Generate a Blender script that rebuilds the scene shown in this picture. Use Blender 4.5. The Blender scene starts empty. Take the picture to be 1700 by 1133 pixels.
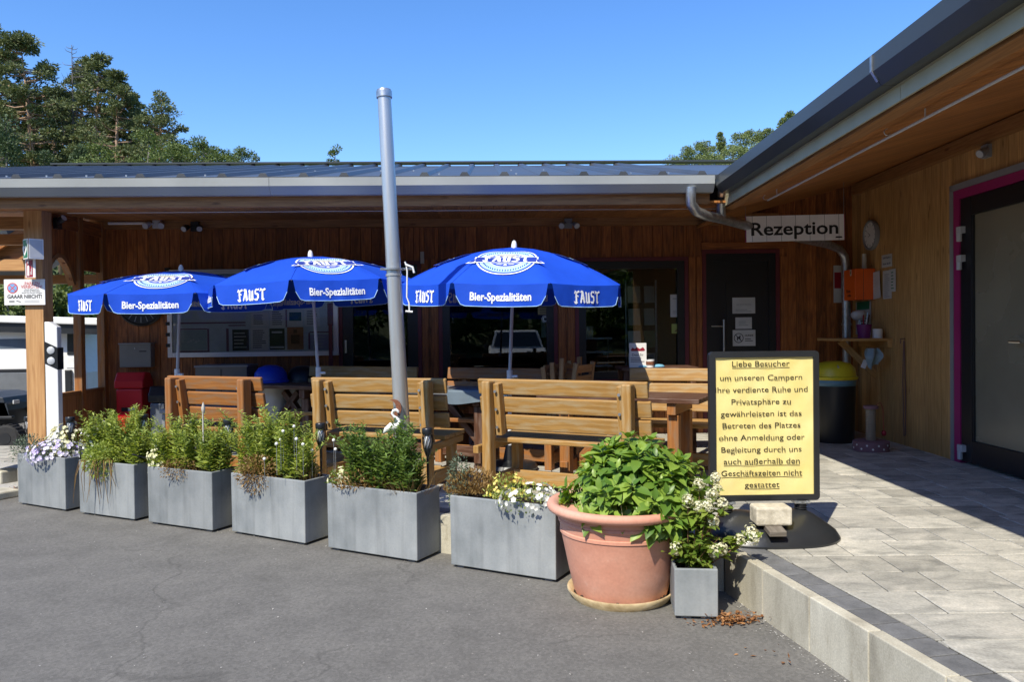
import bpy, math, random
import numpy as np
from mathutils import Vector, Matrix
random.seed(7)
S = bpy.context.scene
COL = S.collection
R = math.radians

# ---------------------------------------------------------------- camera, sky, sun, exposure
H_EYE, FPX, PITCH, ROLL = 1.49, 1280.0, 0.0137, 0.012
_f = Vector((0, math.cos(PITCH), -math.sin(PITCH)))
_u0 = Vector((0, math.sin(PITCH), math.cos(PITCH)))
_r0 = Vector((1, 0, 0))
_r = _r0*math.cos(ROLL) - _u0*math.sin(ROLL)
_u = _u0*math.cos(ROLL) + _r0*math.sin(ROLL)
cam = bpy.data.cameras.new('camera')
cam.sensor_width = 36
cam.lens = FPX/1700*36
cam.clip_start, cam.clip_end = 0.05, 2000
cam_o = bpy.data.objects.new('camera', cam)
COL.objects.link(cam_o)
cam_o.matrix_world = Matrix(((_r.x, _u.x, -_f.x, 0), (_r.y, _u.y, -_f.y, 0), (_r.z, _u.z, -_f.z, H_EYE), (0, 0, 0, 1)))
S.camera = cam_o

SUN_DIR = Vector((0.42, 0.76, -1.0)).normalized()      # the way the light travels
_el = math.asin(-SUN_DIR.z)
_az = math.atan2(-SUN_DIR.x, -SUN_DIR.y)               # towards the sun, clockwise from +y
w = bpy.data.worlds.new('World'); S.world = w; w.use_nodes = True
_nt = w.node_tree
_sky = _nt.nodes.new('ShaderNodeTexSky'); _sky.sky_type = 'NISHITA'; _sky.sun_disc = False
_sky.sun_elevation = _el; _sky.sun_rotation = _az
_sky.altitude = 300; _sky.air_density = 1.0; _sky.dust_density = 0.35; _sky.ozone_density = 3.0
_bg = _nt.nodes['Background']; _bg.inputs['Strength'].default_value = 0.15
_hs = _nt.nodes.new('ShaderNodeHueSaturation'); _hs.inputs['Hue'].default_value = .508; _hs.inputs['Saturation'].default_value = 1.25; _hs.inputs['Value'].default_value = 1.10
_nt.links.new(_sky.outputs[0], _hs.inputs['Color']); _nt.links.new(_hs.outputs[0], _bg.inputs[0])
sun = bpy.data.lights.new('sun', 'SUN'); sun.energy = 4.2; sun.angle = R(0.5); sun.color = (1, 0.93, 0.79)
sun_o = bpy.data.objects.new('sun', sun); COL.objects.link(sun_o)
sun_o.rotation_euler = SUN_DIR.to_track_quat('-Z', 'Y').to_euler()
S.view_settings.view_transform = 'Standard'; S.view_settings.look = 'None'
S.view_settings.exposure = 0.58; S.view_settings.gamma = 1.0
S.cycles.max_bounces = 6; S.cycles.transparent_max_bounces = 24

# ---------------------------------------------------------------- helpers
def ray(px, py):
    return _f + _r*((px-850)/FPX) + _u*((566.5-py)/FPX)
EYE = Vector((0, 0, H_EYE))
def atz(px, py, z):
    d = ray(px, py); return EYE + d*((z-H_EYE)/d.z)
def aty(px, py, y):
    d = ray(px, py); return EYE + d*(y/d.y)
TZ = 0.25                                              # terrace level
MAIN = Matrix.Rotation(0.0336, 4, 'Z')                 # frame of the long wing: x along the facade, y away from the camera
WING = Matrix.Rotation(-0.0078, 4, 'Z')                # frame of the right wing
MAIN_I, WING_I = MAIN.inverted(), WING.inverted()
WALL_Y, WALL_X = 9.05, 4.0
def onmain(px, py, y=WALL_Y):                          # point of the plane y = const of the long wing's frame (in that frame)
    d = MAIN_I.to_3x3() @ ray(px, py); return EYE + d*(y/d.y)
def onwing(px, py, x=WALL_X):
    d = WING_I.to_3x3() @ ray(px, py); return EYE + d*(x/d.x)

def tag(o, label=None, cat=None, group=None, kind=None):
    if label: o['label'] = label
    if cat: o['category'] = cat
    if group: o['group'] = group
    if kind: o['kind'] = kind
    return o
def empty(name, loc, rz=0.0, label=None, cat=None, group=None, M=None):
    o = bpy.data.objects.new(name, None); COL.objects.link(o); o.empty_display_size = 0.1
    if M is not None: o.matrix_world = M
    else: o.location = loc; o.rotation_euler = (0, 0, rz)
    return tag(o, label, cat, group)
def copy_tree(o, parent=None):
    c = o.copy(); COL.objects.link(c); c.parent = parent
    for ch in list(o.children): copy_tree(ch, c)
    return c

class MB:
    """Collects shapes and links them as one mesh object."""
    def __init__(s, M=None):
        s.v, s.f, s.uv, s.mi, s.M, s.m = [], [], [], [], M, 0
    def add(s, vs, fs, uvs=None):
        b = len(s.v)
        if s.M is not None: vs = [s.M @ Vector(v) for v in vs]
        s.v += [tuple(v) for v in vs]
        for k, f in enumerate(fs):
            s.f.append(tuple(b+i for i in f)); s.mi.append(s.m)
            s.uv.append(uvs[k] if uvs else [(0.0, 0.0)]*len(f))
        return s
    def box(s, c, sz, rot=None, taper=None):
        """box of size sz round c; uv runs along its longest side in metres"""
        c = Vector(c); h = [x/2 for x in sz]
        ax = sorted(range(3), key=lambda i: -sz[i])
        sg = [(-1, -1, -1), (1, -1, -1), (1, 1, -1), (-1, 1, -1), (-1, -1, 1), (1, -1, 1), (1, 1, 1), (-1, 1, 1)]
        loc = [Vector((a[0]*h[0], a[1]*h[1], a[2]*h[2])) for a in sg]
        if taper:
            for p in loc:
                if p.z > 0: p.x *= taper; p.y *= taper
        vs = [c + (rot @ p if rot is not None else p) for p in loc]
        fs = [(0, 3, 2, 1), (4, 5, 6, 7), (0, 1, 5, 4), (1, 2, 6, 5), (2, 3, 7, 6), (3, 0, 4, 7)]
        na = [2, 2, 1, 0, 1, 0]
        uvs = []
        for f, n in zip(fs, na):
            e = [a for a in ax if a != n]
            uvs.append([(loc[i][e[0]], loc[i][e[1]] + n*0.37) for i in f])
        return s.add(vs, fs, uvs)
    def bx(s, x0, x1, y0, y1, z0, z1):
        return s.box(((x0+x1)/2, (y0+y1)/2, (z0+z1)/2), (abs(x1-x0), abs(y1-y0), abs(z1-z0)))
    def beam(s, p0, p1, w, h, up=(0, 0, 1)):
        """square timber from p0 to p1: w across, h along up"""
        p0, p1 = Vector(p0), Vector(p1); d = p1-p0; L = d.length; x = d/L
        y = Vector(up).cross(x)
        if y.length < 1e-5: y = Vector((0, 1, 0)).cross(x)
        y.normalize(); z = x.cross(y)
        return s.box((p0+p1)/2, (L, w, h), Matrix((x, y, z)).transposed())
    def tube(s, pts, r, n=10, cap=True):
        pts = [Vector(p) for p in pts]; m = len(pts)
        rs = r if isinstance(r, (list, tuple)) else [r]*m
        vs, fs = [], []
        pu = None
        for i, p in enumerate(pts):
            t = (pts[min(i+1, m-1)] - pts[max(i-1, 0)]).normalized()
            if pu is None:
                pu = Vector((0, 0, 1)) if abs(t.z) < .9 else Vector((1, 0, 0))
            u = (pu - t*pu.dot(t)).normalized(); v = t.cross(u); pu = u
            for k in range(n):
                a = 2*math.pi*k/n
                vs.append(p + (u*math.cos(a)+v*math.sin(a))*rs[i])
        uvs = []
        L = 0
        for i in range(m-1):
            l = (pts[i+1]-pts[i]).length
            for k in range(n):
                k2 = (k+1) % n
                fs.append((i*n+k, i*n+k2, (i+1)*n+k2, (i+1)*n+k))
                uvs.append([(L, k/n*.3), (L, (k+1)/n*.3), (L+l, (k+1)/n*.3), (L+l, k/n*.3)])
            L += l
        if cap:
            fs.append(tuple(reversed(range(n)))); fs.append(tuple((m-1)*n+k for k in range(n)))
            uvs += [[(0, 0)]*n]*2
        return s.add(vs, fs, uvs)
    def lathe(s, prof, c=(0, 0, 0), n=32, sx=1, sy=1):
        c = Vector(c); vs, fs = [], []
        for r, z in prof:
            for k in range(n):
                a = 2*math.pi*k/n
                vs.append(c + Vector((r*math.cos(a)*sx, r*math.sin(a)*sy, z)))
        for i in range(len(prof)-1):
            for k in range(n):
                k2 = (k+1) % n
                fs.append((i*n+k, i*n+k2, (i+1)*n+k2, (i+1)*n+k))
        if prof[0][0] > 1e-4: fs.append(tuple(reversed(range(n))))
        if prof[-1][0] > 1e-4: fs.append(tuple((len(prof)-1)*n+k for k in range(n)))
        return s.add(vs, fs)
    def prism(s, poly, d, M=None):
        """polygon (x, y) given depth d along local z, placed by M"""
        n = len(poly)
        vs = [Vector((p[0], p[1], 0)) for p in poly] + [Vector((p[0], p[1], d)) for p in poly]
        if M is not None: vs = [M @ v for v in vs]
        fs = [tuple(reversed(range(n))), tuple(range(n, 2*n))] + [(k, (k+1) % n, n+(k+1) % n, n+k) for k in range(n)]
        uvs = [[(poly[i % n][0], poly[i % n][1]) for i in f] for f in fs]
        return s.add(vs, fs, uvs)
    def flat(s, polys, M, z=0.0):
        """flat polygons in the local xy plane of M, at height z"""
        for poly in polys:
            s.add([M @ Vector((p[0], p[1], z)) for p in poly], [tuple(range(len(poly)))])
        return s
    def text(s, t, M, z=0.0, wmap=None):
        vs, fs = t
        vv = [wmap(v[0], v[1]) if wmap else M @ Vector((v[0], v[1], z)) for v in vs]
        return s.add(vv, fs)
    def build(s, name, mats, parent=None, smooth=False, bevel=0.0, loc=None, auto=None, rz=0.0):
        me = bpy.data.meshes.new(name)
        me.from_pydata(s.v, [], s.f)
        uvl = me.uv_layers.new(name='UVMap')
        flat = [c for f in s.uv for uv in f for c in uv]
        uvl.data.foreach_set('uv', flat)
        for m in (mats if isinstance(mats, (list, tuple)) else [mats]): me.materials.append(m)
        me.polygons.foreach_set('material_index', s.mi)
        if smooth: me.polygons.foreach_set('use_smooth', [True]*len(me.polygons))
        me.update()
        if auto:
            me.polygons.foreach_set('use_smooth', [True]*len(me.polygons))
            me.set_sharp_from_angle(angle=R(auto))
        o = bpy.data.objects.new(name, me); COL.objects.link(o)
        if loc is not None: o.location = loc
        if rz: o.rotation_euler = (0, 0, rz)
        if parent is not None: o.parent = parent
        if bevel:
            b = o.modifiers.new('bevel', 'BEVEL'); b.width = bevel; b.segments = 2; b.limit_method = 'ANGLE'; b.angle_limit = R(40)
            b.harden_normals = False
        return o

_tc = {}
def text(body, size=1.0, bold=0.0, width=None, align='CENTER', squeeze=1.0):
    """letters as flat polygons centred on the origin; width stretches the line to that many metres"""
    key = (body, bold, align)
    if key not in _tc:
        cu = bpy.data.curves.new('letters', 'FONT'); cu.body = body; cu.size = 1; cu.resolution_u = 3
        cu.offset = bold; cu.align_x = align
        o = bpy.data.objects.new('letters', cu)
        m = o.to_mesh()
        _tc[key] = ([tuple(v.co) for v in m.vertices], [tuple(p.vertices) for p in m.polygons])
        o.to_mesh_clear(); bpy.data.objects.remove(o); bpy.data.curves.remove(cu)
    vs, fs = _tc[key]
    xs = [v[0] for v in vs]
    kx = (width/(max(xs)-min(xs)) if width else size*squeeze)
    cx = (max(xs)+min(xs))/2 if align == 'CENTER' else min(xs)
    return [((v[0]-cx)*kx, (v[1]-0.35)*size, 0) for v in vs], fs

def face_M(o, x, n):
    """frame with local x along x, local z along n (facing out), at o"""
    x = Vector(x).normalized(); n = Vector(n).normalized(); y = n.cross(x).normalized(); x = y.cross(n)
    return Matrix(((x.x, y.x, n.x, o[0]), (x.y, y.y, n.y, o[1]), (x.z, y.z, n.z, o[2]), (0, 0, 0, 1)))
def rect(x0, x1, y0, y1): return [(x0, y0), (x1, y0), (x1, y1), (x0, y1)]
def circ(cx, cy, r, n=20, ry=None): return [(cx+r*math.cos(2*math.pi*k/n), cy+(ry or r)*math.sin(2*math.pi*k/n)) for k in range(n)]
def ring(cx, cy, r0, r1, n=24, k=1.0):
    out = []
    for i in range(n):
        a, b = 2*math.pi*i/n, 2*math.pi*(i+1)/n
        out.append([(cx+r0*math.cos(a), cy+r0*math.sin(a)*k), (cx+r1*math.cos(a), cy+r1*math.sin(a)*k), (cx+r1*math.cos(b), cy+r1*math.sin(b)*k), (cx+r0*math.cos(b), cy+r0*math.sin(b)*k)])
    return out

# ---------------------------------------------------------------- materials
def _mat(name):
    m = bpy.data.materials.new(name); m.use_nodes = True
    nt = m.node_tree
    return m, nt, nt.nodes['Principled BSDF']
def plain(name, col, rough=0.5, metal=0.0, spec=0.5, dirt=0.12, dscale=6.0, bump=0.0, coat=0.0):
    """painted or plastic surface with a little uneven wear"""
    m, nt, b = _mat(name); N, L = nt.nodes.new, nt.links.new
    tc = N('ShaderNodeTexCoord'); no = N('ShaderNodeTexNoise'); no.inputs['Scale'].default_value = dscale; no.inputs['Detail'].default_value = 6
    L(tc.outputs['Object'], no.inputs['Vector'])
    r = N('ShaderNodeValToRGB'); r.color_ramp.elements[0].position = .3; r.color_ramp.elements[1].position = .75
    r.color_ramp.elements[0].color = [max(0, c*(1-dirt)) for c in col]+[1]
    r.color_ramp.elements[1].color = [min(1, c*(1+dirt*.5)) for c in col]+[1]
    L(no.outputs['Fac'], r.inputs[0]); L(r.outputs[0], b.inputs['Base Color'])
    mr = N('ShaderNodeMapRange'); mr.inputs['To Min'].default_value = max(0, rough-.08); mr.inputs['To Max'].default_value = min(1, rough+.1)
    L(no.outputs['Fac'], mr.inputs['Value']); L(mr.outputs[0], b.inputs['Roughness'])
    b.inputs['Metallic'].default_value = metal; b.inputs['Specular IOR Level'].default_value = spec
    b.inputs['Coat Weight'].default_value = coat
    if bump:
        bp = N('ShaderNodeBump'); bp.inputs['Strength'].default_value = bump; bp.inputs['Distance'].default_value = .01
        L(no.outputs['Fac'], bp.inputs['Height']); L(bp.outputs[0], b.inputs['Normal'])
    return m
def wood(name, c1, c2, rough=0.55, var=0.25, knots=True, gs=1.0, weather=None, spec=.4):
    """timber with the grain along u, each board its own tone"""
    m, nt, b = _mat(name); N, L = nt.nodes.new, nt.links.new
    uv = N('ShaderNodeUVMap'); uv.uv_map = 'UVMap'
    geo = N('ShaderNodeNewGeometry')
    mul = N('ShaderNodeMath'); mul.operation = 'MULTIPLY'; mul.inputs[1].default_value = 37.0
    L(geo.outputs['Random Per Island'], mul.inputs[0])
    cmb = N('ShaderNodeCombineXYZ'); L(mul.outputs[0], cmb.inputs[0]); L(mul.outputs[0], cmb.inputs[1])
    ad = N('ShaderNodeVectorMath'); L(uv.outputs[0], ad.inputs[0]); L(cmb.outputs[0], ad.inputs[1])
    mp = N('ShaderNodeMapping'); mp.inputs['Scale'].default_value = (1.6*gs, 26*gs, 1); L(ad.outputs[0], mp.inputs[0])
    no = N('ShaderNodeTexNoise'); no.inputs['Scale'].default_value = 2.2; no.inputs['Detail'].default_value = 7; no.inputs['Distortion'].default_value = .5
    L(mp.outputs[0], no.inputs['Vector'])
    rp = N('ShaderNodeValToRGB'); rp.color_ramp.elements[0].position = .33; rp.color_ramp.elements[1].position = .7
    rp.color_ramp.elements[0].color = (*c1, 1); rp.color_ramp.elements[1].color = (*c2, 1)
    L(no.outputs['Fac'], rp.inputs[0])
    col = rp.outputs[0]
    if knots:
        mk = N('ShaderNodeMapping'); mk.inputs['Scale'].default_value = (2.4, 8, 1); L(ad.outputs[0], mk.inputs[0])
        vo = N('ShaderNodeTexVoronoi'); vo.inputs['Scale'].default_value = 1.0; L(mk.outputs[0], vo.inputs['Vector'])
        kr = N('ShaderNodeValToRGB'); kr.color_ramp.elements[0].position = .05; kr.color_ramp.elements[1].position = .13
        kr.color_ramp.elements[0].color = (.38, .33, .3, 1); kr.color_ramp.elements[1].color = (1, 1, 1, 1)
        L(vo.outputs['Distance'], kr.inputs[0])
        mx = N('ShaderNodeMixRGB'); mx.blend_type = 'MULTIPLY'; mx.inputs[0].default_value = .8
        L(col, mx.inputs[1]); L(kr.outputs[0], mx.inputs[2]); col = mx.outputs[0]
    if weather:
        n2 = N('ShaderNodeTexNoise'); n2.inputs['Scale'].default_value = 5; n2.inputs['Detail'].default_value = 8
        m2 = N('ShaderNodeMapping'); m2.inputs['Scale'].default_value = (1, 5, 1); L(ad.outputs[0], m2.inputs[0]); L(m2.outputs[0], n2.inputs['Vector'])
        wr = N('ShaderNodeValToRGB'); wr.color_ramp.elements[0].position = .47; wr.color_ramp.elements[1].position = .68
        L(n2.outputs['Fac'], wr.inputs[0])
        mw = N('ShaderNodeMixRGB'); mw.inputs[2].default_value = (*weather, 1)
        L(wr.outputs[0], mw.inputs[0]); L(col, mw.inputs[1]); col = mw.outputs[0]
    hv = N('ShaderNodeMapRange'); hv.inputs['To Min'].default_value = 1-var; hv.inputs['To Max'].default_value = 1+var
    L(geo.outputs['Random Per Island'], hv.inputs['Value'])
    hs = N('ShaderNodeHueSaturation'); L(hv.outputs[0], hs.inputs['Value']); L(col, hs.inputs['Color'])
    L(hs.outputs[0], b.inputs['Base Color'])
    b.inputs['Roughness'].default_value = rough; b.inputs['Specular IOR Level'].default_value = spec
    bp = N('ShaderNodeBump'); bp.inputs['Strength'].default_value = .25; bp.inputs['Distance'].default_value = .004
    L(no.outputs['Fac'], bp.inputs['Height']); L(bp.outputs[0], b.inputs['Normal'])
    return m
def noisy(name, stops, scale=4.0, rough=.8, metal=0.0, stretch=(1, 1, 1), bump=.2, bdist=.01, detail=8, island=0.0, fine=0.0, fscale=200, spec=.4, distort=0.0, blot=None, objrand=0.0, streak=0.0):
    """stone, concrete, galvanised metal: layered noise over colour stops [(pos, colour)]"""
    m, nt, b = _mat(name); N, L = nt.nodes.new, nt.links.new
    tc = N('ShaderNodeTexCoord'); mp = N('ShaderNodeMapping'); mp.inputs['Scale'].default_value = stretch
    L(tc.outputs['Object'], mp.inputs[0])
    no = N('ShaderNodeTexNoise'); no.inputs['Scale'].default_value = scale; no.inputs['Detail'].default_value = detail
    no.inputs['Roughness'].default_value = .6; no.inputs['Distortion'].default_value = distort
    vec = mp.outputs[0]
    geo = N('ShaderNodeNewGeometry')
    if island:
        a = N('ShaderNodeVectorMath'); a.operation = 'ADD'
        sc = N('ShaderNodeMath'); sc.operation = 'MULTIPLY'; sc.inputs[1].default_value = 91
        L(geo.outputs['Random Per Island'], sc.inputs[0]); L(vec, a.inputs[0]); L(sc.outputs[0], a.inputs[1]); vec = a.outputs[0]
    L(vec, no.inputs['Vector'])
    rp = N('ShaderNodeValToRGB')
    while len(rp.color_ramp.elements) < len(stops): rp.color_ramp.elements.new(.5)
    for e, (p, c) in zip(rp.color_ramp.elements, stops): e.position = p; e.color = (*c, 1)
    L(no.outputs['Fac'], rp.inputs[0]); col = rp.outputs[0]
    if fine:
        fn = N('ShaderNodeTexNoise'); fn.inputs['Scale'].default_value = fscale; fn.inputs['Detail'].default_value = 2
        L(tc.outputs['Object'], fn.inputs['Vector'])
        fr = N('ShaderNodeMapRange'); fr.inputs['From Min'].default_value = .25; fr.inputs['From Max'].default_value = .75
        fr.inputs['To Min'].default_value = 1-fine; fr.inputs['To Max'].default_value = 1+fine
        L(fn.outputs['Fac'], fr.inputs['Value'])
        h = N('ShaderNodeHueSaturation'); L(fr.outputs[0], h.inputs['Value']); L(col, h.inputs['Color']); col = h.outputs[0]
    if blot:
        bn = N('ShaderNodeTexNoise'); bn.inputs['Scale'].default_value = blot[0]; bn.inputs['Detail'].default_value = 9; bn.inputs['Roughness'].default_value = .7
        L(vec, bn.inputs['Vector'])
        br = N('ShaderNodeValToRGB'); br.color_ramp.elements[0].position = blot[1]; br.color_ramp.elements[1].position = blot[2]
        L(bn.outputs['Fac'], br.inputs[0])
        bm = N('ShaderNodeMixRGB'); bm.inputs[2].default_value = (*blot[3], 1); L(br.outputs[0], bm.inputs[0]); L(col, bm.inputs[1]); col = bm.outputs[0]
    if island:
        mr = N('ShaderNodeMapRange'); mr.inputs['To Min'].default_value = 1-island; mr.inputs['To Max'].default_value = 1+island
        L(geo.outputs['Random Per Island'], mr.inputs['Value'])
        h = N('ShaderNodeHueSaturation'); L(mr.outputs[0], h.inputs['Value']); L(col, h.inputs['Color']); col = h.outputs[0]
    if streak:
        sm_ = N('ShaderNodeMapping'); sm_.inputs['Scale'].default_value = (16, 16, .9); L(tc.outputs['Object'], sm_.inputs[0])
        sn = N('ShaderNodeTexNoise'); sn.inputs['Scale'].default_value = 1.2; sn.inputs['Detail'].default_value = 4; L(sm_.outputs[0], sn.inputs['Vector'])
        sr = N('ShaderNodeMapRange'); sr.inputs['From Min'].default_value = .52; sr.inputs['From Max'].default_value = .72; sr.inputs['To Min'].default_value = 1.0; sr.inputs['To Max'].default_value = 1-streak
        L(sn.outputs['Fac'], sr.inputs['Value']); h = N('ShaderNodeHueSaturation'); L(sr.outputs[0], h.inputs['Value']); L(col, h.inputs['Color']); col = h.outputs[0]
    if objrand:
        oi = N('ShaderNodeObjectInfo'); mr = N('ShaderNodeMapRange'); mr.inputs['To Min'].default_value = 1-objrand; mr.inputs['To Max'].default_value = 1+objrand
        L(oi.outputs['Random'], mr.inputs['Value']); h = N('ShaderNodeHueSaturation'); L(mr.outputs[0], h.inputs['Value']); L(col, h.inputs['Color']); col = h.outputs[0]
    L(col, b.inputs['Base Color'])
    b.inputs['Roughness'].default_value = rough; b.inputs['Metallic'].default_value = metal; b.inputs['Specular IOR Level'].default_value = spec
    if bump:
        bp = N('ShaderNodeBump'); bp.inputs['Strength'].default_value = bump; bp.inputs['Distance'].default_value = bdist
        L((fn if fine else no).outputs['Fac'], bp.inputs['Height']); L(bp.outputs[0], b.inputs['Normal'])
    return m
def leafy(name, c1, c2, rough=.45, trans=.35, spec=.4):
    """leaf: every leaf its own tone, light shining through"""
    m, nt, b = _mat(name); N, L = nt.nodes.new, nt.links.new
    geo = N('ShaderNodeNewGeometry')
    rp = N('ShaderNodeValToRGB'); rp.color_ramp.elements[0].color = (*c1, 1); rp.color_ramp.elements[1].color = (*c2, 1)
    L(geo.outputs['Random Per Island'], rp.inputs[0]); L(rp.outputs[0], b.inputs['Base Color'])
    b.inputs['Roughness'].default_value = rough; b.inputs['Specular IOR Level'].default_value = spec
    if trans:
        tr = N('ShaderNodeBsdfTranslucent')
        hs = N('ShaderNodeHueSaturation'); hs.inputs['Hue'].default_value = .485; hs.inputs['Saturation'].default_value = 1.15; hs.inputs['Value'].default_value = 1.5
        L(rp.outputs[0], hs.inputs['Color']); L(hs.outputs[0], tr.inputs[0])
        mx = N('ShaderNodeMixShader'); mx.inputs[0].default_value = trans
        L(b.outputs[0], mx.inputs[1]); L(tr.outputs[0], mx.inputs[2])
        L(mx.outputs[0], nt.nodes['Material Output'].inputs[0])
    return m
def fabric(name, col, trans=.12, rough=.75, sheen=.0):
    m, nt, b = _mat(name); N, L = nt.nodes.new, nt.links.new
    tc = N('ShaderNodeTexCoord'); no = N('ShaderNodeTexNoise'); no.inputs['Scale'].default_value = 7; no.inputs['Detail'].default_value = 5
    L(tc.outputs['Object'], no.inputs['Vector'])
    rp = N('ShaderNodeValToRGB'); rp.color_ramp.elements[0].color = (*[c*.86 for c in col], 1); rp.color_ramp.elements[1].color = (*[min(1, c*1.1) for c in col], 1)
    L(no.outputs['Fac'], rp.inputs[0]); L(rp.outputs[0], b.inputs['Base Color']); b.inputs['Roughness'].default_value = rough
    b.inputs['Specular IOR Level'].default_value = .3
    bp = N('ShaderNodeBump'); bp.inputs['Strength'].default_value = .3; bp.inputs['Distance'].default_value = .02
    L(no.outputs['Fac'], bp.inputs['Height']); L(bp.outputs[0], b.inputs['Normal'])
    if trans:
        tr = N('ShaderNodeBsdfTranslucent'); L(rp.outputs[0], tr.inputs[0])
        mx = N('ShaderNodeMixShader'); mx.inputs[0].default_value = trans
        L(b.outputs[0], mx.inputs[1]); L(tr.outputs[0], mx.inputs[2]); L(mx.outputs[0], nt.nodes['Material Output'].inputs[0])
    return m
def glass(name, tint=(.75, .8, .8), refl=1.0, frost=0.0):
    """window pane: mirrors by Fresnel, lets the rest through"""
    m, nt, b = _mat(name); N, L = nt.nodes.new, nt.links.new
    tr = N('ShaderNodeBsdfTransparent'); tr.inputs[0].default_value = (*tint, 1)
    gl = N('ShaderNodeBsdfGlossy'); gl.inputs['Roughness'].default_value = .01 + frost
    fr = N('ShaderNodeFresnel'); fr.inputs['IOR'].default_value = 1.5
    mu = N('ShaderNodeMath'); mu.operation = 'MULTIPLY'; mu.inputs[1].default_value = 1.35*refl; mu.use_clamp = True
    L(fr.outputs[0], mu.inputs[0])
    mx = N('ShaderNodeMixShader'); L(mu.outputs[0], mx.inputs[0]); L(tr.outputs[0], mx.inputs[1]); L(gl.outputs[0], mx.inputs[2])
    L(mx.outputs[0], nt.nodes['Material Output'].inputs[0])
    return m

K = {}
K['white'] = plain('white_paint', (.78, .78, .76), .4, dirt=.06)
K['paper'] = plain('paper', (.74, .73, .7), .7, dirt=.04)
K['ink'] = plain('black_ink', (.012, .012, .014), .6)
K['grey'] = plain('grey_plastic', (.25, .26, .27), .5)
K['lightgrey'] = plain('light_grey', (.52, .54, .56), .4)
K['black'] = plain('black_plastic', (.014, .015, .017), .38)
K['anthracite'] = plain('anthracite_paint', (.012, .014, .018), .35)
K['green'] = plain('sign_green', (.012, .17, .075), .4)
K['red'] = plain('red_plastic', (.55, .012, .02), .4)
K['darkred'] = plain('sign_red', (.30, .012, .03), .4)
K['magenta'] = plain('magenta_paint', (.34, .018, .13), .45)
K['blue'] = plain('blue_plastic', (.012, .06, .6), .35)
K['signblue'] = plain('sign_blue', (.18, .4, .75), .5)
K['yellow'] = plain('yellow_plastic', (.62, .52, .02), .4)
K['orange'] = plain('orange_metal', (.80, .12, .012), .35)
K['skyblue'] = plain('pale_blue_print', (.42, .66, .85), .6)
K['beige'] = plain('beige_sheet', (.5, .48, .42), .5)
K['galv'] = noisy('galvanised_steel', [(.3, (.36, .38, .40)), (.7, (.62, .64, .66))], scale=22, rough=.36, metal=.85, bump=.05)
K['steel'] = noisy('matt_steel', [(.3, (.52, .52, .51)), (.7, (.62, .62, .60))], scale=3, rough=.33, metal=.72, bump=.02, stretch=(6, 6, .6))
K['gutter'] = plain('anthracite_sheet', (.058, .063, .062), .33, metal=.15, dirt=.1, dscale=2)
K['gutter_light'] = plain('weathered_sheet', (.34, .35, .33), .36, metal=.12, dirt=.12, dscale=2)
K['roof'] = plain('roof_sheet', (.075, .079, .084), .36, metal=.15, dirt=.25, dscale=2)
K['chrome'] = plain('bright_metal', (.7, .7, .7), .2, metal=1.0)
K['rust'] = noisy('rusty_metal', [(.3, (.12, .04, .02)), (.7, (.3, .12, .06))], scale=30, rough=.7)
K['rubber'] = plain('rubber', (.02, .02, .021), .8, dirt=.3, dscale=20)
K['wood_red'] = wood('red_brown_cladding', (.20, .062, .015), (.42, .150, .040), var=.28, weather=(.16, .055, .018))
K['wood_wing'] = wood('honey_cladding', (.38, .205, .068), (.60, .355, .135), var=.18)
K['wood_soffit'] = wood('soffit_boards', (.29, .108, .029), (.50, .215, .064), var=.16)
K['wood_beam'] = wood('beam_timber', (.21, .095, .031), (.37, .18, .066), var=.15)
K['wood_post'] = wood('post_timber', (.40, .20, .075), (.60, .35, .15), var=.08, gs=.7)
K['wood_olive'] = wood('olive_pine', (.31, .162, .040), (.45, .255, .076), var=.12, weather=(.40, .29, .15))
K['wood_orange'] = wood('orange_pine', (.27, .098, .023), (.40, .168, .044), var=.14, weather=(.26, .15, .08))
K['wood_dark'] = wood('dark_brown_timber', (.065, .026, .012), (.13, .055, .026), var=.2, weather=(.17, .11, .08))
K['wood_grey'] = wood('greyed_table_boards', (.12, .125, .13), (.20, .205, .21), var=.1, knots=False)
K['maroon'] = plain('maroon_trim', (.13, .018, .028), .5)
K['asphalt'] = noisy('asphalt', [(.25, (.110, .105, .095)), (.5, (.136, .130, .118)), (.8, (.164, .156, .140))], scale=3.1, rough=.9, bump=.35, bdist=.0012, fine=.3, fscale=260, detail=10, blot=(.7, .58, .75, (.15, .143, .128)))
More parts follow.
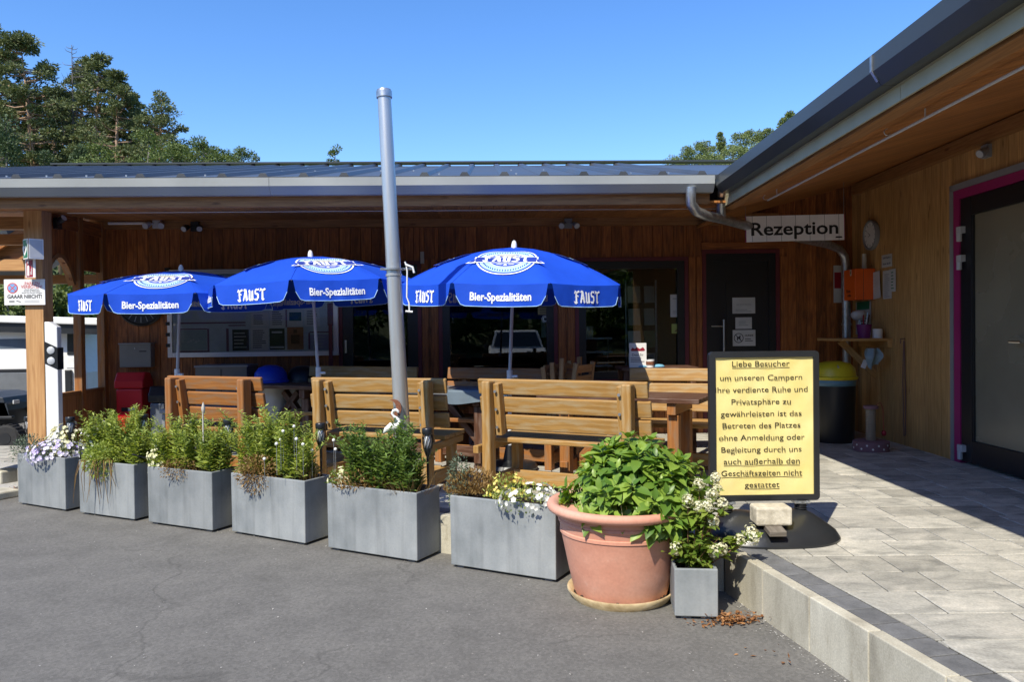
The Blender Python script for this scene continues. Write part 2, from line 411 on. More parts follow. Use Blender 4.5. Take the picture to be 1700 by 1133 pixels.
def asphalt_wear(m):
    """coarse aggregate speckle and a few hairline cracks"""
    nt = m.node_tree; N, L = nt.nodes.new, nt.links.new; b = nt.nodes['Principled BSDF']
    src = b.inputs['Base Color'].links[0].from_socket
    tc = N('ShaderNodeTexCoord')
    vo = N('ShaderNodeTexVoronoi'); vo.inputs['Scale'].default_value = 75; L(tc.outputs['Object'], vo.inputs['Vector'])
    mr = N('ShaderNodeMapRange'); mr.inputs['To Min'].default_value = .80; mr.inputs['To Max'].default_value = 1.22; L(vo.outputs['Color'], mr.inputs['Value'])
    hs = N('ShaderNodeHueSaturation'); L(src, hs.inputs['Color']); L(mr.outputs[0], hs.inputs['Value'])
    nz = N('ShaderNodeTexNoise'); nz.inputs['Scale'].default_value = 1.6; nz.inputs['Detail'].default_value = 6; L(tc.outputs['Object'], nz.inputs['Vector'])
    mx = N('ShaderNodeVectorMath'); mx.operation = 'MULTIPLY_ADD'; L(nz.outputs['Color'], mx.inputs[0]); mx.inputs[1].default_value = (1.1, 1.1, 0); L(tc.outputs['Object'], mx.inputs[2])
    ed = N('ShaderNodeTexVoronoi'); ed.feature = 'DISTANCE_TO_EDGE'; ed.inputs['Scale'].default_value = .42; L(mx.outputs[0], ed.inputs['Vector'])
    cr = N('ShaderNodeMapRange'); cr.inputs['From Min'].default_value = .0; cr.inputs['From Max'].default_value = .007; cr.inputs['To Min'].default_value = .74; cr.inputs['To Max'].default_value = 1.0; L(ed.outputs['Distance'], cr.inputs['Value'])
    n2 = N('ShaderNodeTexNoise'); n2.inputs['Scale'].default_value = .8; L(tc.outputs['Object'], n2.inputs['Vector'])
    ms = N('ShaderNodeMapRange'); ms.inputs['From Min'].default_value = .48; ms.inputs['From Max'].default_value = .56; L(n2.outputs['Fac'], ms.inputs['Value'])
    mm = N('ShaderNodeMix'); mm.data_type = 'FLOAT'; mm.inputs[2].default_value = 1.0; L(ms.outputs[0], mm.inputs[0]); L(cr.outputs[0], mm.inputs[3])
    h2 = N('ShaderNodeHueSaturation'); L(hs.outputs[0], h2.inputs['Color']); L(mm.outputs[0], h2.inputs['Value'])
    fl = N('ShaderNodeTexVoronoi'); fl.inputs['Scale'].default_value = 13; L(tc.outputs['Object'], fl.inputs['Vector'])
    fr = N('ShaderNodeMapRange'); fr.inputs['From Min'].default_value = .05; fr.inputs['From Max'].default_value = .07; fr.inputs['To Min'].default_value = .7; fr.inputs['To Max'].default_value = 0; L(fl.outputs['Distance'], fr.inputs['Value'])
    fm = N('ShaderNodeMixRGB'); fm.inputs[2].default_value = (.30, .28, .24, 1); L(fr.outputs[0], fm.inputs[0]); L(h2.outputs[0], fm.inputs[1])
    L(fm.outputs[0], b.inputs['Base Color'])
asphalt_wear(K['asphalt'])
K['paver'] = noisy('concrete_slabs', [(.25, (.18, .177, .16)), (.48, (.37, .357, .312)), (.75, (.53, .50, .43))], scale=2.6, rough=.8, stretch=(1.5, 3.2, 1), bump=.3, bdist=.001, island=.21, fine=.18, fscale=110, distort=.7, blot=(9, .58, .8, (.23, .215, .18)))
K['paver_dark'] = noisy('dark_edging', [(.3, (.105, .107, .11)), (.7, (.17, .172, .175))], scale=12, rough=.85, bump=.3, bdist=.001, island=.14, fine=.16, fscale=150)
K['joint'] = noisy('joint_sand', [(.3, (.03, .029, .027)), (.7, (.075, .07, .06))], scale=40, rough=.95)
K['concrete'] = noisy('wall_concrete', [(.25, (.29, .265, .205)), (.5, (.44, .41, .325)), (.8, (.56, .53, .43))], scale=3.2, rough=.85, stretch=(2.2, 2.2, .7), bump=.3, bdist=.001, island=.08, fine=.16, fscale=140, blot=(5, .6, .78, (.24, .20, .13)))
K['planter'] = noisy('fibre_cement', [(.28, (.16, .177, .184)), (.5, (.24, .257, .262)), (.72, (.315, .330, .330))], scale=2.6, rough=.55, stretch=(1.3, 1.3, .9), bump=.12, bdist=.003, fine=.05, fscale=90, blot=(6, .62, .9, (.42, .43, .42)), objrand=.14, streak=.16)
K['soil'] = noisy('potting_soil', [(.3, (.02, .014, .009)), (.7, (.06, .042, .028))], scale=60, rough=.95, bump=.8)
K['terracotta'] = noisy('terracotta_plastic', [(.28, (.54, .235, .155)), (.5, (.63, .31, .215)), (.75, (.69, .39, .29))], scale=2.2, rough=.62, stretch=(1, 1, 1.6), bump=.1, bdist=.003, fine=.06, fscale=60, blot=(9, .62, .85, (.64, .47, .38)))
K['saucer'] = noisy('stained_saucer', [(.3, (.33, .23, .11)), (.6, (.66, .52, .30)), (.8, (.74, .63, .42))], scale=9, rough=.6)
K['canopy'] = fabric('blue_canvas', (.010, .082, .62), trans=.18)
K['canvas_white'] = plain('white_print', (.86, .88, .9), .7, dirt=.03)
K['canopy_dark'] = plain('dark_blue_print', (.010, .035, .30), .7)
K['poster'] = noisy('yellow_poster', [(.3, (.76, .62, .21)), (.7, (.84, .72, .32))], scale=4, rough=.35, bump=.35, bdist=.012, detail=3, spec=.5)
K['glass'] = glass('window_glass')
K['glass_dim'] = plain('frosted_film', (.22, .20, .14), .25, dirt=.2, dscale=1.5, spec=.7)
K['acrylic'] = glass('acrylic_cover', tint=(.9, .92, .93), refl=.8)
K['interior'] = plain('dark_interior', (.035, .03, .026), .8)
K['leaf_shrub'] = leafy('willow_leaf', (.15, .225, .036), (.46, .53, .14))
K['leaf_fresh'] = leafy('fresh_leaf', (.09, .16, .02), (.26, .33, .06))
K['leaf_dark'] = leafy('deep_green_leaf', (.065, .13, .028), (.22, .32, .075))
K['leaf_hyd'] = leafy('hydrangea_leaf', (.075, .165, .022), (.27, .39, .06), rough=.4, trans=.25)
K['leaf_pine'] = leafy('pine_needles', (.060, .085, .030), (.200, .225, .090), trans=.15, rough=.6)
K['leaf_decid'] = leafy('broad_leaf', (.055, .090, .022), (.185, .235, .065), trans=.2, rough=.6)
K['leaf_far'] = leafy('hazed_hill_leaf', (.085, .125, .040), (.26, .31, .11), trans=.15, rough=.7)  # distance haze put into the leaf colour: paler than the nearer trees
K['leaf_fir'] = leafy('fir_needles', (.036, .066, .026), (.12, .165, .066), trans=.12, rough=.6)
K['dry'] = leafy('dry_straw', (.15, .08, .025), (.36, .24, .09), trans=.2)
K['dryleaf'] = leafy('fallen_leaf', (.16, .06, .02), (.42, .22, .09), trans=.15)
K['greyleaf'] = leafy('grey_green_leaf', (.07, .10, .06), (.18, .23, .15), trans=.2)
K['f_white'] = leafy('white_petal', (.72, .72, .66), (.9, .9, .84), trans=.25)
K['f_cream'] = leafy('cream_petal', (.66, .64, .36), (.86, .84, .58), trans=.25)
K['f_yellow'] = leafy('yellow_petal', (.66, .55, .10), (.85, .76, .25), trans=.25)
K['f_lilac'] = leafy('lilac_petal', (.52, .42, .74), (.90, .88, .90), trans=.25)
K['f_panicle'] = leafy('panicle_petal', (.52, .50, .28), (.84, .83, .66), trans=.25)
K['stem'] = plain('green_stem', (.07, .10, .03), .6)
K['bark_pine'] = noisy('pine_bark', [(.3, (.20, .12, .075)), (.7, (.46, .31, .21))], scale=3, rough=.9, stretch=(1, 1, .3))
K['bark_grey'] = noisy('grey_bark', [(.3, (.09, .08, .07)), (.7, (.22, .2, .18))], scale=3, rough=.9, stretch=(1, 1, .3))
K['grass'] = noisy('meadow', [(.3, (.035, .06, .015)), (.7, (.10, .12, .04))], scale=.4, rough=.95)
K['gravel'] = noisy('pale_gravel', [(.3, (.30, .29, .27)), (.7, (.5, .48, .44))], scale=30, rough=.9, bump=.5)
# ---------------------------------------------------------------- foliage tools
rng = np.random.default_rng(11)
def unit(a): return a/np.maximum(np.linalg.norm(a, axis=1, keepdims=True), 1e-9)
def rdir(n): return unit(rng.normal(size=(n, 3)))
SHAPES = {
    'quad': (np.array([(0, 0, 0), (.5, -.5, .06), (1, 0, 0), (.5, .5, .06)]), [(0, 1, 2, 3)]),
    'lance': (np.array([(0, 0, 0), (.4, -.5, .04), (1, 0, -.05), (.4, .5, .04)]), [(0, 1, 2, 3)]),
    'ovate': (np.array([(0, 0, 0), (.3, 0, -.02), (.68, 0, -.05), (1.05, 0, -.2), (.25, .42, .08), (.65, .40, .02), (.25, -.42, .08), (.65, -.40, .02)]),
              [(0, 1, 4), (0, 6, 1), (1, 2, 5, 4), (1, 6, 7, 2), (2, 3, 5), (2, 7, 3)]),
    'petal5': (np.array([(0, 0, -.12)] + [(.5*math.cos(a)*(1 if k % 2 == 0 else .78), .5*math.sin(a)*(1 if k % 2 == 0 else .78), .03) for k, a in enumerate([math.pi*2*i/10 for i in range(10)])]),
               [(0, 1+k, 1+(k+1) % 10) for k in range(10)]),
}
def leaves(name, P, D, Nn, Ln, Wd, mat, parent=None, shape='quad', extra=None, loc=None):
    """one mesh of many leaf-sized faces: bases P, axes D, upper sides Nn, lengths Ln, widths Wd"""
    sv, sf = SHAPES[shape]
    n, k = len(P), len(sv)
    D = unit(D); B = unit(np.cross(Nn, D)); Nn = np.cross(D, B)
    Ln = np.broadcast_to(Ln, (n,)); Wd = np.broadcast_to(Wd, (n,))
    V = (P[:, None, :] + sv[None, :, 0:1]*(D*Ln[:, None])[:, None, :] + sv[None, :, 1:2]*(B*Wd[:, None])[:, None, :]
         + sv[None, :, 2:3]*(Nn*Ln[:, None])[:, None, :]).reshape(-1, 3)
    loops = np.concatenate([np.array(f) for f in sf]); sizes = np.array([len(f) for f in sf])
    lp = (loops[None, :] + (np.arange(n)*k)[:, None]).ravel()
    sz = np.tile(sizes, n)
    me = bpy.data.meshes.new(name)
    me.vertices.add(len(V)); me.vertices.foreach_set('co', V.astype(np.float32).ravel())
    me.loops.add(len(lp)); me.loops.foreach_set('vertex_index', lp.astype(np.int32))
    me.polygons.add(len(sz)); me.polygons.foreach_set('loop_start', np.concatenate([[0], np.cumsum(sz)[:-1]]).astype(np.int32))
    me.update(calc_edges=True)
    me.polygons.foreach_set('use_smooth', [shape == 'ovate']*len(sz))
    me.materials.append(mat)
    o = bpy.data.objects.new(name, me); COL.objects.link(o)
    if parent is not None: o.parent = parent
    if loc is not None: o.location = loc
    return o
def clump_points(centres, radii, n, flat=1.0):
    """n points in each of the blobs, denser towards the outside"""
    out = []
    for c, r in zip(centres, radii):
        d = rdir(n)*(rng.random((n, 1))**.45)
        d[:, 2] *= flat
        out.append(np.asarray(c)+d*r)
    return np.concatenate(out)

# ---------------------------------------------------------------- ground, asphalt, terrace
def sm(t): t = min(1, max(0, t)); return t*t*(3-2*t)
def hill_z(x, y):
    z = 15*sm((y-34)/75)*sm((-x+4)/22)
    z += 34*sm((y-60)/110)*sm((x-2)/34)
    z += 13*sm((-y-26)/45)  # unseen rise added behind the camera, darkens what the panes mirror
    z += 9*sm((-x-45)/50)
    return z
def make_ground():
    n = 90; vs = []; fs = []
    g = [-1+2*i/n for i in range(n+1)]
    co = [math.copysign(abs(t)**1.6*480, t) for t in g]
    for y in co:
        for x in co:
            vs.append((x, y, hill_z(x, y)-.03 + (0 if hill_z(x, y) < .2 else random.uniform(-.4, .4))))
    for j in range(n):
        for i in range(n):
            a = j*(n+1)+i; fs.append((a, a+1, a+n+2, a+n+1))
    b = MB(); b.add(vs, fs); tag(b.build('ground', K['grass'], smooth=True), kind='structure')
    b = MB(); b.add([(-70, -24, 0), (70, -24, 0), (70, 14, 0), (-70, 14, 0)], [(0, 1, 2, 3)])
    tag(b.build('asphalt', K['asphalt']), kind='structure')
    b = MB(); b.add([(-30, 7.6, .004), (-4.9, 7.2, .004), (-4.9, 11.6, .004), (-30, 12.2, .004)], [(0, 1, 2, 3)])
    tag(b.build('path', K['gravel']), kind='structure')
make_ground()

U_ROW = Vector((.897, -.442, 0)); N_ROW = Vector((.442, .897, 0))      # along the planters, and away from the camera
CORNER = Vector((1.18, 4.33, 0)); LINE2 = Vector((.192, -.981, 0))     # where the kerb wall turns, and its run towards the camera
END2 = CORNER + LINE2*4.2
LEFT = CORNER - U_ROW*6.5
def clip(poly, o, n):
    out = []
    for i in range(len(poly)):
        a, b = poly[i], poly[(i+1) % len(poly)]
        da, db = (a-o).dot(n), (b-o).dot(n)
        if da >= 0: out.append(a)
        if (da >= 0) != (db >= 0): out.append(a+(b-a)*(da/(da-db)))
    return out
def make_terrace():
    N2 = Vector((-LINE2.y, LINE2.x, 0))
    if N2.x < 0: N2 = -N2
    i1, i2 = N_ROW*.066, N2*.066                            # the base stops behind the kerb wall
    k = (i2-i1).dot(N2)/U_ROW.dot(N2)
    pts = [LEFT+i1, CORNER+i1+U_ROW*k, END2+i2, Vector((6, END2.y, 0)), Vector((6, 9.6, 0)), Vector((LEFT.x, 9.6, 0))]
    b = MB()
    b.add([Vector((p.x, p.y, z)) for z in (-.05, TZ-.006) for p in pts], [tuple(range(6, 12))]+[(k, (k+1) % 6, 6+(k+1) % 6, 6+k) for k in range(6)])
    tag(b.build('terrace_base', K['joint']), kind='structure')
    # slabs in courses, three lengths mixed; edging strip of small dark blocks along both runs of the kerb wall
    b = MB(); e = MB()
    off = .215
    o1, o2 = CORNER + N_ROW*off, CORNER + N2*off
    rnd = random.Random(3)
    y = .2
    def put(m, poly):
        if len(poly) < 3: return
        c = sum(poly, Vector())/len(poly); q = [p+(c-p).normalized()*.006 for p in poly]
        t = .0
        n = len(q)
        bev = [p+(c-p).normalized()*.004 for p in q]
        vs = [Vector((p.x, p.y, TZ-.01)) for p in q]+[Vector((p.x, p.y, TZ-.003)) for p in q]+[Vector((p.x, p.y, TZ)) for p in bev]
        fs = [tuple(range(2*n, 3*n))]
        for k in range(n):
            k2 = (k+1) % n; fs += [(k, k2, n+k2, n+k), (n+k, n+k2, 2*n+k2, 2*n+k)]
        m.add(vs, fs)
    rot = WING.to_3x3()
    row = 0
    while y < 9.6:
        h = .283
        x = -6 + rnd.uniform(0, .5)
        while x < 6:
            wd = rnd.choice([.22, .28, .28, .36, .44])
            poly = [rot @ Vector(p) for p in ((x, y, 0), (x+wd, y, 0), (x+wd, y+h, 0), (x, y+h, 0))]
            x += wd
            A = clip(poly, o2, N2)
            put(b, A)
            B = clip(clip(poly, o2, -N2), o1, N_ROW) if len(poly) else []
            put(b, B)
        y += h; row += 1
    tag(b.build('paving', K['paver']), kind='structure')
    def strip(p, d, n, L):
        t = 0
        while t < L:
            l = .165+rnd.uniform(-.004, .004)
            put(e, [p+d*t+n*.075, p+d*(t+l)+n*.075, p+d*(t+l)+n*.21, p+d*t+n*.21])
            t += l
    strip(CORNER+LINE2*.02, LINE2, N2, 4.1)
    strip(LEFT, U_ROW, N_ROW, 6.38)
    tag(e.build('paving_edge', K['paver_dark']), kind='structure')
    # kerb wall of upright concrete slabs
    root = empty('kerb_wall', CORNER, 0, 'low kerb wall of weathered upright concrete slabs edging the raised terrace', 'wall')
    def run(p, d, n, L, l):
        m = MB(); t = 0
        R3 = Matrix((d, Vector((0, 0, 1)).cross(d), Vector((0, 0, 1)))).transposed()
        while t < L:
            m.box(p-CORNER+d*(t+l/2)+n*.033+Vector((0, 0, .122)), (l-.005, .062, .27+rnd.uniform(-.004, .004)), R3); t += l
        m.build('wall_run', K['concrete'], root, bevel=.005)
    run(CORNER, LINE2, N2, 4.15, .42)
    run(LEFT, U_ROW, N_ROW, 6.46, .5)
make_terrace()

# ---------------------------------------------------------------- the timber building
BLD = empty('timber_building', (0, 0, 0), 0, 'L-shaped timber clad building with deep metal roof over the terrace', 'building')
def bpart(b, name, m, parent=None, **k): return b.build(name, m, parent or BLD, **k)
WZ = 2.79                                                  # soffit height at the long wing's wall
OPEN = [(-1.70, -.76, TZ, 2.27), (-.54, .83, .90, 2.27), (1.06, 2.38, .90, 2.29), (2.57, 3.47, TZ, 2.37)]
def boards(b, x0, x1, z0, z1, y0, y1, pitch, opens, seed=1, gap=.004):
    """vertical cladding boards, cut round the openings"""
    xs = {x0, x1}; x = x0
    while x < x1: xs.add(round(x, 4)); x += pitch
    for o in opens: xs.add(o[0]); xs.add(o[1])
    xs = sorted(xs); rnd = random.Random(seed)
    for a, c in zip(xs, xs[1:]):
        if c-a < .006: continue
        segs = [(z0, z1)]
        for o in opens:
            if o[0] < (a+c)/2 < o[1]:
                ns = []
                for s in segs:
                    if o[2] > s[0]: ns.append((s[0], min(s[1], o[2])))
                    if o[3] < s[1]: ns.append((max(s[0], o[3]), s[1]))
                segs = ns
        d = rnd.uniform(0, .003)
        for s in segs:
            if s[1]-s[0] > .01: b.bx(a+gap/2, c-gap/2, y0-d, y1, s[0], s[1])
def make_building():
    # long wing: wall, corner boards, interior
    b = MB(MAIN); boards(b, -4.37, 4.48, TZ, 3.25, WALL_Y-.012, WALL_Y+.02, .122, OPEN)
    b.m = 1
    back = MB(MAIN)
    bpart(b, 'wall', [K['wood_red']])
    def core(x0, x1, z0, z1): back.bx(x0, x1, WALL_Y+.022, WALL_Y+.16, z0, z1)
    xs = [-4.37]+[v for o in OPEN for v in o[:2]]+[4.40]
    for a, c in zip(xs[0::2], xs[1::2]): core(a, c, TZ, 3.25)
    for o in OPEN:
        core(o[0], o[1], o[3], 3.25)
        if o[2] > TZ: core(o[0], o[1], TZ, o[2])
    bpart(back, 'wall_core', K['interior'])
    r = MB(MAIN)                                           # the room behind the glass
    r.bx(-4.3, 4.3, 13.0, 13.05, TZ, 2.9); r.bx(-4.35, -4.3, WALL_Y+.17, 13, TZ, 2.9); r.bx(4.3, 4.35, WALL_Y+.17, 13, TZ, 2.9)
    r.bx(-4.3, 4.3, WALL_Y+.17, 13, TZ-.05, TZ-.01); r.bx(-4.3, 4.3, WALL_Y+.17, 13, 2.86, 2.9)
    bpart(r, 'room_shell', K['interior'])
    # openings
    for k, o in enumerate(OPEN):
        is_door = k == 3
        kind = 'door' if k in (0, 3) else 'window'
        t = MB(MAIN)
        y0, y1 = WALL_Y-.03, WALL_Y+.05
        tw = .045
        t.bx(o[0]-.012, o[0]+tw-.012, y0, y1, o[2], o[3]); t.bx(o[1]-tw+.012, o[1]+.012, y0, y1, o[2], o[3])
        t.bx(o[0]-.012, o[1]+.012, y0-.003, y1, o[3], o[3]+tw)
        if o[2] > TZ+.1: t.bx(o[0]-.012, o[1]+.012, y0-.02, y1, o[2]-.035, o[2])
        fr = bpart(t, kind, K['maroon'])
        i = MB(MAIN); x0, x1, z0, z1 = o[0]+tw-.012, o[1]-tw+.012, o[2]+.002, o[3]-.002
        fw = .085 if k else .12
        i.bx(x0, x0+fw, y0+.012, y1, z0, z1); i.bx(x1-fw, x1, y0+.012, y1, z0, z1)
        i.bx(x0+fw, x1-fw, y0+.014, y1, z1-fw, z1); i.bx(x0+fw, x1-fw, y0+.014, y1, z0, z0+fw)
        bpart(i, 'frame', K['anthracite'], fr)
        if is_door:
            p = MB(MAIN); p.bx(x0+fw, x1-fw, y0+.03, y1-.02, z0+fw, z1-fw); bpart(p, 'door_leaf', K['anthracite'], fr)
            hx = onmain(1198.5, 575).x
            h = MB(MAIN); zt, zb = onmain(1198, 531).z, 1.05
            h.tube([(hx, y0-.05, zb), (hx, y0-.05, zt)], .012, 8)
            h.tube([(hx, y0-.05, zt-.08), (hx, y0+.03, zt-.08)], .008, 6); h.tube([(hx, y0-.05, zb+.06), (hx, y0+.03, zb+.06)], .008, 6)
            zl = onmain(1190, 542).z; h.tube([(hx-.005, y0-.03, zl), (hx-.14, y0-.03, zl)], .006, 6)
            bpart(h, 'door_handle', K['steel'], fr)
            p = MB(MAIN); p.bx(x0+fw+.16, x1-fw-.22, y0+.024, y0+.031, 1.0, 2.02); bpart(p, 'pane', K['black'], fr)
        else:
            p = MB(MAIN); p.bx(x0+fw, x1-fw, y0+.05, y0+.056, z0+fw, z1-fw)
            bpart(p, 'pane', K['glass'], fr)
            if k == 0:
                h = MB(MAIN); h.bx(x0+.03, x0+.05, y0-.03, y0+.013, 1.25, 1.4); bpart(h, 'door_handle', K['steel'], fr)
    # reveal timbers beside the openings
    for x0, x1 in ((-.74, -.67), (-.63, -.56), (.85, .93), (.96, 1.04), (2.40, 2.47), (2.49, 2.55), (3.49, 3.57)):
        t = MB(MAIN); t.bx(x0, x1, WALL_Y-.036, WALL_Y-.014, TZ, 2.33); bpart(t, 'door_trim', K['wood_red'])
    t = MB(MAIN); t.bx(2.55, 3.57, WALL_Y-.04, WALL_Y-.014, 2.42, 2.5)
    bpart(t, 'door_trim', K['wood_red'])
    # wall-head beam, soffit, fascia
    t = MB(MAIN); t.bx(-4.5, 3.45, WALL_Y-.10, WALL_Y-.016, WZ-.085, WZ+.04); bpart(t, 'wall_beam', K['wood_beam'])
    s = MB(MAIN); x = -6.4; rnd = random.Random(5)
    yA, zA, yB, zB = 7.27, 2.672, WALL_Y, WZ
    x = -6.4
    while x < 2.42:
        x2 = min(x+.118, 2.42)
        s.beam(((x+x2)/2, yA, zA+.02), ((x+x2)/2, yB, zB+.02), x2-x-.004, .02); x = x2
    bpart(s, 'soffit', K['wood_soffit'])
    f = MB(MAIN); f.bx(-6.45, 2.12, 7.21, 7.262, 2.662, 2.80); bpart(f, 'fascia', K['wood_beam'])
    f = MB(MAIN); f.tube([(-4.0, 7.55, 2.668), (2.35, 7.55, 2.668)], .004, 6)
    bpart(f, 'cable_rail', K['beige'])
    # gutter of the long wing
    g = MB(MAIN); X0, X1 = -6.6, 2.135
    prof = [(7.08, 2.905), (7.08, 2.828), (7.135, 2.757), (7.205, 2.757), (7.205, 2.90), (7.19, 2.90), (7.19, 2.775), (7.145, 2.775), (7.095, 2.832), (7.095, 2.905)]
    P = Matrix(((0, 0, 1, X0), (1, 0, 0, 0), (0, 1, 0, 0), (0, 0, 0, 1)))
    xs = [X0, -1.95, X1]
    for a, c in zip(xs, xs[1:]):
        P[0][3] = a+.002; g.prism(prof, c-a-.004, P)
    for x in (-1.95, 2.12):
        for z in (2.785, 2.815): g.box((x-.03, 7.1+(0 if z > 2.79 else .02), z), (.008, .008, .008))
    bpart(g, 'gutter', K['gutter_light'])
    # roof of the long wing: sheet, raised ribs, ridge flashing
    y0, z0, y1, z1 = 7.17, 2.93, 11.9, 4.03
    vx0, vx1 = 2.26, 6.0                                   # the valley where the wing roof meets it
    g = MB(MAIN); g.add([(-6.5, y0, z0), (vx0, y0, z0), (vx1, y1, z1), (-6.5, y1, z1), (-6.5, y0, z0-.04), (vx0, y0, z0-.04), (vx1, y1, z1-.04), (-6.5, y1, z1-.04)],
        [(0, 1, 2, 3), (7, 6, 5, 4), (4, 5, 1, 0), (4, 0, 3, 7), (5, 6, 2, 1), (7, 3, 2, 6)])
    x = -6.47; dz = (z1-z0)/(y1-y0)
    while x < 2.2:
        a = .024; c = .046; h = .034
        g.add([(x-c, y0, z0+.001), (x-a, y0, z0+h), (x+a, y0, z0+h), (x+c, y0, z0+.001), (x-c, y1, z1+.001), (x-a, y1, z1+h), (x+a, y1, z1+h), (x+c, y1, z1+.001)],
              [(0, 1, 5, 4), (1, 2, 6, 5), (2, 3, 7, 6), (0, 3, 2, 1)])
        x += .37
    sc = []
    g.m = 1; x = -6.47; rnd = random.Random(8)
    while x < 1.9:
        for t in (.06, .35, .62):
            if rnd.random() < .5: g.box((x+.12, y0+t*(y1-y0), z0+t*(z1-z0)+.006), (.016, .016, .014))
        x += .37
    rf = bpart(g, 'roof', [K['roof'], K['galv']])
    g = MB(MAIN); g.box((-.3, y1, z1+.045), (12.4, .16, .025)); bpart(g, 'ridge_flashing', K['gutter'], rf)
    # porch posts and the side screen at the left end
    px = -4.38
    for y, w_, z0 in ((7.64, .175, 2.76), (8.42, .085, 2.78), (8.92, .085, 2.78)):
        t = MB(MAIN); t.bx(px-w_/2, px+w_/2, y, y+w_, TZ, z0); bpart(t, 'porch_post', K['wood_post'] if y < 8 else K['wood_orange'], bevel=.006)
    t = MB(MAIN)
    t.bx(px-.03, px+.03, 7.82, 9.03, 2.60, 2.745)
    for y0_, y1_ in ((7.82, 8.41), (8.51, 8.91)):
        n = 5
        for i in range(n):
            a = y0_+(y1_-y0_)*i/n; c = y0_+(y1_-y0_)*(i+1)/n; m = ((a+c)/2-y0_)/(y1_-y0_)
            zb = 2.30-.28*max(0, (2*abs(m-.45)))**2.2 if y0_ < 8 else 2.20
            t.bx(px-.012, px+.012, a+.002, c-.002, zb, 2.60)
    bpart(t, 'side_screen', K['wood_red'])
    t = MB(MAIN)
    arc = [(px-.01, 7.80+.62*s_, 2.03+.29*math.sin(math.pi*min(1, s_*1.12))**.8) for s_ in [i/10 for i in range(1, 10)]]
    for a, c in zip(arc, arc[1:]): t.beam(a, c, .07, .045)
    bpart(t, 'arched_brace', K['wood_orange'])
    t = MB(MAIN)
    for i in range(9): t.bx(px-.012, px+.012, 7.83+i*.13, 7.83+i*.13+.126, TZ+.03, .86)
    t.bx(px-.03, px+.03, 7.83, 9.0, .862, .90)
    bpart(t, 'low_side_panel', K['wood_beam'])
    t = MB(MAIN); boards(t, 9.1, 12.4, TZ, 3.3, 0, .03, .122, [])
    t.v = [tuple(MAIN @ (Vector((-4.37+v[1]*0-.03+.0, 0, 0)) + Vector((0, (MAIN_I @ Vector(v)).x, v[2])) + Vector(((MAIN_I @ Vector(v)).y, 0, 0)))) for v in t.v]
    bpart(t, 'end_wall', K['wood_red'])
    for y in (7.7, 9.0):
        t = MB(MAIN); t.bx(-6.4, -4.5, y, y+.1, 2.54, 2.66); bpart(t, 'roof_beam', K['wood_beam'])

    # right wing: wall of vertical boards, seen from the terrace side
    D0, D1 = 5.05, 7.10                                    # double door
    doorz = 2.76
    t = MB(WING)
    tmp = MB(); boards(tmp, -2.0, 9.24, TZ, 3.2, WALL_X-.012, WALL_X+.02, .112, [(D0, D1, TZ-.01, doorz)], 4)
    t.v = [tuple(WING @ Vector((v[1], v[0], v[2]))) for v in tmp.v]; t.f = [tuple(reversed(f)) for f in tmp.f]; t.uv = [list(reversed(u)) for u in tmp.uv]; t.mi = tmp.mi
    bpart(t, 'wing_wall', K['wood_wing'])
    t = MB(WING); t.bx(WALL_X+.022, WALL_X+.15, -2, D0, TZ, 3.2); t.bx(WALL_X+.022, WALL_X+.15, D1, 9.2, TZ, 3.2); t.bx(WALL_X+.022, WALL_X+.15, D0, D1, doorz, 3.2)
    bpart(t, 'wing_wall_core', K['interior'])
    # double door
    t = MB(WING); x0 = WALL_X-.04
    t.bx(x0, x0+.06, D1-.055, D1, TZ, doorz); t.bx(x0, x0+.06, D0, D1, doorz-.055, doorz-.0)
    t.v = t.v; dr = bpart(t, 'wing_door', K['grey'])
    t = MB(WING); t.bx(x0+.004, x0+.07, D1-.15, D1-.057, TZ, doorz-.058); t.bx(x0+.004, x0+.07, D0, D1-.152, doorz-.14, doorz-.058)
    bpart(t, 'door_frame', K['magenta'], dr)
    lf = MB(WING); ya, yb, za, zb = D0+.1, D1-.155, TZ+.02, doorz-.145
    fw = .16
    lf.bx(x0+.012, x0+.075, yb-fw, yb, za, zb); lf.bx(x0+.012, x0+.075, ya, ya+fw, za, zb)
    lf.bx(x0+.014, x0+.075, ya+fw, yb-fw, zb-fw, zb); lf.bx(x0+.014, x0+.075, ya+fw, yb-fw, za, za+.2)
    lf.bx(x0+.02, x0+.07, yb-fw-.012, yb-fw, za+.2, zb-fw)
    bpart(lf, 'door_leaf', K['anthracite'], dr, bevel=.004)
    p = MB(WING); p.bx(x0+.04, x0+.05, ya+fw, yb-fw, za+.2, zb-fw); bpart(p, 'pane', K['glass_dim'], dr)
    p = MB(WING); p.bx(x0+.3, x0+.31, D0-.1, D1+.1, TZ, doorz); bpart(p, 'room_curtain', plain('sand_curtain', (.16, .13, .085), .9, dscale=1.0, dirt=.3), dr)
    hd = onwing(1694, 568)
    p = MB(WING); p.tube([(x0-.035, hd.y+.02, hd.z), (x0-.035, hd.y-.12, hd.z)], .011, 8); p.tube([(x0-.035, hd.y, hd.z), (x0+.02, hd.y, hd.z)], .01, 8)
    bpart(p, 'door_handle', K['chrome'], dr)
    for py in (389, 436, 748):
        q = onwing(1598, py); p = MB(WING)
        p.bx(x0-.03, x0+.01, D1-.235, D1-.16, q.z, q.z+.06); p.tube([(x0-.02, D1-.19, q.z-.07), (x0-.02, D1-.19, q.z)], .022, 10)
        bpart(p, 'hinge', K['lightgrey'], dr)
    # wing eave: gutter, underside, pale fascia, timber, soffit
    ex = 1.86
    g = MB(WING)
    prof = [(ex, 2.905), (ex, 2.815), (ex+.05, 2.745), (ex+.125, 2.745), (ex+.125, 2.90), (ex+.11, 2.90), (ex+.11, 2.77), (ex+.06, 2.77), (ex+.015, 2.82), (ex+.015, 2.905)]
